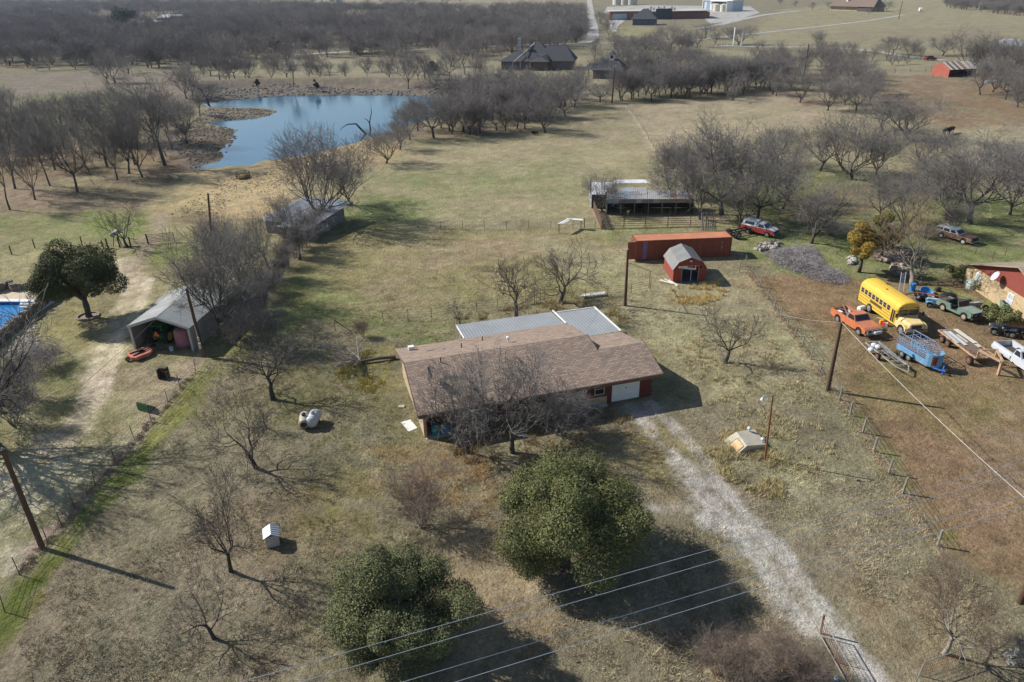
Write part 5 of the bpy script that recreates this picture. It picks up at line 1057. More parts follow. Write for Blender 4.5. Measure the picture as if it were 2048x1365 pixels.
b=MB(); b.box(hx1+.03,hx1+.2,-1.15,1.15,.5,.72); b.build('bumper',mat('rusty_ochre',(.28,.19,.09),.8),B)
b=MB(); b.box(x0-.12,x0-.0,-1.1,1.1,.5,.72); b.build('bumper',black,B)
for s in (-1,1): b=MB(); b.tube([(x1-.1,s*1.15,2.1),(x1+.3,s*1.4,2.0),(x1+.3,s*1.4,1.5)],.02,5); b.box(x1+.27,x1+.31,s*1.4-.1,s*1.4+.1,1.55,1.95); b.build('mirror',black,B)
for x in (0,wb):
    for s in (-1,1): wheel(B,x,s*1.02,.5,.28 if x else .5)
b=MB(); b.cyl((.9,-.35,2.93),.09,.05,8); b.box(-.6,-.3,.4,.7,2.9,2.97); b.build('roof_hatch',mat('dark_spot',(.1,.08,.03),.8),B)
# ---- pickups
def pickup(name,label,l,a,paint,L=dict(),bedload=None,wb=3.35,white_top=None,shell=None,bar=False,ext=.0,rim_=rimm,roofm=None):
    T=thing(name,label,'pickup truck',l,a); w_=.98; xr=-1.15; xf=wb+.85
    b=MB(); prof=[(xr,.5),(xr,1.12),(xr+2.2-ext,1.14),(xr+2.2-ext,.5)]+arch(0,.46,.5); 
    for s in (-1,1):
        pr=[(xr,.48),(xr,1.14),(1.08-ext,1.14),(1.08-ext,.48)]+[(x,z) for x,z in arch(0,.46,.45)]
        side(b,pr,*sorted((s*.82,s*w_)))
    b.box(xr,1.08-ext,-.82,.82,.56,.62); b.box(1.03-ext,1.08-ext,-.82,.82,.62,1.14); bd=b.build('bed',paint,T); q=MB(); q.box(xr-.04,xr-.001,-.8,.8,.55,1.12); q.build('tailgate',paint,T)
    b=MB(); q=MB(); q.box(xr+.03,1.0-ext,-.81,.81,.622,.63); q.build('bed_floor',mat('bed_floor_dark',(.07,.06,.055),.9),T)
    c0,c1=1.1-ext,2.45
    b.loft([[(x,-w_,.42),(x,w_,.42),(x,w_,1.12),(x,-w_,1.12)] for x in (c0,c1)],True); b.build('cab',paint,T)
    for s in (-1,1):
        q=MB(); pr=[(c1+.002,.45),(c1+.002,1.12),(xf-.25,1.02),(xf,.92),(xf,.5)]+[(x,z) for x,z in arch(wb,.46,.45)]; side(q,pr,*sorted((s*.72,s*w_))); q.build('fender',paint,T)
    q=MB(); q.loft([[(c1+.003,-.8,.5),(c1+.003,.8,.5),(c1+.003,.8,1.13),(c1+.003,-.8,1.13)],[(xf-.3,-.78,.5),(xf-.3,.78,.5),(xf-.3,.76,1.05),(xf-.3,-.76,1.05)],[(xf-.02,-.74,.5),(xf-.02,.74,.5),(xf-.02,.74,.95),(xf-.02,-.74,.95)]],True); q.build('hood',roofm or paint,T)
    q=MB(); gb=[(c0+.02,-.93,1.12),(c1-.02,-.93,1.12),(c1-.02,.93,1.12),(c0+.02,.93,1.12)]; gt=[(c0+.12,-.78,1.66),(c1-.5,-.78,1.66),(c1-.5,.78,1.66),(c0+.12,.78,1.66)]
    q.hexa(gb,gt); gh=q.build('greenhouse',roofm or white_top or paint,T)
    for (i,j),nm in (((0,1),'side_window'),((1,2),'windshield'),((2,3),'side_window'),((3,0),'rear_window')):
        q=MB(); q.pane([gb[i],gb[j],gt[j],gt[i]],.08,.92,.1,.88,.006); q.build(nm,glass,T)
    q=MB(); q.box(xf,xf+.03,-.62,.62,.58,.86); q.build('grille',mat('dark_grille',(.05,.05,.055),.6),T); lamp2(T,xf,.78,.74,.09); lamp2(T,xr-.03,.88,.85,.07,redlens,'tail_light')
    q=MB(); q.box(xf+.03,xf+.16,-.98,.98,.4,.56); q.build('bumper',chrome,T); q=MB(); q.box(xr-.18,xr-.05,-.95,.95,.42,.54); q.build('bumper',chrome,T)
    for x in (0,wb):
        for s in (-1,1): wheel(T,x,s*.88,.38,.24,rim_)
    if bar:
        q=MB(); [q.bar((xf+.2,y,.35),(xf+.2,y,.98),.05) for y in (-.8,-.3,.3,.8)]; q.bar((xf+.2,-.95,.98),(xf+.2,.95,.98),.06); q.bar((xf+.2,-.95,.66),(xf+.2,.95,.66),.05); q.build('grille_guard',chrome,T)
    return T,dict(xr=xr,xf=xf,c0=c0,c1=c1)
l,a,w_=put((1675,645),(1711.5,668)); off=Vector((-math.sin(a),math.cos(a),0))*.88; l=(l[0]+off.x,l[1]+off.y,0)
orp=mat('orange_truck_paint',(.50,.16,.07),.6,0,.15,2,c2=(.36,.20,.13),p2=.32)
T,_=pickup('pickup_truck','orange pickup with scrap in its bed beside the school bus',l,a,orp,wb=3.15,bar=True,roofm=mat('faded_orange_roof',(.46,.17,.09),.7,0,.15,2))
def tw(T,x,y,z=0): M=Matrix.LocRotScale(T.location,T.rotation_euler,(1,1,1)); return tuple(M@Vector((x,y,z)))
def loose(b,name,m,label,cat,T,x,y,z,rz=0,group=None,smooth=False):
    o=b.build(name,m,None,smooth); o.location=tw(T,x,y,z) if T else (x,y,z); o.rotation_euler=(0,0,(T.rotation_euler[2] if T else 0)+rz); return tag(o,label,cat,group)
b=MB(); b.faces([(0,0,0),(1.1,.1,0),(.15,.0,.85),(0,.06,0),(1.1,.16,0),(.15,.06,.85)],[(0,1,2),(5,4,3),(0,3,4,1),(1,4,5,2),(2,5,3,0)]); loose(b,'metal_sheet',mat('pale_green_grey',(.42,.46,.44),.5),'pale triangular metal sheet standing in the orange pickup bed','scrap metal',T,-.1,.1,.64)
b=MB(); b.bev(-.3,.3,-.2,.2,0,.3); loose(b,'jug',white,'white jug lying in the orange pickup bed','jug',T,-.6,-.3,.64)
b=MB(); b.bar((-1.4,.5,.95),(.8,-.55,.78),.09); b.bar((-.9,-.4,.8),(.6,.5,.85),.07); loose(b,'timber',wood,'crossed planks lying across the orange pickup bed','planks',T,0,0,.35)
b=MB(); b.bev(-.18,.18,-.4,.4,0,.25,.06); loose(b,'winch',mat('light_grey_winch',(.45,.46,.47),.4,.2),'grey winch drum tied to the orange pickup grille guard','winch',T,_['xf']+.38,.15,.62)
l,a,w_=put((1999,716),(2052,753)); off=Vector((-math.sin(a),math.cos(a),0))*.88; l=(l[0]+off.x,l[1]+off.y,0)
wp=mat('silver_white_paint',(.55,.58,.62),.35,.1,.08,1,c2=(.40,.43,.47),p2=.3)
T2,_2=pickup('pickup_truck','white and grey long-bed pickup cut by the right edge',l,a,wp,wb=3.7,ext=-.25)
b=MB(); [b.box(-1.15,1.3,min(s*.985,s*1.08),max(s*.985,s*1.08),.62,.9) for s in (-1,1)]; b.build('dually_flare',wp,T2)
l,a,w_=put((1499,468),(1529,472)); off=Vector((-math.sin(a),math.cos(a),0))*.9; l=(l[0]+off.x,l[1]+off.y,0)
rdp=mat('tomato_red_paint',(.38,.06,.045),.5,0,.15,2)
T3,d3=pickup('pickup_truck','red pickup with white camper shell beyond the container',l,a-.25,rdp,wb=2.7,roofm=mat('chalk_white_top',(.58,.62,.66),.5))
b=MB(); gb=[(-1.1,-.95,1.15),(1.05,-.95,1.15),(1.05,.95,1.15),(-1.1,.95,1.15)]; gt=[(-.85,-.75,1.85),(1.0,-.75,1.8),(1.0,.75,1.8),(-.85,.75,1.85)]; b.hexa(gb,gt); cs_=b.build('camper_shell',mat('chalk_white_top',(.58,.62,.66)),T3)
b=MB(); b.pane([gb[0],gb[1],gt[1],gt[0]],.15,.85,.25,.8,.006); b.pane([gb[2],gb[3],gt[3],gt[2]],.15,.85,.25,.8,.006); b.pane([gb[3],gb[0],gt[0],gt[3]],.15,.85,.2,.8,.006); b.build('pane',glass,cs_)
p=G(1462,476);q=G(1505,466); l,a=(p[0],p[1],0),math.atan2(q[1]-p[1],q[0]-p[0]); S=thing('truck_chassis','bare black truck chassis with big dual wheels between container and red pickup','truck frame',l,a)
b=MB(); [b.box(-.6,3.2,y,y+.1,.75,.93) for y in (-.45,.35)]; [b.box(x,x+.1,-.35,.35,.78,.9) for x in (-.5,.6,1.8,3.0)]; b.build('frame',black,S)
for y in (-.95,-.65,.65,.95): wheel(S,.3,y,.5,.26)
# ---- green open four-wheel drive
l,a,w_=put((1884,622),(1919,638)); off=Vector((-math.sin(a),math.cos(a),0))*.78; l=(l[0]+off.x,l[1]+off.y,0)
gp=mat('sage_green_paint',(.15,.21,.165),.65,0,.2,2,c2=(.24,.26,.22),p2=.38); S=thing('open_jeep','sage green doorless four-wheel-drive with its top removed','off-road vehicle',l,a); wb=2.54
for s in (-1,1):
    b=MB(); pr=[(-.85,.5),(-.85,1.08),(.75,1.1),(.95,.6),(1.6,.6),(1.7,1.1),(1.95,1.12),(3.15,1.05),(3.3,.95),(3.3,.5)]+[(x,z) for x,z in arch(wb,.44,.45)]+[(1.9,.42),(.6,.42)]+[(x,z) for x,z in arch(0,.44,.45)]; side(b,pr,*sorted((s*.66,s*.85))); b.build('side_panel',gp,S)
b=MB(); b.box(-.85,.75,-.66,.66,.45,.52); b.box(-.85,-.78,-.66,.66,.52,1.05); b.box(1.7,1.78,-.66,.66,.45,1.1); b.build('tub',gp,S)
b=MB(); b.loft([[(1.79,-.66,.6),(1.79,.66,.6),(1.79,.64,1.13),(1.79,-.64,1.13)],[(3.28,-.64,.6),(3.28,.64,.6),(3.28,.62,1.0),(3.28,-.62,1.0)]],True); b.build('hood',mat('chalky_green',(.22,.27,.22),.75,0,.2,3,c2=(.30,.31,.27),p2=.4),S)
gb=[(1.72,-.76,1.12),(1.72,.76,1.12),(1.42,.70,1.6),(1.42,-.70,1.6)]; b=MB(); [b.bar(gb[i],gb[(i+1)%4],.05) for i in range(4)]; f_=b.build('windshield_frame',gp,S); b=MB(); b.pane(gb,.03,.97,.04,.96,.0); b.build('pane',glass,f_)
b=MB(); b.box(.3,.9,-.6,.6,.52,.85); b.box(.2,.35,-.6,.6,.85,1.35); b.box(1.15,1.35,-.5,.5,.52,.7); b.build('seat',mat('dark_seat',(.03,.03,.035),.8),S)
b=MB(); b.box(-.75,.2,-.6,.6,.52,1.0); b.bev(-.7,.0,-.5,.3,1.0,1.18,.05); b.build('cargo_cover',mat('brown_tarp',(.09,.065,.05),.9),S)
b=MB(); b.box(3.3,3.34,-.6,.6,.62,.92); b.build('grille',mat('dark_grille',(.05,.05,.055)),S); lamp2(S,3.31,.7,.8,.09); b=MB(); b.box(3.38,3.5,-.85,.85,.42,.55); [b.bar((3.5,y,.45),(3.5,y,.95),.05) for y in (-.4,.4)]; b.build('bumper',mat('dark_rusty_bumper',(.10,.07,.06),.8),S)
for x in (0,wb):
    for s in (-1,1): wheel(S,x,s*.74,.39,.24,mat('tan_rim',(.35,.28,.20),.8))
# ---- station wagon
l,a,w_=put((1882,476),(1916,486)); off=Vector((-math.sin(a),math.cos(a),0))*.8; l=(l[0]+off.x,l[1]+off.y,0)
S=thing('station_wagon','old rusty station wagon with white roof and bonnet up by the pasture fence','station wagon',l,a); wg=mat('rust_brown_body',(.22,.12,.085),.8,0,.3,2,c2=(.36,.33,.31),p2=.42,sc2=1.6); wb=3.0
b=MB()
for s in (-1,1):
    q=MB(); pr=[(-1.25,.45),(-1.25,1.0),(1.0,1.0),(wb+.95,.92),(wb+.95,.45)]+[(x,z) for x,z in arch(wb,.42,.42)]+[(x,z) for x,z in arch(0,.42,.42)]; side(q,pr,*sorted((s*.7,s*.93))); q.build('side_panel',wg,S)
b.box(-1.25,wb+.0-.75,-.7,.7,.4,.99); b.box(wb-.7,wb+.95,-.7,.7,.4,.6); b.build('body',wg,S); b=MB(); b.box(wb+.9,wb+.98,-.68,.68,.45,.9); b.build('grille',black,S)
gb=[(-1.2,-.85,1.0),(2.2,-.85,1.0),(2.2,.85,1.0),(-1.2,.85,1.0)]; gt=[(-.9,-.7,1.48),(1.6,-.7,1.48),(1.6,.7,1.48),(-.9,.7,1.48)]; b=MB(); b.hexa(gb,gt); b.build('greenhouse',mat('faded_white',(.5,.52,.54),.6),S)
for i,j in ((0,1),(1,2),(2,3),(3,0)):
    for u0,u1 in (((.06,.33),(.38,.65),(.7,.92)) if (j-i)%2 and i in (0,2) else ((.08,.92),)): b=MB(); b.pane([gb[i],gb[j],gt[j],gt[i]],u0,u1,.12,.86,.006); b.build('window' if i in(0,2) else 'windshield',glass,S)
b=MB(); b.bar((-.7,-.6,1.55),(1.4,-.6,1.55),.04); b.bar((-.7,.6,1.55),(1.4,.6,1.55),.04); b.build('roof_rack',white,S)
b=MB(); b.sheet([(wb-.72,-.68,1.0),(wb+.95,-.68,.99),(wb+.95,.68,.99),(wb-.72,.68,1.0)],.03); b.build('hood',mat('dark_rust_hood',(.10,.06,.05),.8),S)
b=MB(); b.box(wb+.98,wb+1.08,-.9,.9,.38,.52); b.build('bumper',chrome,S); lamp2(S,wb+.96,.78,.72,.09)
for x in (0,wb):
    for s in (-1,1): wheel(S,x,s*.83,.35,.2,white)
# ---- far red car
p=GG(1860,121); S=thing('red_car','small dark red car parked at the end of the far driveway','car',(p[0],p[1],.1),.1); rc=mat('wine_red_paint',(.20,.02,.025),.35,0,.1,1)
b=MB(); b.loft([[(x,-.9*s,.35),(x,.9*s,.35),(x,.9*s,z),(x,-.9*s,z)] for x,s,z in ((-2.2,.9,.8),(-2.0,1,1.0),(.8,1,1.02),(2.0,.98,.9),(2.25,.85,.7))],True); b.build('body',rc,S)
gb=[(-2.0,-.85,1.0),(1.1,-.85,1.0),(1.1,.85,1.0),(-2.0,.85,1.0)]; gt=[(-1.7,-.68,1.62),(.4,-.68,1.62),(.4,.68,1.62),(-1.7,.68,1.62)]; b=MB(); b.hexa(gb,gt); b.build('cabin',rc,S)
for i,j in ((0,1),(1,2),(2,3),(3,0)): b=MB(); b.pane([gb[i],gb[j],gt[j],gt[i]],.06,.94,.12,.85,.01); b.build('window',glass,S)
for x in (-1.35,1.35):
    for s in (-1,1): wheel(S,x,s*.82,.34,.2)
# white van far
p=GG(1840,24); S=thing('camper_van','small rounded white camper parked on the far hill','camper',(p[0],p[1],0),1.2); b=MB(); b.loft([[(x,-1.1*s,.5),(x,1.1*s,.5),(x,1.1*s,z),(x,-1.1*s,z)] for x,s,z in ((-3,.8,2.2),(-2.6,1,3.0),(2.2,1,3.1),(2.9,.8,2.4))],True); b.build('body',white,S); b=MB(); b.box(-1.5,1.2,-1.12,-1.101,1.6,2.3); b.build('window',glass,S)
[wheel(S,.2,s*1.0,.4,.25) for s in (-1,1)]
# ---- blue stock trailer
p=G(1806,719); q=G(1857,742); pr0=G(1795,704); 
a=math.atan2(G(1856,741)[1]-pr0[1],G(1856,741)[0]-pr0[0])
l=(pr0[0]-math.sin(a)*.0+.55,pr0[1]+.2,0); S=thing('stock_trailer','sky-blue open livestock trailer with rusty rounded nose','trailer',l,a)
blu=mat('sky_blue_paint',(.13,.28,.45),.55,0,.15,2,c2=(.20,.40,.58),p2=.4); rb_=mat('nose_rust',(.20,.055,.03),.9,0,.3,3); Lt=4.0; wt=.82; rail=mat('blue_grey_rail',(.22,.28,.40),.5,.2,.2)
b=MB(); b.box(0,Lt-.6,-wt,-wt+.05,.42,.95); b.box(0,Lt-.6,wt-.05,wt,.42,.95); b.build('lower_side',blu,S)
n=9; b=MB(); arc=[(Lt-.6+.85*math.sin(math.pi*k/n),-wt*math.cos(math.pi*k/n)) for k in range(n+1)]; b.loft([[(x,y,.42) for x,y in arc],[(x,y,1.62) for x,y in arc],[(x*.0+ (Lt-.6+(x-(Lt-.6))*.95),y*.95,1.62) for x,y in arc],[(Lt-.6+(x-(Lt-.6))*.95,y*.95,.42) for x,y in arc]],False,False); nose=b.build('nose',blu,S)
b=MB(); k0,k1=3,5; aa=[(Lt-.6+.855*math.sin(math.pi*k/18),-wt*1.005*math.cos(math.pi*k/18)) for k in range(4,8)]; b.loft([[(x,y,.62) for x,y in aa],[(x+.0,y,1.45) for x,y in aa]],False,False); b.build('rust_stain',rb_,nose)
b=MB(); b.box(0,Lt-.3,-wt,wt,.34,.42); b.build('floor',mat('brown_trailer_floor',(.16,.11,.08),.9),S)
b=MB()
for s in (-1,1):
    for z in (1.1,1.25,1.4,1.62): b.bar((0,s*(wt-.02),z),(Lt-.6,s*(wt-.02),z),.035 if z<1.6 else .06)
    for x in (0,.85,1.7,2.55,3.38): b.bar((x,s*(wt-.02),.42),(x,s*(wt-.02),2.05 if x<3 else 1.62),.05)
    b.bar((0,s*(wt-.02),2.05),(2.55,s*(wt-.02),2.05),.06); b.bar((2.55,s*(wt-.02),2.05),(Lt-.55,s*(wt-.02),1.64),.05)
for x in (0,.85,1.7,2.55): b.bar((x,-wt,2.05),(x,wt,2.05),.045)
b.build('rail',rail,S)
b=MB(); [b.bar((0,-wt+i*wt*2/6,.42),(0,-wt+i*wt*2/6,1.62),.035) for i in range(7)]; b.build('tailgate',rail,S); b=MB(); b.bar((1.9,-wt,.45),(1.9,wt,1.9),.05); [b.bar((1.9,-wt,.6+k*.25),(1.9,wt,.6+k*.25),.03) for k in range(5)]; b.build('divider_gate',rail,S)
for s in (-1,1):
    b=MB(); side(b,[(.55,.62),(.7,.85),(2.15,.85),(2.3,.62)],*sorted((s*wt,s*(wt+.26)))); b.build('mudguard',blu,S)
    for x in (1.0,1.8): wheel(S,x,s*(wt+.13),.33,.2)
b=MB(); b.bar((Lt-.1,-.5,.38),(Lt+1.0,0,.42),.08); b.bar((Lt-.1,.5,.38),(Lt+1.0,0,.42),.08); b.bar((Lt+.75,0,.0),(Lt+.75,0,.85),.07); b.build('drawbar',mat('bright_blue_paint',(.05,.20,.62),.5),S)
# ---- gooseneck flatbed
p=G(1872,674); q=G(1946,731); a=math.atan2(q[1]-p[1],q[0]-p[0]); L_=float(np.hypot(*(q-p)[:2])); l=(p[0],p[1],0)
S=thing('flatbed_trailer','long rusty gooseneck flatbed trailer with pale orange rails','trailer',l,a); rail=mat('pale_orange_rail',(.45,.29,.17),.7,0,.2,3,c2=(.25,.12,.07),p2=.42); wt=2.0
b=MB(); b.box(0,L_,0,.1,.62,.78); b.box(0,L_,wt-.1,wt,.62,.78); b.box(0,.1,.1,wt-.1,.62,.78); b.box(L_-.1,L_,.1,wt-.1,.62,.78); b.build('frame',rail,S)
b=MB(); 
for k in range(6): b.box(.12,L_-.12,.12+k*(wt-.26)/6,.12+(k+1)*(wt-.26)/6-.02,.70,.76)
b.build('deck',mat('brown_deck_boards',(.15,.115,.09),.95,0,.25,2,streak=(.4,4,1)),S)
b=MB(); [b.bar((L_-.05,y,.6),(L_-.05,y,1.5),.09) for y in (.15,wt-.15)]; b.bar((L_-.05,.1,1.5),(L_-.05,wt-.1,1.5),.09); b.bar((L_-.05,.2,1.5),(L_+1.9,wt/2-.1,1.35),.16); b.bar((L_-.05,wt-.2,1.5),(L_+1.9,wt/2+.1,1.35),.14); b.bar((L_+1.9,wt/2,1.4),(L_+1.95,wt/2,.05),.2); b.bar((L_-.05,wt/2,.75),(L_+1.3,wt/2,1.35),.1); b.bar((L_-.05,.2,1.1),(L_+.8,wt/2,1.35),.08); b.build('gooseneck',rail,S)
b=MB(); [b.bar((L_-1.6,y,.78),(L_-1.6,y,1.1),.05) for y in (.05,)]; b.bar((L_-1.6,.05,1.1),(L_-.1,.05,1.1),.05); b.bar((L_-.9,.05,.78),(L_-.9,.05,1.1),.05); b.build('side_rail',rust,S)
for x,y in ((1.2,-.15),(1.2,wt+.15),(2.1,-.15),(2.1,wt+.15)): wheel(S,x,y,.36,.22,rust)
wheel(S,L_-.2,-.3,.42,.26,rust)
for i,(x,y,ln,w_,c,lb) in enumerate([(.35,.25,2.6,.28,(.40,.42,.44),'grey plank nearest the rail on the flatbed'),(.5,.62,2.9,.3,(.50,.51,.52),'second grey plank on the flatbed'),(1.2,1.05,1.7,.18,(.45,.43,.40),'short narrow plank in the middle of the flatbed'),(.1,1.45,3.0,.42,(.55,.52,.44),'wide cream board along the far side of the flatbed'),(3.3,1.5,.6,.3,(.5,.46,.38),'small offcut board beyond the cream board on the flatbed')]):
    b=MB(); b.box(0,ln,0,w_,0,.05); loose(b,'plank',mat('plank%d'%i,c,.85,0,.15,3),lb,'plank',S,x,y,.78,.04*(i-2),'planks on the flatbed')
# ---- scrap frame trailer
p=G(1729,695); q=G(1789,744); a=math.atan2(q[1]-p[1],q[0]-p[0]); L_=float(np.hypot(*(q-p)[:2])); S=thing('frame_trailer','stripped trailer frame piled with pipes and white bags','trailer',(p[0],p[1],0),a); al=mat('pale_pipe',(.38,.38,.36),.5,.2,.2)
b=MB()
for y in (0,1.35): b.bar((0,y,.5),(L_,y*.85+.1,.45),.08)
for k in range(7): b.bar((k*L_/6.3,0,.5),(k*L_/6.3,1.35,.5),.06)
b.bar((0,0,.5),(0,1.35,.5),.08); b.bar((L_,.1,.45),(L_+.9,.6,.4),.07); b.bar((L_,1.25,.45),(L_+.9,.6,.4),.07); b.build('frame',al,S)
b=MB(); [b.bar((rg.uniform(0,1.5),rg.uniform(0,1.3),.56),(rg.uniform(2,L_),rg.uniform(0,1.3),.62),.05) for k in range(10)]; b.build('pipe_load',mat('grey_pipe_load',(.24,.24,.24),.6,.2,.3),S)
[wheel(S,L_*.5,y,.33,.2,rust) for y in (-.2,1.55)]
for i,(x,y) in enumerate(((1.0,.2),(1.4,.35),(1.2,-.15))): b=MB(); b.lathe([(.05,0),(.25,.08),(.28,.22),(.16,.36),(.03,.4)],n=10); loose(b,'white_bag',mat('white_plastic_bag',(.55,.58,.62),.6,bump=.05,bs=8),'%s white plastic bag on the stripped trailer frame'%(('first','second','lowest')[i]),'bag',S,x,y,.55 if i<2 else .2,group='white bags')
# ---- small machines: four-wheeler, blue lawn tractor, motorcycles
def quad(name,label,cat,l,a,bodym,seatm,s=1.0):
    S=thing(name,label,cat,l,a); S.scale=(s,s,s)
    b=MB(); b.loft([[(x,-w_,z0),(x,w_,z0),(x,w_*.8,z1),(x,-w_*.8,z1)] for x,w_,z0,z1 in ((-.35,.2,.4,.72),(.1,.22,.35,.75),(.9,.22,.35,.8),(1.45,.3,.42,.78),(1.7,.2,.45,.65))],True); b.build('body',bodym,S)
    b=MB(); b.bev(-.3,.75,-.17,.17,.76,.92,.05); b.build('seat',seatm,S)
    for x in (0,1.3): b=MB(); [b.loft([[(x+dx,yy,zz) for yy in sorted((s_*.25,s_*.62))] for dx,zz in ((-.38,.55),(-.2,.68),(.2,.68),(.38,.55))],False,False) for s_ in (-1,1)]; b.build('mudguard',bodym,S)
    b=MB(); b.tube([(1.15,0,.75),(1.0,0,1.05)],.03,6); b.tube([(.95,-.38,1.05),(1.02,0,1.03),(.95,.38,1.05)],.02,6); b.build('handlebar',black,S)
    b=MB(); [b.bar((x0_,y,.86),(x1_,y,.86),.025) for x0_,x1_ in ((-.55,-.05),(1.3,1.7)) for y in (-.3,-.1,.1,.3)]; b.build('rack',black,S); lamp2(S,1.68,.14,.68,.06)
    for x in (0,1.3): [wheel(S,x,s_*.48,.29,.22) for s_ in (-1,1)]
    return S
p=G(2022,672); quad('four_wheeler','black and white four-wheeler above the white pickup','four-wheeler',(p[0],p[1],0),2.6,mat('dark_plastic',(.05,.055,.065),.4,0,.2,3,c2=(.4,.42,.45),p2=.36),black,1.15)
p=G(2045,674); quad('four_wheeler','dark four-wheeler half out of the picture at the right edge','four-wheeler',(p[0],p[1],0),2.8,black,black,1.1)
p=G(1857,612); quad('lawn_tractor','small blue garden tractor behind the school bus','garden tractor',(p[0],p[1],0),-.4,mat('dusty_blue_paint',(.14,.30,.46),.5,0,.2,2),mat('pale_blue_drum',(.35,.48,.60),.5),1.0)
for i,(x,y,c_,lb) in enumerate([(1918,612,(.14,.15,.14),'dismantled dark motorcycle just behind the green jeep'),(1940,620,(.34,.36,.36),'motorcycle with silver parts right of the green jeep'),(1975,628,(.05,.05,.05),'black motorcycle beside the grey-green bush')][:2]):
    p=G(x,y); S=thing('motorcycle',lb,'motorcycle',(p[0],p[1],0),-.5+.3*i)
    for k in (0,1.4): wheel(S,k,0,.33,.12)
    b=MB(); b.loft([[(u,-w_,z-.1),(u,w_,z-.1),(u,w_,z+h_),(u,-w_,z+h_)] for u,w_,z,h_ in ((-.25,.06,.75,.05),(.2,.15,.7,.15),(.7,.17,.75,.22),(1.0,.1,.8,.1))],True); b.build('tank_and_seat',mat('moto%d'%i,c_,.4,.2),S); b=MB(); b.box(.45,.85,-.16,.16,.28,.62); b.build('engine',mat('engine_metal',(.25,.25,.25),.4,.5),S)
    b=MB(); b.tube([(1.4,0,.33),(1.05,0,.95)],.035,6); b.tube([(.95,-.38,1.0),(1.05,0,.98),(.95,.38,1.0)],.018,6); b.build('fork',chrome,S)
# tractor and covered bale in the barn
l=bw(2.0,1.5); S=thing('tractor','green tractor with yellow wheels and orange warning triangle inside the barn','tractor',l,an2+math.pi/2); gr_=mat('tractor_green',(.015,.16,.03),.5,0,.1); yl=mat('tractor_yellow',(.60,.45,.04),.5)
b=MB(); b.bev(.2,2.6,-.35,.35,.75,1.35,.08); b.box(-.3,.4,-.45,.45,.6,1.0); b.build('body',gr_,S); b=MB(); b.sheet([(-.5,-.7,2.05),(.8,-.7,2.05),(.8,.7,2.05),(-.5,.7,2.05)],.06); [b.bar((x,y,1),(x,y,2.05),.05) for x in (-.4,.5) for y in (-.5,.5)]; b.build('canopy',gr_,S)
[wheel(S,0,s*.78,.72,.42,yl) for s in (-1,1)]; [wheel(S,2.2,s*.62,.42,.25,yl) for s in (-1,1)]; b=MB(); b.faces([(-.62,-.3,1.0),(-.62,.3,1.0),(-.62,0,1.55),(-.58,-.3,1.0),(-.58,.3,1.0),(-.58,0,1.55)],[(0,2,1),(3,4,5),(0,1,4,3),(1,2,5,4),(2,0,3,5)]); b.build('warning_triangle',mat('safety_orange',(.9,.16,.02),.4),S); b=MB(); b.bev(-.1,.35,-.25,.25,1.0,1.25,.05); b.build('seat',black,S)
l=bw(4.6,1.3); b=MB(); b.lathe([(.85,0),(.92,.15),(.9,.5),(.92,1.0),(.88,1.55),(.7,1.75),(.3,1.85)],n=20); o=tag(b.build('covered_tank',mat('dusty_pink_tarp',(.40,.17,.20),.8,0,.15,1.2,bump=.1,bs=2.2),None,True),'round bin wrapped in a dusty pink tarpaulin inside the barn','covered bin'); o.location=l
l=bw(3.9,-.15); b=MB(); b.lathe([(.17,0),(.2,.4),(.18,.42),(.15,.05)],n=12); o=tag(b.build('bucket',mat('white_blue_bucket',(.5,.58,.68),.5)),'white bucket at the barn mouth beside the pink bin','bucket'); o.location=l
# rotary cutter
p=G(284,712); S=thing('rotary_cutter','faded red rotary mower deck with black hitch in front of the barn','mower deck',(p[0],p[1],0),.9); dk_=mat('faded_red_deck',(.42,.14,.10),.75,0,.2,2)
b=MB(); prf=[(-.9,-.85),(.5,-.85),(.95,-.45),(.95,.45),(.5,.85),(-.9,.85),(-1.1,.4),(-1.1,-.4)]; b.loft([[(x,y,z) for x,y in prf] for z in (.12,.42)]+[[(x*.9,y*.9,.46) for x,y in prf]],True); b.build('deck',dk_,S)
b=MB(); b.bar((-.9,-.35,.5),(1.5,-.1,.62),.09); b.bar((-.9,.35,.5),(1.5,.1,.62),.09); b.box(-.25,.2,-.2,.2,.46,.72); b.bar((1.4,-.35,.45),(1.4,.35,.45),.08); b.bar((1.4,0,.45),(1.2,0,.95),.07); b.build('hitch',black,S); wheel(S,-1.35,0,.22,.12)
# ---- tanks
def htank(name,label,px,L_,r,m,m2,rz,cap=False):
    p=G(*px); S=thing(name,label,'tank',(p[0],p[1],0),rz); b=MB(); b.lathe([(.02,-L_/2-r*.45),(r*.6,-L_/2-r*.32),(r*.9,-L_/2-r*.12),(r,-L_/2),(r,L_/2),(r*.9,L_/2+r*.12),(r*.6,L_/2+r*.32),(.02,L_/2+r*.45)],(0,0,r+.2),'x',22); b.build('shell',m,S,True)
    b=MB(); b.lathe([(.16,0),(.18,.18),(.1,.28)],(0,0,2*r+.16),n=12); b.build('valve_dome',m2,S); b=MB(); [b.box(x,x+.08,-r*.7,r*.7,0,.32) for x in (-L_*.35,L_*.3)]; b.build('saddle',rust,S); 
    if cap: b=MB(); b.lathe([(r*.62,-L_/2-r*.34),(r*.35,-L_/2-r*.44),(.02,-L_/2-r*.47)],(0,0,r+.2),'x',18); b.build('end_cap',steel_dark,S)
    b=MB(); [b.tube([(x,r*1.02*math.cos(k*.3142),r+.2+r*1.02*math.sin(k*.3142)) for k in range(21)],.015,4,False) for x in (-L_*.32,L_*.32)]; b.build('band',m2,S)
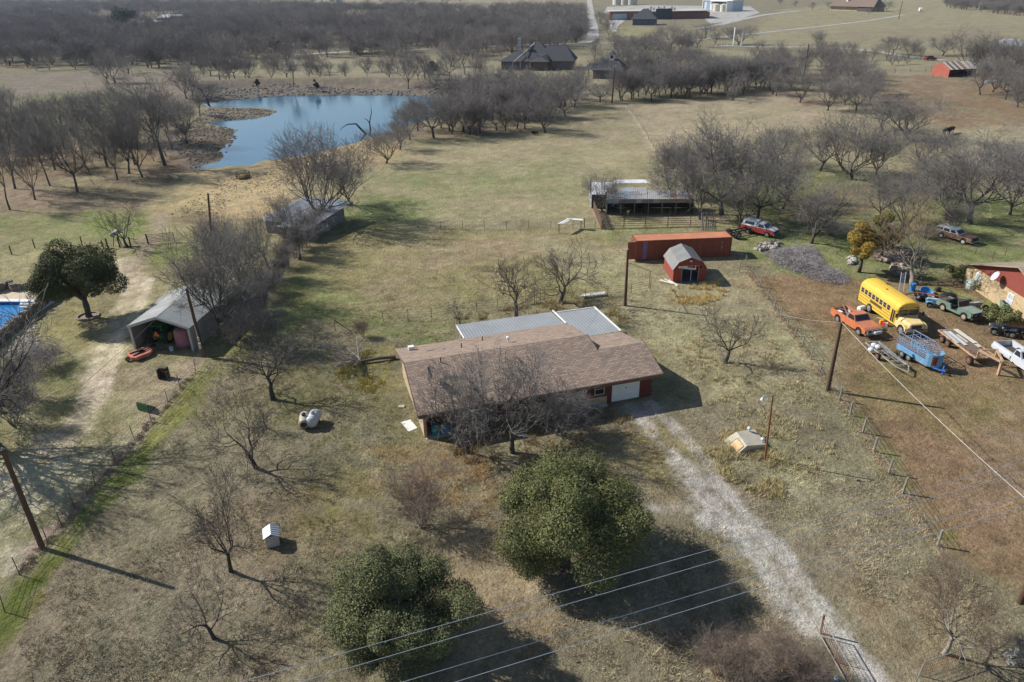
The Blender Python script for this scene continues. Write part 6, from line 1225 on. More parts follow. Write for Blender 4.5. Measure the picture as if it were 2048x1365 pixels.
htank('gas_tank','tan-stained gas tank, left one of the pair in the yard',(611,853),1.25,.42,mat('stained_tank',(.46,.43,.36),.5,0,.2,1.5,c2=(.35,.24,.12),p2=.42,sc2=1),steel_dark,1.75,True)
htank('gas_tank','larger pale grey gas tank, right one of the pair in the yard',(629,851),1.3,.47,mat('pale_grey_tank',(.46,.48,.49),.5,0,.1),galv,1.5)
p=G(1940,577); b=MB(); b.lathe([(.55,0),(.6,.5),(.5,.95),(.2,1.1)],n=14); o=tag(b.build('water_tank',mat('pale_mint_tank',(.48,.55,.50),.5)),'round pale mint tank at the corner of the stone house','tank'); o.location=(p[0],p[1],0)
p=G(2019,622); S=thing('green_bin','open pale green bin under the stone house window','bin',(p[0],p[1],0),-.3); b=MB(); b.hexa([(-.8,-.5,0),(.8,-.5,0),(.8,.5,0),(-.8,.5,0)],[(-.95,-.65,.9),(.95,-.65,.9),(.95,.65,.9),(-.95,.65,.9)]); b.build('shell',mat('pale_green_plastic',(.15,.23,.18),.6),S); b=MB(); b.box(-.8,.8,-.5,.5,.9,.905); b.build('opening',dark,S)
# ================================================================ YARD OBJECTS
p=G(296,826); S=thing('loader_bucket','dark green steel loader bucket lying by the wire fence','loader bucket',(p[0],p[1],0),1.15); gk=mat('dark_green_steel',(.03,.11,.05),.6,0,.2,2)
b=MB(); side(b,[(0,0),(.75,0),(.85,.1),(.1,.75),(0,.7)],-.02,.04); side(b,[(0,0),(.75,0),(.85,.1),(.1,.75),(0,.7)],1.1,1.16); b.box(0,.75,.04,1.1,0,.05); b.box(0,.05,.04,1.1,.05,.72); b.build('bucket_shell',gk,S); b=MB(); b.bar((.8,0,.06),(.8,1.15,.06),.06); b.build('cutting_edge',steel_dark,S)
p=G(333,753); S=thing('metal_box','dark upright metal box with open front near the wire fence','metal box',(p[0],p[1],0),-.1); b=MB(); b.box(-.45,.35,0,.06,0,1.0); b.box(-.45,-.39,-.6,0,0,.95); b.box(.29,.35,-.55,0,0,.75); b.box(-.39,.29,-.6,0,0,.06); b.box(-.39,.29,-.3,0,.94,1.0); b.build('shell',mat('olive_black_steel',(.07,.06,.045),.7,0,.3,3),S); b=MB(); b.bar((-.2,-.35,.9),(.25,-.3,.5),.06); b.build('brace',rust,S)
P=[G(a,c) for a,c in [(802,846),(818,865),(835,858),(821,841)]]; b=MB(); b.corr((P[0][0],P[0][1],.06),(P[1][0],P[1][1],.06),(P[2][0],P[2][1],.08),(P[3][0],P[3][1],.08),4,.02); b.sheet([(q[0],q[1],.055) for q in P],.03); tag(b.build('metal_sheet',white),'white ribbed metal panel lying beside the porch','metal panel')
P=[G(a,c) for a,c in [(1160,599),(1208,594),(1210,589),(1162,594)]]; b=MB(); b.sheet([(q[0],q[1],.35) for q in P],.05); tag(b.build('metal_sheet',white),'long white sheet leaning in the weeds behind the patio roof','metal panel')
p=G(803,815); b=MB(); b.box(-.25,.25,-.18,.18,0,.1); b.box(-.18,.18,-.12,.12,.1,.104); o=tag(b.build('drain_box',concrete),'small square drain box beside the left house wall','drain'); o.location=(p[0],p[1],H1(p[0],p[1]))
# fallen tree at the left end of the house
def limbs(name,label,cat,base,seed,n,L_,m,r0=.09,flat=.25,ang0=0,spr=2.0,up=0.1):
    rg=rnd(seed); segs=[]
    def go(p,d,l,r,lv):
        for i in range(4):
            d=(d+Vector((rg.gauss(0,.18),rg.gauss(0,.18),rg.gauss(0,.08)))).normalized(); q=p+d*l/4; q.z=max(.04,q.z); r2=r*.8; segs.append((p,q,r,r2)); p=q; r=r2
            if lv<3 and rg.random()<.75: go(p,(d+Vector((rg.gauss(0,.6),rg.gauss(0,.6),rg.gauss(.05,.3)))).normalized(),l*.55,r*.7,lv+1)
    for k in range(n):
        a=ang0+(rg.random()-.5)*spr; go(Vector((0,0,.15)),Vector((math.cos(a),math.sin(a),up+rg.random()*flat)).normalized(),L_*rg.uniform(.6,1),r0*rg.uniform(.6,1),0)
    v,f=segmesh(segs,5); o=npmesh(name,v,f,m); o.location=base; return tag(o,label,cat)
p=G(722,727); limbs('fallen_tree','fallen bare tree lying between the lawn and the house corner','fallen tree',(p[0],p[1],0),5,9,3.6,mat('dead_grey_wood',(.36,.32,.28),.95),.10,.5,math.pi,2.4); 
b=MB(); q=G(792,718); b.tube([(p[0],p[1],.2),((p[0]+q[0])/2,(p[1]+q[1])/2,.3),(q[0],q[1],.22)],[.13,.17,.19],8); tag(b.build('fallen_log',mat('rough_log',(.12,.10,.08),.95,0,.3,4,bump=.03,bs=12)),'thick fallen trunk running to the house corner','log')
p=G(349,355);q=G(360,361); b=MB(); b.tube([(p[0]-1.2,p[1]+.6,.35),(q[0],q[1],.3)],.28,8); tag(b.build('log',mat('pale_log',(.34,.29,.23),.9,bump=.02)),'pale log lying at the edge of the left woods','log')
p=G(170,330)
# hay ring
p=G(487,357); S=thing('hay_ring','round dark hay feeder ring with leftover hay on the littered slope','hay feeder',(p[0],p[1],0)); b=MB()
for z in (.3,.7,1.1): b.tube([(1.2*math.cos(k*.3142),1.2*math.sin(k*.3142),z) for k in range(21)],.035,5,False)
[b.bar((1.2*math.cos(k*.4488),1.2*math.sin(k*.4488),0),(1.2*math.cos(k*.4488),1.2*math.sin(k*.4488),1.15),.05) for k in range(14)]; b.build('ring',steel_dark,S); b=MB(); b.lathe([(1.0,0),(.95,.35),(.6,.6),(.1,.7)],n=14); b.build('hay',mat('dark_old_hay',(.22,.16,.08),.95,bump=.1,bs=5),S)
# dead branch by pond
p=GG(738,272); S=thing('dead_tree','dead bent tree reaching over the pond water','dead tree',tuple(p)); dk2=mat('wet_dark_wood',(.07,.06,.055),.9)
def h2(px,py,y0,z): g=G(px,py,0); return g
def onplane(px,py,base):   # point above the base seen at pixel px,py, in the vertical plane through base facing the camera
    d=cf+cr*(px-1024)/CF+cu*(682.5-py)/CF; t=base[1]/d[1]; return Vector((d[0]*t-base[0],0.0,CH+d[2]*t-base[2]))
b=MB(); b.tube([onplane(x,y,p) for x,y in [(736,272),(725,262),(712,248),(695,249),(684,256),(680,262)]],[.3,.27,.2,.14,.09,.04],6); b.tube([onplane(x,y,p) for x,y in [(738,272),(741,262),(739,245),(743,225),(741,205)]],[.3,.2,.15,.1,.04],6); b.tube([onplane(x,y,p) for x,y in [(739,247),(734,240),(728,237)]],[.12,.09,.04],5); b.build('trunk',dk2,S)
for tz,pts_ in ((G(418,212,0),[(418,212),(412,196),(402,180),(395,176)]),(G(1140,183),[(1140,183),(1128,176),(1118,160),(1112,166)])):
    base=tz; b=MB(); b.tube([onplane(x,y,base) for x,y in pts_],[.35,.3,.2,.08],6); b.tube([onplane(pts_[1][0],pts_[1][1],base),onplane(pts_[1][0]+8,pts_[1][1]-14,base)],[.2,.06],5); o=tag(b.build('dead_tree',dk2),'leaning dead trunk at the pond inlet' if tz[0]<-50 else 'dead forked snag in front of the dark-roofed house','dead tree'); o.location=tuple(base)
# ---- utility poles
def pole(bp,tp,label,r=.15,extra=None,pm=None):
    base=GG(*bp); h=hpx(base,tp[1]); S=thing('utility_pole',label,'utility pole',tuple(base)); top=onplane(tp[0],tp[1],base); top.y=0
    b=MB(); b.tube([(0,0,-.2),(top.x*.5,0,h*.5),(top.x,0,h)],[r*1.15,r,r*.8],10); b.build('pole',pm or pole_w,S); 
    if extra: extra(S,top.x,h)
    return np.array([base[0]+top.x,base[1],base[2]+h])
def insul(S,x,h):
    b=MB(); b.lathe([(.05,0),(.07,.06),(.04,.14)],(x,0,h),n=8); b.build('insulator',mat('glass_insulator',(.25,.28,.30),.3),S)
def lamparm(S,x,h):
    b=MB(); b.tube([(x,0,h-.1),(x-.45,-.1,h+.02),(x-.75,-.15,h-.05)],.03,6); b.build('arm',galv,S); b=MB(); b.lathe([(.16,0),(.13,.08),(.06,.2),(.02,.26)],(x-.75,-.15,h-.3),n=12); b.build('lamp_head',mat('pale_lamp_head',(.5,.58,.62),.3),S)
TL=pole((85,1097),(5,900),'thick wooden utility pole at the lower left edge casting a long shadow',.16,insul)
TB=pole((407,712),(373,578),'leaning wooden pole with meter boxes at the right barn corner',.15,insul)
TC=pole((427,520),(416,388),'tall dark wooden pole above the rutted track',.14,insul)
TM=pole((1250,612),(1256,500),'wooden pole with a low wire bracket right of the patio roof',.15,insul)
TR_=pole((1655,782),(1683,645),'tall dark utility pole on the wire fence line right of the yard',.16,insul)
TLm=pole((1530,920),(1546,790),'thin rusty yard-light pole beside the storm shelter',.07,lamparm,rust)
TF=pole((1606,160),(1618,88),'leaning utility pole in the far thicket',.2); TH_=pole((1797,39),(1805,3),'utility pole on the hill by the white driveway',.22); TP_=pole((1224,206),(1229,138),'dark utility pole in front of the pavilion house',.2)
p=G(2040,1204); S=thing('utility_pole','very thick dark pole base cut by the right edge','utility pole',(p[0],p[1],0)); b=MB(); b.tube([(0,0,-.2),(.05,0,4),(.15,0,9.5)],[.19,.17,.14],12); b.build('pole',pole_w,S); insul(S,.15,9.5)
b=MB(); M_=G(407,712); b.box(-.12,.12,-.32,-.17,.9,1.5); b.box(-.08,.08,-.30,-.17,1.7,2.1); b.tube([(0,-.22,2.1),(-.1,-.2,3.5)],.03,6); o=tag(b.build('meter_box',galv),'grey meter boxes fixed to the barn corner pole','meter box'); o.location=(M_[0],M_[1],0)
# wires
wirem=mat('grey_wire',(.34,.36,.40),.45,.3,.1); dwire=mat('dark_wire',(.10,.10,.10),.6); lwire=mat('pale_wire',(.5,.48,.44),.5)
def wire(A,B_,label,sag=.3,r=.012,m=None,name='overhead_wire',cat='wire',group=None):
    A=Vector(A);B_=Vector(B_); b=MB(); b.tube([A.lerp(B_,k/24)-Vector((0,0,sag*4*(k/24)*(1-k/24))) for k in range(25)],r,5,False); return tag(b.build(name,m or dwire),label,cat,group)
for i,(a_,b_,z,nm) in enumerate([((480,1365),(1410,1103),9.2,'uppermost'),((600,1365),(1440,1120),9.2,'second'),((805,1365),(1520,1150),8.4,'third'),((910,1365),(1540,1170),8.4,'lowest')]):
    A=Vector(G(*a_,z));B_=Vector(G(*b_,z)); d=B_-A; wire(A-d*1.6,B_+d*2.4,'%s of the four power lines crossing the bottom of the picture'%nm,.0,.014,wirem,'power_line','power line','power lines over the front yard')
wire(TR_,G(2100,1040,5.5),'pale wire running from the fence-line pole to the lower right',.35,.018,lwire)
wire(TL,TB,'dark wire from the lower left pole to the barn corner pole',.35,.012)
wire(TB,TC,'short wire between the two poles behind the barn',.2,.014)
wire(TL,(TL[0]-14,TL[1]-16,TL[2]),'wire leaving the lower left pole towards the picture edge',.1,.012)
wire(TM,pw(16,5.5,zr+.6),'slack wire from the bracket pole to the house roof',.5,.01)
wire(TM,pw(5.6,11.2,4.6),'long slack wire from the bracket pole to the roof mast',.8,.01)
wire(TR_,G(1560,628,1.5),'pale wire from the fence-line pole back over the fence',.2,.01,lwire)
q0=G(1298,577); b=MB(); b.tube([(0,0,0),(.02,0,2.1)],.035,6); o=tag(b.build('wire_post',rust),'thin rusty pipe post holding the bracket wire before the red shed','post'); o.location=tuple(q0); wire((q0[0],q0[1],2.1),(TM[0],TM[1],TM[2]-1.4),'pale pipe brace from the bracket pole to the rusty pipe post',0,.035,mat('pale_brace',(.34,.27,.24),.7),'brace','brace'); wire((q0[0],q0[1],2.1),G(1352,566,2.0),'dark wire from the rusty pipe post to the red shed',.02,.02)
# ---- fences
fwire=mat('fence_wire',(.14,.125,.11),.6,.2)
def fence(name,label,px,ph,pr,m,spacing=None,wires=(.3,.6,.9,1.15),wr=.008,pts=None,post='post',lean=.06,seed=1,mesh=False,cat='fence'):
    rg=rnd(seed); P=[GG(a,c) for a,c in px] if pts is None else pts
    if spacing:
        Q=[P[0]]
        for i in range(len(P)-1):
            L_=np.linalg.norm(P[i+1]-P[i]); k=max(1,round(L_/spacing)); Q+=[P[i]+(P[i+1]-P[i])*j/k for j in range(1,k+1)]
        P=Q
    S=thing(name,label,cat,tuple(P[0])); tops=[]
    for i,p in enumerate(P[:100]):
        o=Vector(p)-Vector(P[0]); dx,dy=rg.uniform(-lean,lean),rg.uniform(-lean,lean); h=ph*rg.uniform(.92,1.08); b=MB(); b.tube([o+Vector((0,0,-.1)),o+Vector((dx*h,dy*h,h))],[pr,pr*.9],6 if pr<.04 else 8); b.build(post,m,S); tops.append((o,dx,dy))
    b=MB()
    for (o,dx,dy),(o2,dx2,dy2) in zip(tops,tops[1:]):
        for z in wires: b.bar(o+Vector((dx*z,dy*z,z)),o2+Vector((dx2*z,dy2*z,z)),wr*2)
        if mesh:
            n=int((o2-o).length/.5)
            for k in range(1,n): c=o.lerp(o2,k/n); b.bar(c+Vector((0,0,wires[0])),c+Vector((0,0,wires[-1])),wr*1.5)
    b.build('wire_strands',fwire,S); return S
tpost=mat('rusty_t_post',(.10,.065,.05),.8,0,.3,4); wpost=mat('grey_cedar_post',(.27,.24,.20),.95,0,.3,4,streak=(4,4,.5))
fence('wire_fence','wire fence on thin steel posts along the green strip at left',[(10,1225),(40,1151),(96,1086),(124,1054),(150,1018),(191,975),(232,926),(269,879),(303,844),(336,804),(361,776),(391,742),(410,715)],1.35,.03,tpost,seed=2)
fence('wire_fence','fence of thin posts crossing the pasture behind the first field',[(665,460),(1190,457)],1.15,.035,tpost,3.2,seed=3,mesh=False)
fence('wire_fence','thin wire fence between the ranch house and the first field',[(672,664),(767,643),(816,641),(864,638),(954,623),(994,620),(1080,607),(1130,603),(1170,598),(1215,592),(1262,588),(1300,580)],1.25,.03,tpost,seed=4)
fence('wire_fence','fence with short cedar posts from the red shed down to the junk yard',[(1478,545),(1484,527),(1500,545),(1510,560),(1522,580),(1535,600),(1548,620),(1562,637),(1575,655),(1590,672),(1604,694),(1621,719),(1640,745)][0:1]+[(1490,532),(1505,552),(1520,575),(1535,600),(1548,620),(1562,637),(1575,655),(1590,672),(1604,694),(1621,719),(1640,745)],1.25,.06,wpost,seed=5,mesh=True)
fence('wire_fence','fence of grey cedar posts between yard and brown lawn at right',[(1655,778),(1679,801),(1700,832),(1725,866),(1747,904),(1777,948),(1805,987),(1875,1093)],1.3,.085,wpost,seed=6,wires=(.25,.5,.75,1.0,1.15))
fence('wire_fence','weedy fence line across the dry middle pasture',[(1252,212),(1268,232),(1285,258),(1297,280),(1312,303)],1.2,.06,wpost,3.4,seed=7)
fence('wire_fence','fence along the dry grass track in the far pasture',[(1617,165),(1660,195),(1715,228)],1.2,.06,wpost,4,seed=8)
fence('wire_fence','old wood-post fence behind the live oak and pool',[(-20,498),(24,510),(70,497),(120,495),(165,492),(208,498)],1.3,.08,mat('dark_post',(.08,.06,.05),.9),seed=9)
fence('wire_fence','short old fence with thick dark posts beside the pipe gate',[(216,497),(240,495),(262,494),(297,489)],1.4,.11,mat('dark_post',(.08,.06,.05),.9),seed=10,mesh=True)
fence('wire_fence','sagging fence row under the trees right of the barn',[(560,560),(590,520),(620,485),(655,458)],1.2,.06,mat('dark_post',(.08,.06,.05)),3,seed=11)
fence('wire_fence','wire fence beyond the brown pasture below the far driveway',[(1730,150),(1790,146),(1850,144),(1862,142)],1.3,.07,mat('dark_post',(.08,.06,.05)),5,seed=12)
fence('wire_fence','thin fence in front of the stone house yard',[(1922,500),(1950,508),(1985,520),(2010,512),(2048,505)],1.2,.035,tpost,seed=13)
fence('wire_fence','long dark fence line at the grey road beyond the dark-roofed house',[(1100,98),(1200,98),(1290,102),(1400,98)],1.6,.12,mat('dark_post',(.08,.06,.05)),9,seed=14,wr=.02)
b=MB(); A=G(672,664); b.tube([(A[0],A[1],1.3),(A[0]+1.7,A[1]-.3,.1)],.05,6); tag(b.build('fence_brace',mat('dark_post',(.08,.06,.05))),'diagonal dark brace at the corner post left of the house','brace')
# corral of pipes
def pipes(name,label,px,h,n,pr,m,sp,cat='pipe fence'):
    P=[GG(a,c) for a,c in px]; Q=[P[0]]
    for i in range(len(P)-1):
        L_=np.linalg.norm(P[i+1]-P[i]); k=max(1,round(L_/sp)); Q+=[P[i]+(P[i+1]-P[i])*j/k for j in range(1,k+1)]
    S=thing(name,label,cat,tuple(P[0])); o0=Vector(P[0])
    for q in Q: b=MB(); o=Vector(q)-o0; b.tube([o,o+Vector((0,0,h))],pr,6); b.build('post',m,S)
    for k in range(n):
        b=MB(); z=h*(.2+.78*k/(n-1)); [b.bar(Vector(q)-o0+Vector((0,0,z)),Vector(q2)-o0+Vector((0,0,z)),pr*1.1) for q,q2 in zip(Q,Q[1:])]; b.build('rail',m,S)
pipes('corral_fence','rusty pipe corral fence in front of the long rusty shed',[(1205,457),(1290,455),(1380,453),(1425,452)],1.5,5,.05,mat('corral_rust',(.09,.06,.05),.8),3.2)
pipes('pipe_gate','brown pipe gate across the rutted track above the barn',[(297,489),(350,484)],1.35,6,.045,mat('corral_rust',(.09,.06,.05),.8),4.5,'gate')
pipes('pipe_gate','dark pipe gate between the two trees behind the patio roof',[(1069,608),(1090,604)],1.5,4,.035,rust,1.4,'gate')
P0,P1=GG(1187,420),GG(1203,460); S=thing('board_fence','brown board fence running from the lean-to to the corral corner','fence',tuple(P0)); b=MB(); d=Vector(P1)-Vector(P0); rg=rnd(5)
for k in range(46): c=d*k/46; h=1.5*rg.uniform(.9,1.05); b.bar(c,c+Vector((0,0,h)),.17,.03) if 0 else b.hexa([c+Vector(v) for v in ((-.02,-.07,0),(.02,-.07,0),(.02,.07,0),(-.02,.07,0))],[c+Vector(v) for v in ((-.02,-.07,h),(.02,-.07,h),(.02,.07,h),(-.02,.07,h))])
b.build('boards',mat('red_brown_boards',(.17,.10,.08),.9,0,.3,2),S); b=MB(); b.bar((.05,0,.4),d+Vector((.05,0,.4)),.06); b.bar((.05,0,1.1),d+Vector((.05,0,1.1)),.06); b.build('rail',wood,S)
# cart/drum by fence, gate timber, PVC pipes, boards
p=G(236,492); S=thing('deer_feeder','grey barrel feeder on dark legs beside the fence tree','feeder',(p[0],p[1],0)); b=MB(); b.tube([(-.6,0,1.5),(.7,.3,2.1)],.32,12); b.build('barrel',mat('weathered_grey_barrel',(.33,.33,.33),.6),S); [ (lambda q:(q.bar(a_,b_,.08),q.build('leg',mat('dark_post',(.08,.06,.05)),S)))(MB()) for a_,b_ in (((-.5,-.3,0),(-.2,0,1.5)),((.6,-.2,0),(.3,.1,1.7)),((.2,.6,0),(.1,.2,1.7)))]
b=MB(); p=G(1336,563); 
for k in range(6): b.tube([(rnd(k).uniform(-1.2,.2),-.2+.12*k,.06+.05*(k%3)),(rnd(k+9).uniform(.3,1.3),-1.6+.14*k,.06+.05*(k%2))],.07,8)
o=tag(b.build('pipe_pile',mat('cream_pipe',(.62,.57,.48),.5)),'loose pile of cream pipes against the left side of the red shed','pipes'); o.location=(p[0],p[1],0)
b=MB(); p=G(1418,462)
for k in range(9): x=.25*k; b.bar((x,0,0),(x+rnd(k).uniform(-.4,.3),.9,2.4),.1,.03)
o=tag(b.build('leaning_boards',mat('silver_boards',(.26,.25,.24),.9)),'weathered boards leaning on the tree behind the container','boards'); o.location=(p[0]-1,p[1],0)
b=MB(); q=[G(1115,456),G(1134,440),G(1166,440)]; A=G(1113,455)
S=thing('roofless_canopy','bent white sheet-metal strip resting on fence posts','sheet metal',tuple(G(1118,458))); o0=Vector(G(1118,458)); r0_=Vector(G(1114,448,1.4))-o0; r1_=Vector(G(1134,438,1.4))-o0; r2_=Vector(G(1166,440,1.4))-o0
b=MB(); b.corr(r0_,r0_+Vector((.9,0,0)),r1_+Vector((.9,0,0)),r1_,3,.03); b.sheet([r1_+Vector((0,-.3,0)),r2_+Vector((0,-.3,0)),r2_+Vector((0,.4,0)),r1_+Vector((0,.4,0))],.05); b.build('strip',white,S); b=MB(); [b.bar((v.x,v.y,0),(v.x,v.y,1.38),.09) for v in (r1_+Vector((2,0,0)),r1_+Vector((2.5,.1,0)),r0_+Vector((.3,.2,0)))]; b.build('post',steel_dark,S)
# metal drive gate bottom right
A=Vector(G(1640,1275)); B_=Vector(G(1697,1378)); d=B_-A; d.z=0; S=thing('drive_gate','open tubular metal drive gate with wire mesh at the bottom edge','gate',tuple(A)); gt_=mat('dull_galvanised_tube',(.30,.29,.27),.5,.3,.2)
b=MB(); L_=d.length; u=d/L_
for z in (.15,1.25): b.tube([Vector((0,0,z)),d+Vector((0,0,z))],.03,8)
for k in (0,.5,1): b.tube([d*k+Vector((0,0,.1)),d*k+Vector((0,0,1.28))],.03,8)
b.build('frame',gt_,S); b=MB(); [b.bar(u*(k*.16)+Vector((0,0,.15)),u*(k*.16)+Vector((0,0,1.25)),.012) for k in range(int(L_/.16))]; [b.bar(Vector((0,0,z)),d+Vector((0,0,z)),.012) for z in (.4,.65,.9,1.05)]; b.build('mesh_infill',rust,S)
A2=Vector(G(1641,1268)); b=MB(); b.tube([(0,0,0),(-.05,0,1.4)],.06,8); o=tag(b.build('gate_post',rust),'rusty gate post at the upper end of the drive gate','post'); o.location=tuple(A2)
p=G(1674,1362,1.0); S=thing('mailbox','blue-grey mailbox on a post beside the drive gate','mailbox',(p[0],p[1],0),.3); b=MB(); b.bev(-.2,.2,-.12,.12,1.0,1.25,.05); b.build('box',mat('dark_blue_grey',(.10,.14,.18),.5),S); b=MB(); b.box(-.04,.04,-.04,.04,0,1.0); b.build('post',wood,S)
S=thing('pipe_fence','low pale pipe panel corner at the lower right','pipe fence',tuple(G(1838,1362))); o0=Vector(G(1838,1362)); V=[Vector(G(*q))-o0 for q in ((1825,1385),(1840,1352),(1917,1325),(1930,1345))]
b=MB(); tp=[v+Vector((0,0,1.0)) for v in V]; b.tube(tp[:3],.03,6); [b.tube([v,v+Vector((0,0,1.05))],.03,6) for v in V[:3]]; b.build('frame',gt_,S); b=MB(); [b.bar(V[1].lerp(V[2],k/16),V[1].lerp(V[2],k/16)+Vector((0,0,1)),.01) for k in range(1,16)]; [b.bar(V[1]+Vector((0,0,z)),V[2]+Vector((0,0,z)),.01) for z in (.25,.5,.75)]; b.build('mesh_infill',rust,S)
rubble('rock_border','pale stones in a heap at the lower right edge','stones',[(2010,1290),(2060,1280),(2060,1330),(2015,1335)],22,.15,(.30,.29,.26),31)
p=G(2032,1312); b=MB(); b.lathe([(.1,0),(.16,.1),(.15,.4),(.06,.5)],n=12); o=tag(b.build('garden_urn',mat('pale_green_glaze',(.36,.42,.38),.5)),'pale green urn standing among the stones at the right edge','urn'); o.location=(p[0],p[1],0)
# ---- scrap and brush piles on the right
rubble('stone_heap','black and white rubble heap beyond the bramble thicket','rubble',[(1508,500),(1530,488),(1560,486),(1562,496),(1525,505)],110,.28,(.42,.38,.34),21,.25,c2=(.02,.02,.02))
rubble('stone_heap','small heap of pale stones by the yellow-leaved tree','rubble',[(1694,522),(1705,512),(1710,528),(1700,532)],40,.3,(.38,.35,.31),22,.3)
rubble('scrap_heap','brown and pink heap of stones and scrap behind the fallen-branch tree','scrap heap',[(1745,510),(1775,495),(1810,500),(1830,525),(1800,530),(1760,525)],260,.32,(.22,.16,.13),23,.5,c2=(.36,.30,.27))
rubble('scrap_heap','mixed heap of rubble just above the bus roof','scrap heap',[(1780,535),(1800,528),(1815,545),(1808,560),(1785,548)],130,.28,(.20,.16,.13),24,.4,c2=(.40,.34,.28))
for i,(x,y,n,L_,a0,lb) in enumerate([(1800,515,12,3.2,0,'tangle of dead branches over the brown scrap heap'),(1838,556,12,2.6,0,'stack of cut branches below the pale leaning tree'),(1795,552,10,2.0,2,'dead branches piled above the bus roof'),(1850,528,9,2.8,.3,'dark cut branches lying right of the pale leaning tree')]):
    p=G(x,y); limbs('branch_pile',lb,'branch pile',(p[0],p[1],.1),50+i,n,L_,mat('dead_branches%d'%i,((.20,.16,.13),(.26,.22,.18),(.17,.13,.11),(.15,.12,.10))[i],.95),.06,.5,a0,6.3,.1)
tree(1825,570,392,170,'pale','pale-barked tree leaning to the right behind the junk pile',lean=(0,.32),rz=2.2,mats=(bark_pale,twig_tan))
TR((1905,470,395,90,'shrub0','olive scrub growing against the rusty station wagon'),(1850,478,450,60,'shrub0','dark low scrub left of the station wagon'),(1660,470,438,90,'shrub0','grey scrub patch beyond the forked thicket tree'),(1775,500,440,70,'shrub0','scrub behind the olive green tree'),cat='shrub',name='shrub')
TR((2020,605,540,110,'shrub0','bare shrub against the stone house wall by the green bin'),cat='shrub',name='shrub')
# bramble thicket: one tangled mass
rg=np.random.RandomState(77); Pp=np.array([G(*q)[:2] for q in [(1528,506),(1560,500),(1628,494),(1640,508),(1650,530),(1700,556),(1690,572),(1640,566),(1590,548),(1545,530)]]); lo=Pp.min(0);hi=Pp.max(0); segs=[]
while len(segs)<14000:
    x,y=rg.uniform(lo[0],hi[0]),rg.uniform(lo[1],hi[1]); d0=sdf_poly(np.array([x]),np.array([y]),Pp)[0]
    if d0>0: continue
    top=min(2.1,.4+.6*-d0)*(.55+.7*vnoise(np.array([x]),np.array([y]),1.6,5)[0])*rg.uniform(.55,1.1); p=Vector((x,y,0)); d=Vector((rg.normal()*.5,rg.normal()*.5,1)).normalized(); n=4; L_=top*1.4
    for k in range(n):
        q=p+d*L_/n; q.z=max(q.z,.03); segs.append((p,q,.014,.012)); p=q; d=(d+Vector((rg.normal()*.5,rg.normal()*.5,-.42))).normalized()
v,f=segmesh(segs,3); tag(npmesh('bramble_thicket',v,f,mat('bramble_canes',(.34,.31,.31),.95,0,.3,1)),'low grey bramble thicket mounded beside the wire fence','brambles',kind='stuff')
# junk behind the bus
def junk(name,label,cat,px,fn,rz=0,z=0,m=None):
    p=G(*px); b=MB(); fn(b); o=b.build(name,m); o.location=(p[0],p[1],z); o.rotation_euler=(0,0,rz); return tag(o,label,cat)
S=thing('ladder','grey extension ladder leaning on the heap behind the bus','ladder',tuple(G(1796,590)),.0); b=MB(); [b.bar((y,0,.3),(y+.9,1.9,1.9),.06) for y in (0,.5)]; b.build('side_rail',galv,S); b=MB(); [b.bar((.9*k/10,1.9*k/10,.3+1.6*k/10),(.5+.9*k/10,1.9*k/10,.3+1.6*k/10),.04) for k in range(1,10)]; b.build('rungs',galv,S)
bluep=mat('bright_blue_plastic',(.03,.22,.55),.5); 
junk('blue_drum','upright bright blue drum in the junk behind the bus','drum',(1824,582),lambda b:b.lathe([(.28,0),(.3,.4),(.3,.85),(.26,.9)],n=14),m=bluep)
junk('paddling_pool','blue plastic paddling pool propped in the junk pile','paddling pool',(1852,588),lambda b:b.lathe([(.75,0),(.85,.25),(.8,.27),(.7,.06)],n=18),m=mat('pool_blue',(.05,.30,.66),.4)).rotation_euler=(.5,.2,0)
for i,(x,y,lb) in enumerate([(1835,594,'black rubbish bag nearest the blue drum'),(1846,600,'black rubbish bag behind the blue garden tractor'),(1868,598,'black rubbish bag left of the black tarp'),(1858,606,'small black bag beside the garden tractor'),(1838,602,'black bag behind the orange pole')]): junk('rubbish_bag',lb,'rubbish bag',(x,y),lambda b:b.lathe([(.1,0),(.38,.12),(.42,.4),(.25,.65),(.05,.75)],n=9),rz=i,m=mat('black_bag',(.015,.016,.02),.35,bump=.08,bs=5))
junk('tarp','black tarpaulin over a low heap behind the green jeep','tarpaulin',(1894,600),lambda b:b.loft([[(1.3*s*math.cos(k*.6283)*(1+.15*math.sin(k*2)),.85*s*math.sin(k*.6283),z) for k in range(10)] for s,z in ((1,.02),(.85,.45),(.5,.7),(.1,.75))],True),rz=.2,m=mat('black_tarp',(.018,.017,.018),.5,bump=.1,bs=3))
junk('orange_pole','long orange pole lying across the junk pile','pole',(1830,598),lambda b:b.bar((0,0,.75),(2.2,-.9,.6),.09),m=mat('orange_pole_paint',(.75,.16,.06),.5))
junk('scrap_drum','pale round drum in front of the black bags','drum',(1862,604),lambda b:b.lathe([(.3,0),(.32,.5),(.2,.62)],n=12),m=mat('grey_pink_drum',(.35,.31,.32),.6))
junk('wheelbarrow_load','small dark machine on the grass right of the blue pool','machine',(1875,583),lambda b:(b.bev(-.3,.3,-.2,.2,.1,.5,.08),b.bar((0,0,.5),(.5,.1,.9),.04),b.bar((0,-.2,.1),(.3,-.4,0),.05)),m=steel_dark)
junk('fuel_tank','white plastic tank beside the rear wheel of the bus','tank',(1722,622),lambda b:b.lathe([(.05,-.45),(.26,-.38),(.28,0),(.26,.38),(.05,.45)],(0,0,.3),'x',12),rz=.4,m=white)
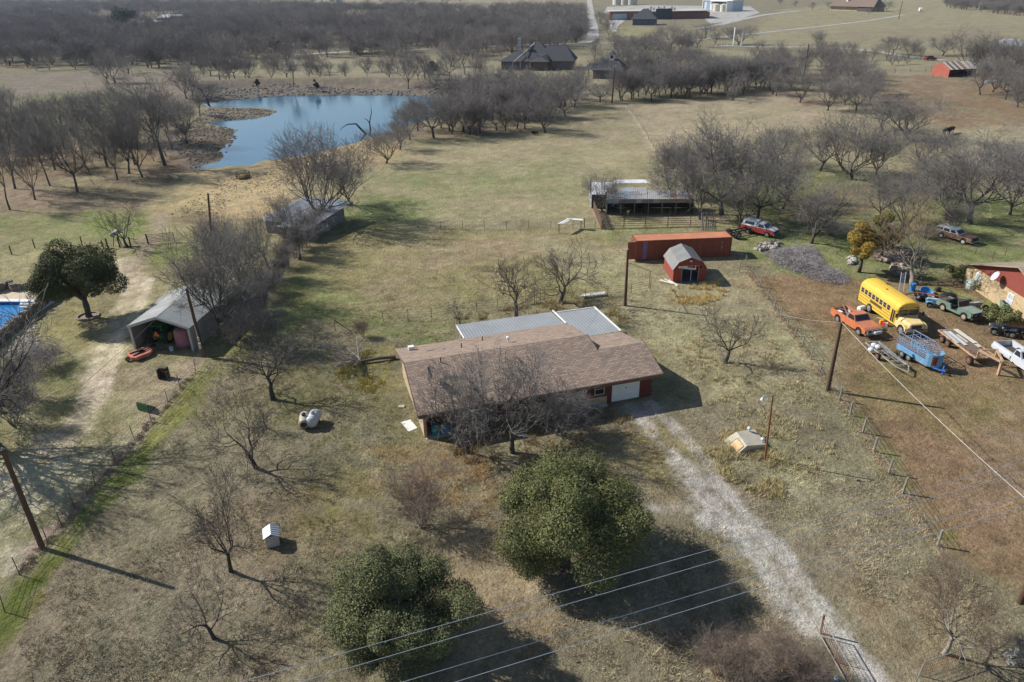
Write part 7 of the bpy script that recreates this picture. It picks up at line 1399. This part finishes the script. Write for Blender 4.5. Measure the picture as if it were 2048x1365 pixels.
for i,(x,y,c_,lb) in enumerate([(1762,648,(.75,.35,.03),'yellow-orange crate leaning under the bus side'),(1768,652,(.6,.04,.04),'red jug by the bus door'),(1772,653,(.55,.5,.45),'pale box by the bus door')]): junk('crate',lb,'crate',(x,y),lambda b:b.bev(-.18,.18,-.15,.15,0,.42,.03),rz=i*.5,m=mat('crate_col%d'%i,c_,.5))
junk('yellow_board','pale yellow board leaning along the bus side','board',(1752,640),lambda b:b.bar((0,0,.25),(1.3,-.8,.2),.16,.05),m=mat('pale_yellow_board',(.6,.5,.2),.7))
for i,(x,y,lb) in enumerate([(2020,618,'tyre leaning at the wall by the green bin'),(2036,624,'tyre lying at the right edge by the bare shrub')]): 
    p=G(x,y); S=thing('old_tyre',lb,'tyre',(p[0],p[1],0),i); wheel(S,0,0,.36,.22)
# benches/boards at the stone house corner
junk('trough','long grey wooden trough behind the stone house corner','trough',(1935,545),lambda b:(b.box(0,2.2,0,.1,.3,.7),b.box(0,2.2,.7,.8,.3,.7),b.box(0,2.2,.1,.7,.3,.36),b.box(0,.1,.1,.7,.36,.7),b.box(2.1,2.2,.1,.7,.36,.7),b.box(.1,.2,.1,.7,0,.3),b.box(2.0,2.1,.1,.7,0,.3)),rz=-.4,m=mat('grey_trough_wood',(.33,.31,.29),.9))
# white gateway and far bits
S=thing('white_gateway','tall white ranch gateway posts on the far road','gateway',tuple(G(1466,93)),0.2); b=MB(); [b.box(x,x+.5,0,.5,0,h) for x,h in ((0,8.5),(4.2,5.5))]; b.build('post',white,S); b=MB(); [b.box(-9,0,.2,.3,z,z+.18) for z in (.6,1.2)]; [b.box(-9+3*k,-8.8+3*k,.15,.35,0,1.5) for k in range(3)]; b.build('rail',white,S)
S=thing('wooden_frame','dark wooden H-frame standing in the far brown pasture','wooden frame',tuple(G(2008,177)),.1); b=MB(); b.box(0,.4,0,.3,0,2.4); b.box(3.6,4,0,.3,0,2.4); b.box(.4,3.6,.1,.2,.9,1.2); b.build('frame',mat('dark_post',(.08,.06,.05)),S)
rubble('stone_pile','pale stones on the ground right of the red barn','stones',[(1965,165),(1982,160),(1992,164),(1975,167)],30,.6,(.5,.49,.47),41)
# two black cattle
def cow(px,rz,label,s=1.0):
    p=GG(*px); V=[(0,0,1.05),(.35,0,1.08),(.8,0,1.05),(1.15,0,1.0),(1.4,0,1.1),(1.62,0,1.0),(1.85,0,.86),(-.15,0,1.0),(-.25,.02,.7),(-.27,.03,.45)]
    E_=[(0,1),(1,2),(2,3),(3,4),(4,5),(5,6),(0,7),(7,8),(8,9)]; RR=[.33,.38,.37,.31,.2,.16,.09,.08,.03,.02]
    for x,y in ((.0,.2),(.0,-.2),(1.05,.18),(1.05,-.18)):
        k=len(V); root=0 if x<.5 else 3; V+=[(x-.02,y,.75),(x+(.06 if x<.5 else 0)-.05*(x<.5),y,.45),(x,y,.05)]; RR+=[.17 if x<.5 else .13,.07,.06]; E_+=[(root,k),(k,k+1),(k+1,k+2)]
    k=len(V); V+=[(1.5,.2,1.12),(1.5,-.2,1.12)]; RR+=[.04,.04]; E_+=[(5,k),(5,k+1)]
    me=bpy.data.meshes.new('cow'); me.from_pydata(V,E_,[]); me.materials.append(mat('black_hide',(.02,.018,.018),.7)); o=bpy.data.objects.new('cow',me); C.objects.link(o)
    sk=o.modifiers.new('skin','SKIN'); me.skin_vertices.new() if not me.skin_vertices else None
    for i,q in enumerate(RR): me.skin_vertices[0].data[i].radius=(q,q)
    me.skin_vertices[0].data[0].use_root=True; o.modifiers.new('sub','SUBSURF').levels=1; o.modifiers['sub'].render_levels=1
    o.location=tuple(p); o.rotation_euler=(0,0,rz); o.scale=(s,s,s); return tag(o,label,'cow')
cow((1887,270),.2,'black cow standing left of the pair in the far pasture',1.1); cow((1897,268),.5,'black cow right of the pair, turned slightly away',1.1)
# ---- grass: real blades and clumps near the camera
rg=np.random.RandomState(5); N_=110000
gy=23+62*rg.rand(N_)**1.25; gx=(rg.rand(N_)*2-1)*(.80*(gy+6))
keep=np.ones(N_,bool)
for q in [[pw(-.2,.3)[:2],pw(U+.2,.3)[:2],pw(U+.2,15)[:2],pw(-.2,15)[:2]],[bw(0,0)[:2],bw(6.2,0)[:2],bw(6.2,9)[:2],bw(0,9)[:2]],[p_[:2] for p_ in POOL]]: keep&=sdf_poly(gx,gy,np.array(q))>.3
for pl,wd_ in (([(1400,960),(1440,1000),(1490,1050),(1540,1110),(1590,1180),(1640,1240),(1690,1290),(1760,1400)],1.3),([(190,760),(205,700),(232,660),(270,600)],1.3)): keep&=(sdf_line(gx,gy,np.array([G(*q)[:2] for q in pl]))>wd_)|(rg.rand(N_)<.12)
keep&=fbm(gx,gy,2.2,91)>.30+.25*rg.rand(N_)
gx=gx[keep];gy=gy[keep]; mow=sst(.35,.6,fbm(gx,gy,7,55)); inyard=(sdf_poly(gx,gy,np.array([G(*q)[:2] for q in [(400,740),(640,640),(1050,480),(1260,500),(1450,540),(1640,760),(1880,1110),(2060,1220),(2060,1420),(-60,1420),(-60,1300),(120,1080)]]))<0)
hh=np.where(inyard,.04+.11*mow,.03+.02*mow)*rg.uniform(.6,1.5,len(gx)); tall=(rg.rand(len(gx))<.04)&inyard; hh=np.where(tall,hh*2.4+.06,hh)
base=paint(gx,gy)*rg.uniform(1.15,2.0,len(gx))[:,None]; base[tall]=base[tall]*.5+np.array([.36,.29,.16])*.62
nb=5; X=np.repeat(gx,nb);Y=np.repeat(gy,nb);Hh=np.repeat(hh,nb)*rg.uniform(.6,1.1,len(X)); Cb=np.repeat(base,nb,0)
X=X+rg.normal(size=len(X))*.07; Y=Y+rg.normal(size=len(X))*.07; Z=hgt(X,Y); a=rg.uniform(0,6.28,len(X)); w_=.010+.014*rg.rand(len(X)); ln=rg.normal(size=(len(X),2))*.7*Hh[:,None]
v=np.empty((len(X),3,3)); v[:,0]=np.stack([X-np.cos(a)*w_,Y-np.sin(a)*w_,Z-.02],-1); v[:,1]=np.stack([X+np.cos(a)*w_,Y+np.sin(a)*w_,Z-.02],-1); v[:,2]=np.stack([X+ln[:,0],Y+ln[:,1],Z+Hh],-1)
tag(npmesh('dry_grass',v.reshape(-1,3),np.arange(3*len(X)).reshape(-1,3),mat('grass_blades',(0,0,0),.9,0,.15,.6,attr='tint',spec=.1),col=np.repeat(Cb,3,0)),'dry winter grass over the yards and near pastures','grass',kind='stuff')
def clumps(name,label,poly,n,h,col,seed,line=None,sp=.3):
    rg=np.random.RandomState(seed)
    if line is not None:
        P=np.array([G(*q)[:2] for q in line]); i=rg.randint(0,len(P)-1,n); t=rg.rand(n)[:,None]; xy=P[i]*(1-t)+P[i+1]*t+rg.normal(size=(n,2))*sp
    else:
        P=np.array([G(*q)[:2] for q in poly]); lo=P.min(0);hi=P.max(0); xy=rg.uniform(lo,hi,(n*4,2)); xy=xy[(sdf_poly(xy[:,0],xy[:,1],P)<0)&(fbm(xy[:,0],xy[:,1],1.4,seed)>.5)][:n]
    k=26; X=np.repeat(xy[:,0],k)+rg.normal(size=len(xy)*k)*.12; Y=np.repeat(xy[:,1],k)+rg.normal(size=len(xy)*k)*.12; m=len(X); Z=hgt(X,Y); Hh=h*rg.uniform(.4,1.2,m); ln=rg.normal(size=(m,2))*.38*Hh[:,None]; a=rg.uniform(0,6.28,m); w_=.014+.012*rg.rand(m)
    v=np.empty((m,3,3)); v[:,0]=np.stack([X-np.cos(a)*w_,Y-np.sin(a)*w_,Z-.02],-1); v[:,1]=np.stack([X+np.cos(a)*w_,Y+np.sin(a)*w_,Z-.02],-1); v[:,2]=np.stack([X+ln[:,0],Y+ln[:,1],Z+Hh],-1)
    c=np.array(col)*rg.uniform(1.0,1.9,m)[:,None]; tag(npmesh(name,v.reshape(-1,3),np.arange(3*m).reshape(-1,3),mat('grass_blades',(0,0,0)),col=np.repeat(c,3,0)),label,'tall grass',kind='stuff')
clumps('tall_grass','tall straw-coloured grass clumps in front of the red shed',[(1340,580),(1440,560),(1460,590),(1400,620),(1330,600)],150,.45,(.40,.31,.14),3)
clumps('tall_grass','pale grass clumps around the storm shelter and yard-light pole',[(1400,900),(1450,860),(1560,860),(1600,930),(1560,1010),(1450,960)],420,.38,(.34,.29,.16),4)
clumps('tall_grass','straw and dead leaves caught along the right-hand fence',None,240,.24,(.30,.245,.17),5,line=[(1490,532),(1535,600),(1590,672),(1640,745),(1679,801),(1747,904),(1805,987),(1875,1093)],sp=.18)
clumps('tall_grass','brown weeds along the left wire fence',None,170,.2,(.24,.20,.15),6,line=[(40,1151),(124,1054),(232,926),(303,844),(391,742)],sp=.2)
clumps('tall_grass','ochre weeds around the base of the fallen tree',[(660,720),(740,700),(800,740),(740,790),(680,770)],160,.3,(.30,.26,.10),7)
clumps('tall_grass','rough straw weeds behind the patio roof',[(900,640),(1100,600),(1220,605),(1260,640),(1240,660),(1190,610),(1000,640)],300,.4,(.30,.25,.13),8)
clumps('tall_grass','dark dry weeds under the tangled trees before the house',[(880,880),(1040,840),(1220,820),(1280,840),(1060,920),(930,930)],260,.35,(.24,.18,.10),9)
clumps('tall_grass','straw clumps scattered over the right half of the yard',[(1350,700),(1500,620),(1630,800),(1700,960),(1560,940),(1420,820)],420,.3,(.34,.29,.17),10)
# ================================================================ AIR
hz=MB(); hz.box(-2900,2900,-75,2900,-4,75); ho=hz.build('haze',[bpy.data.materials.new('winter_air')]); tag(ho,'thin winter haze over the whole valley','haze',kind='stuff')
hm=ho.data.materials[0]; hm.use_nodes=True; t=hm.node_tree; t.nodes.remove(t.nodes['Principled BSDF']); pv=t.nodes.new('ShaderNodeVolumePrincipled'); pv.inputs['Color'].default_value=(.62,.76,1.0,1); pv.inputs['Density'].default_value=.00007; pv.inputs['Anisotropy'].default_value=.2
t.links.new(pv.outputs[0],t.nodes['Material Output'].inputs['Volume'])
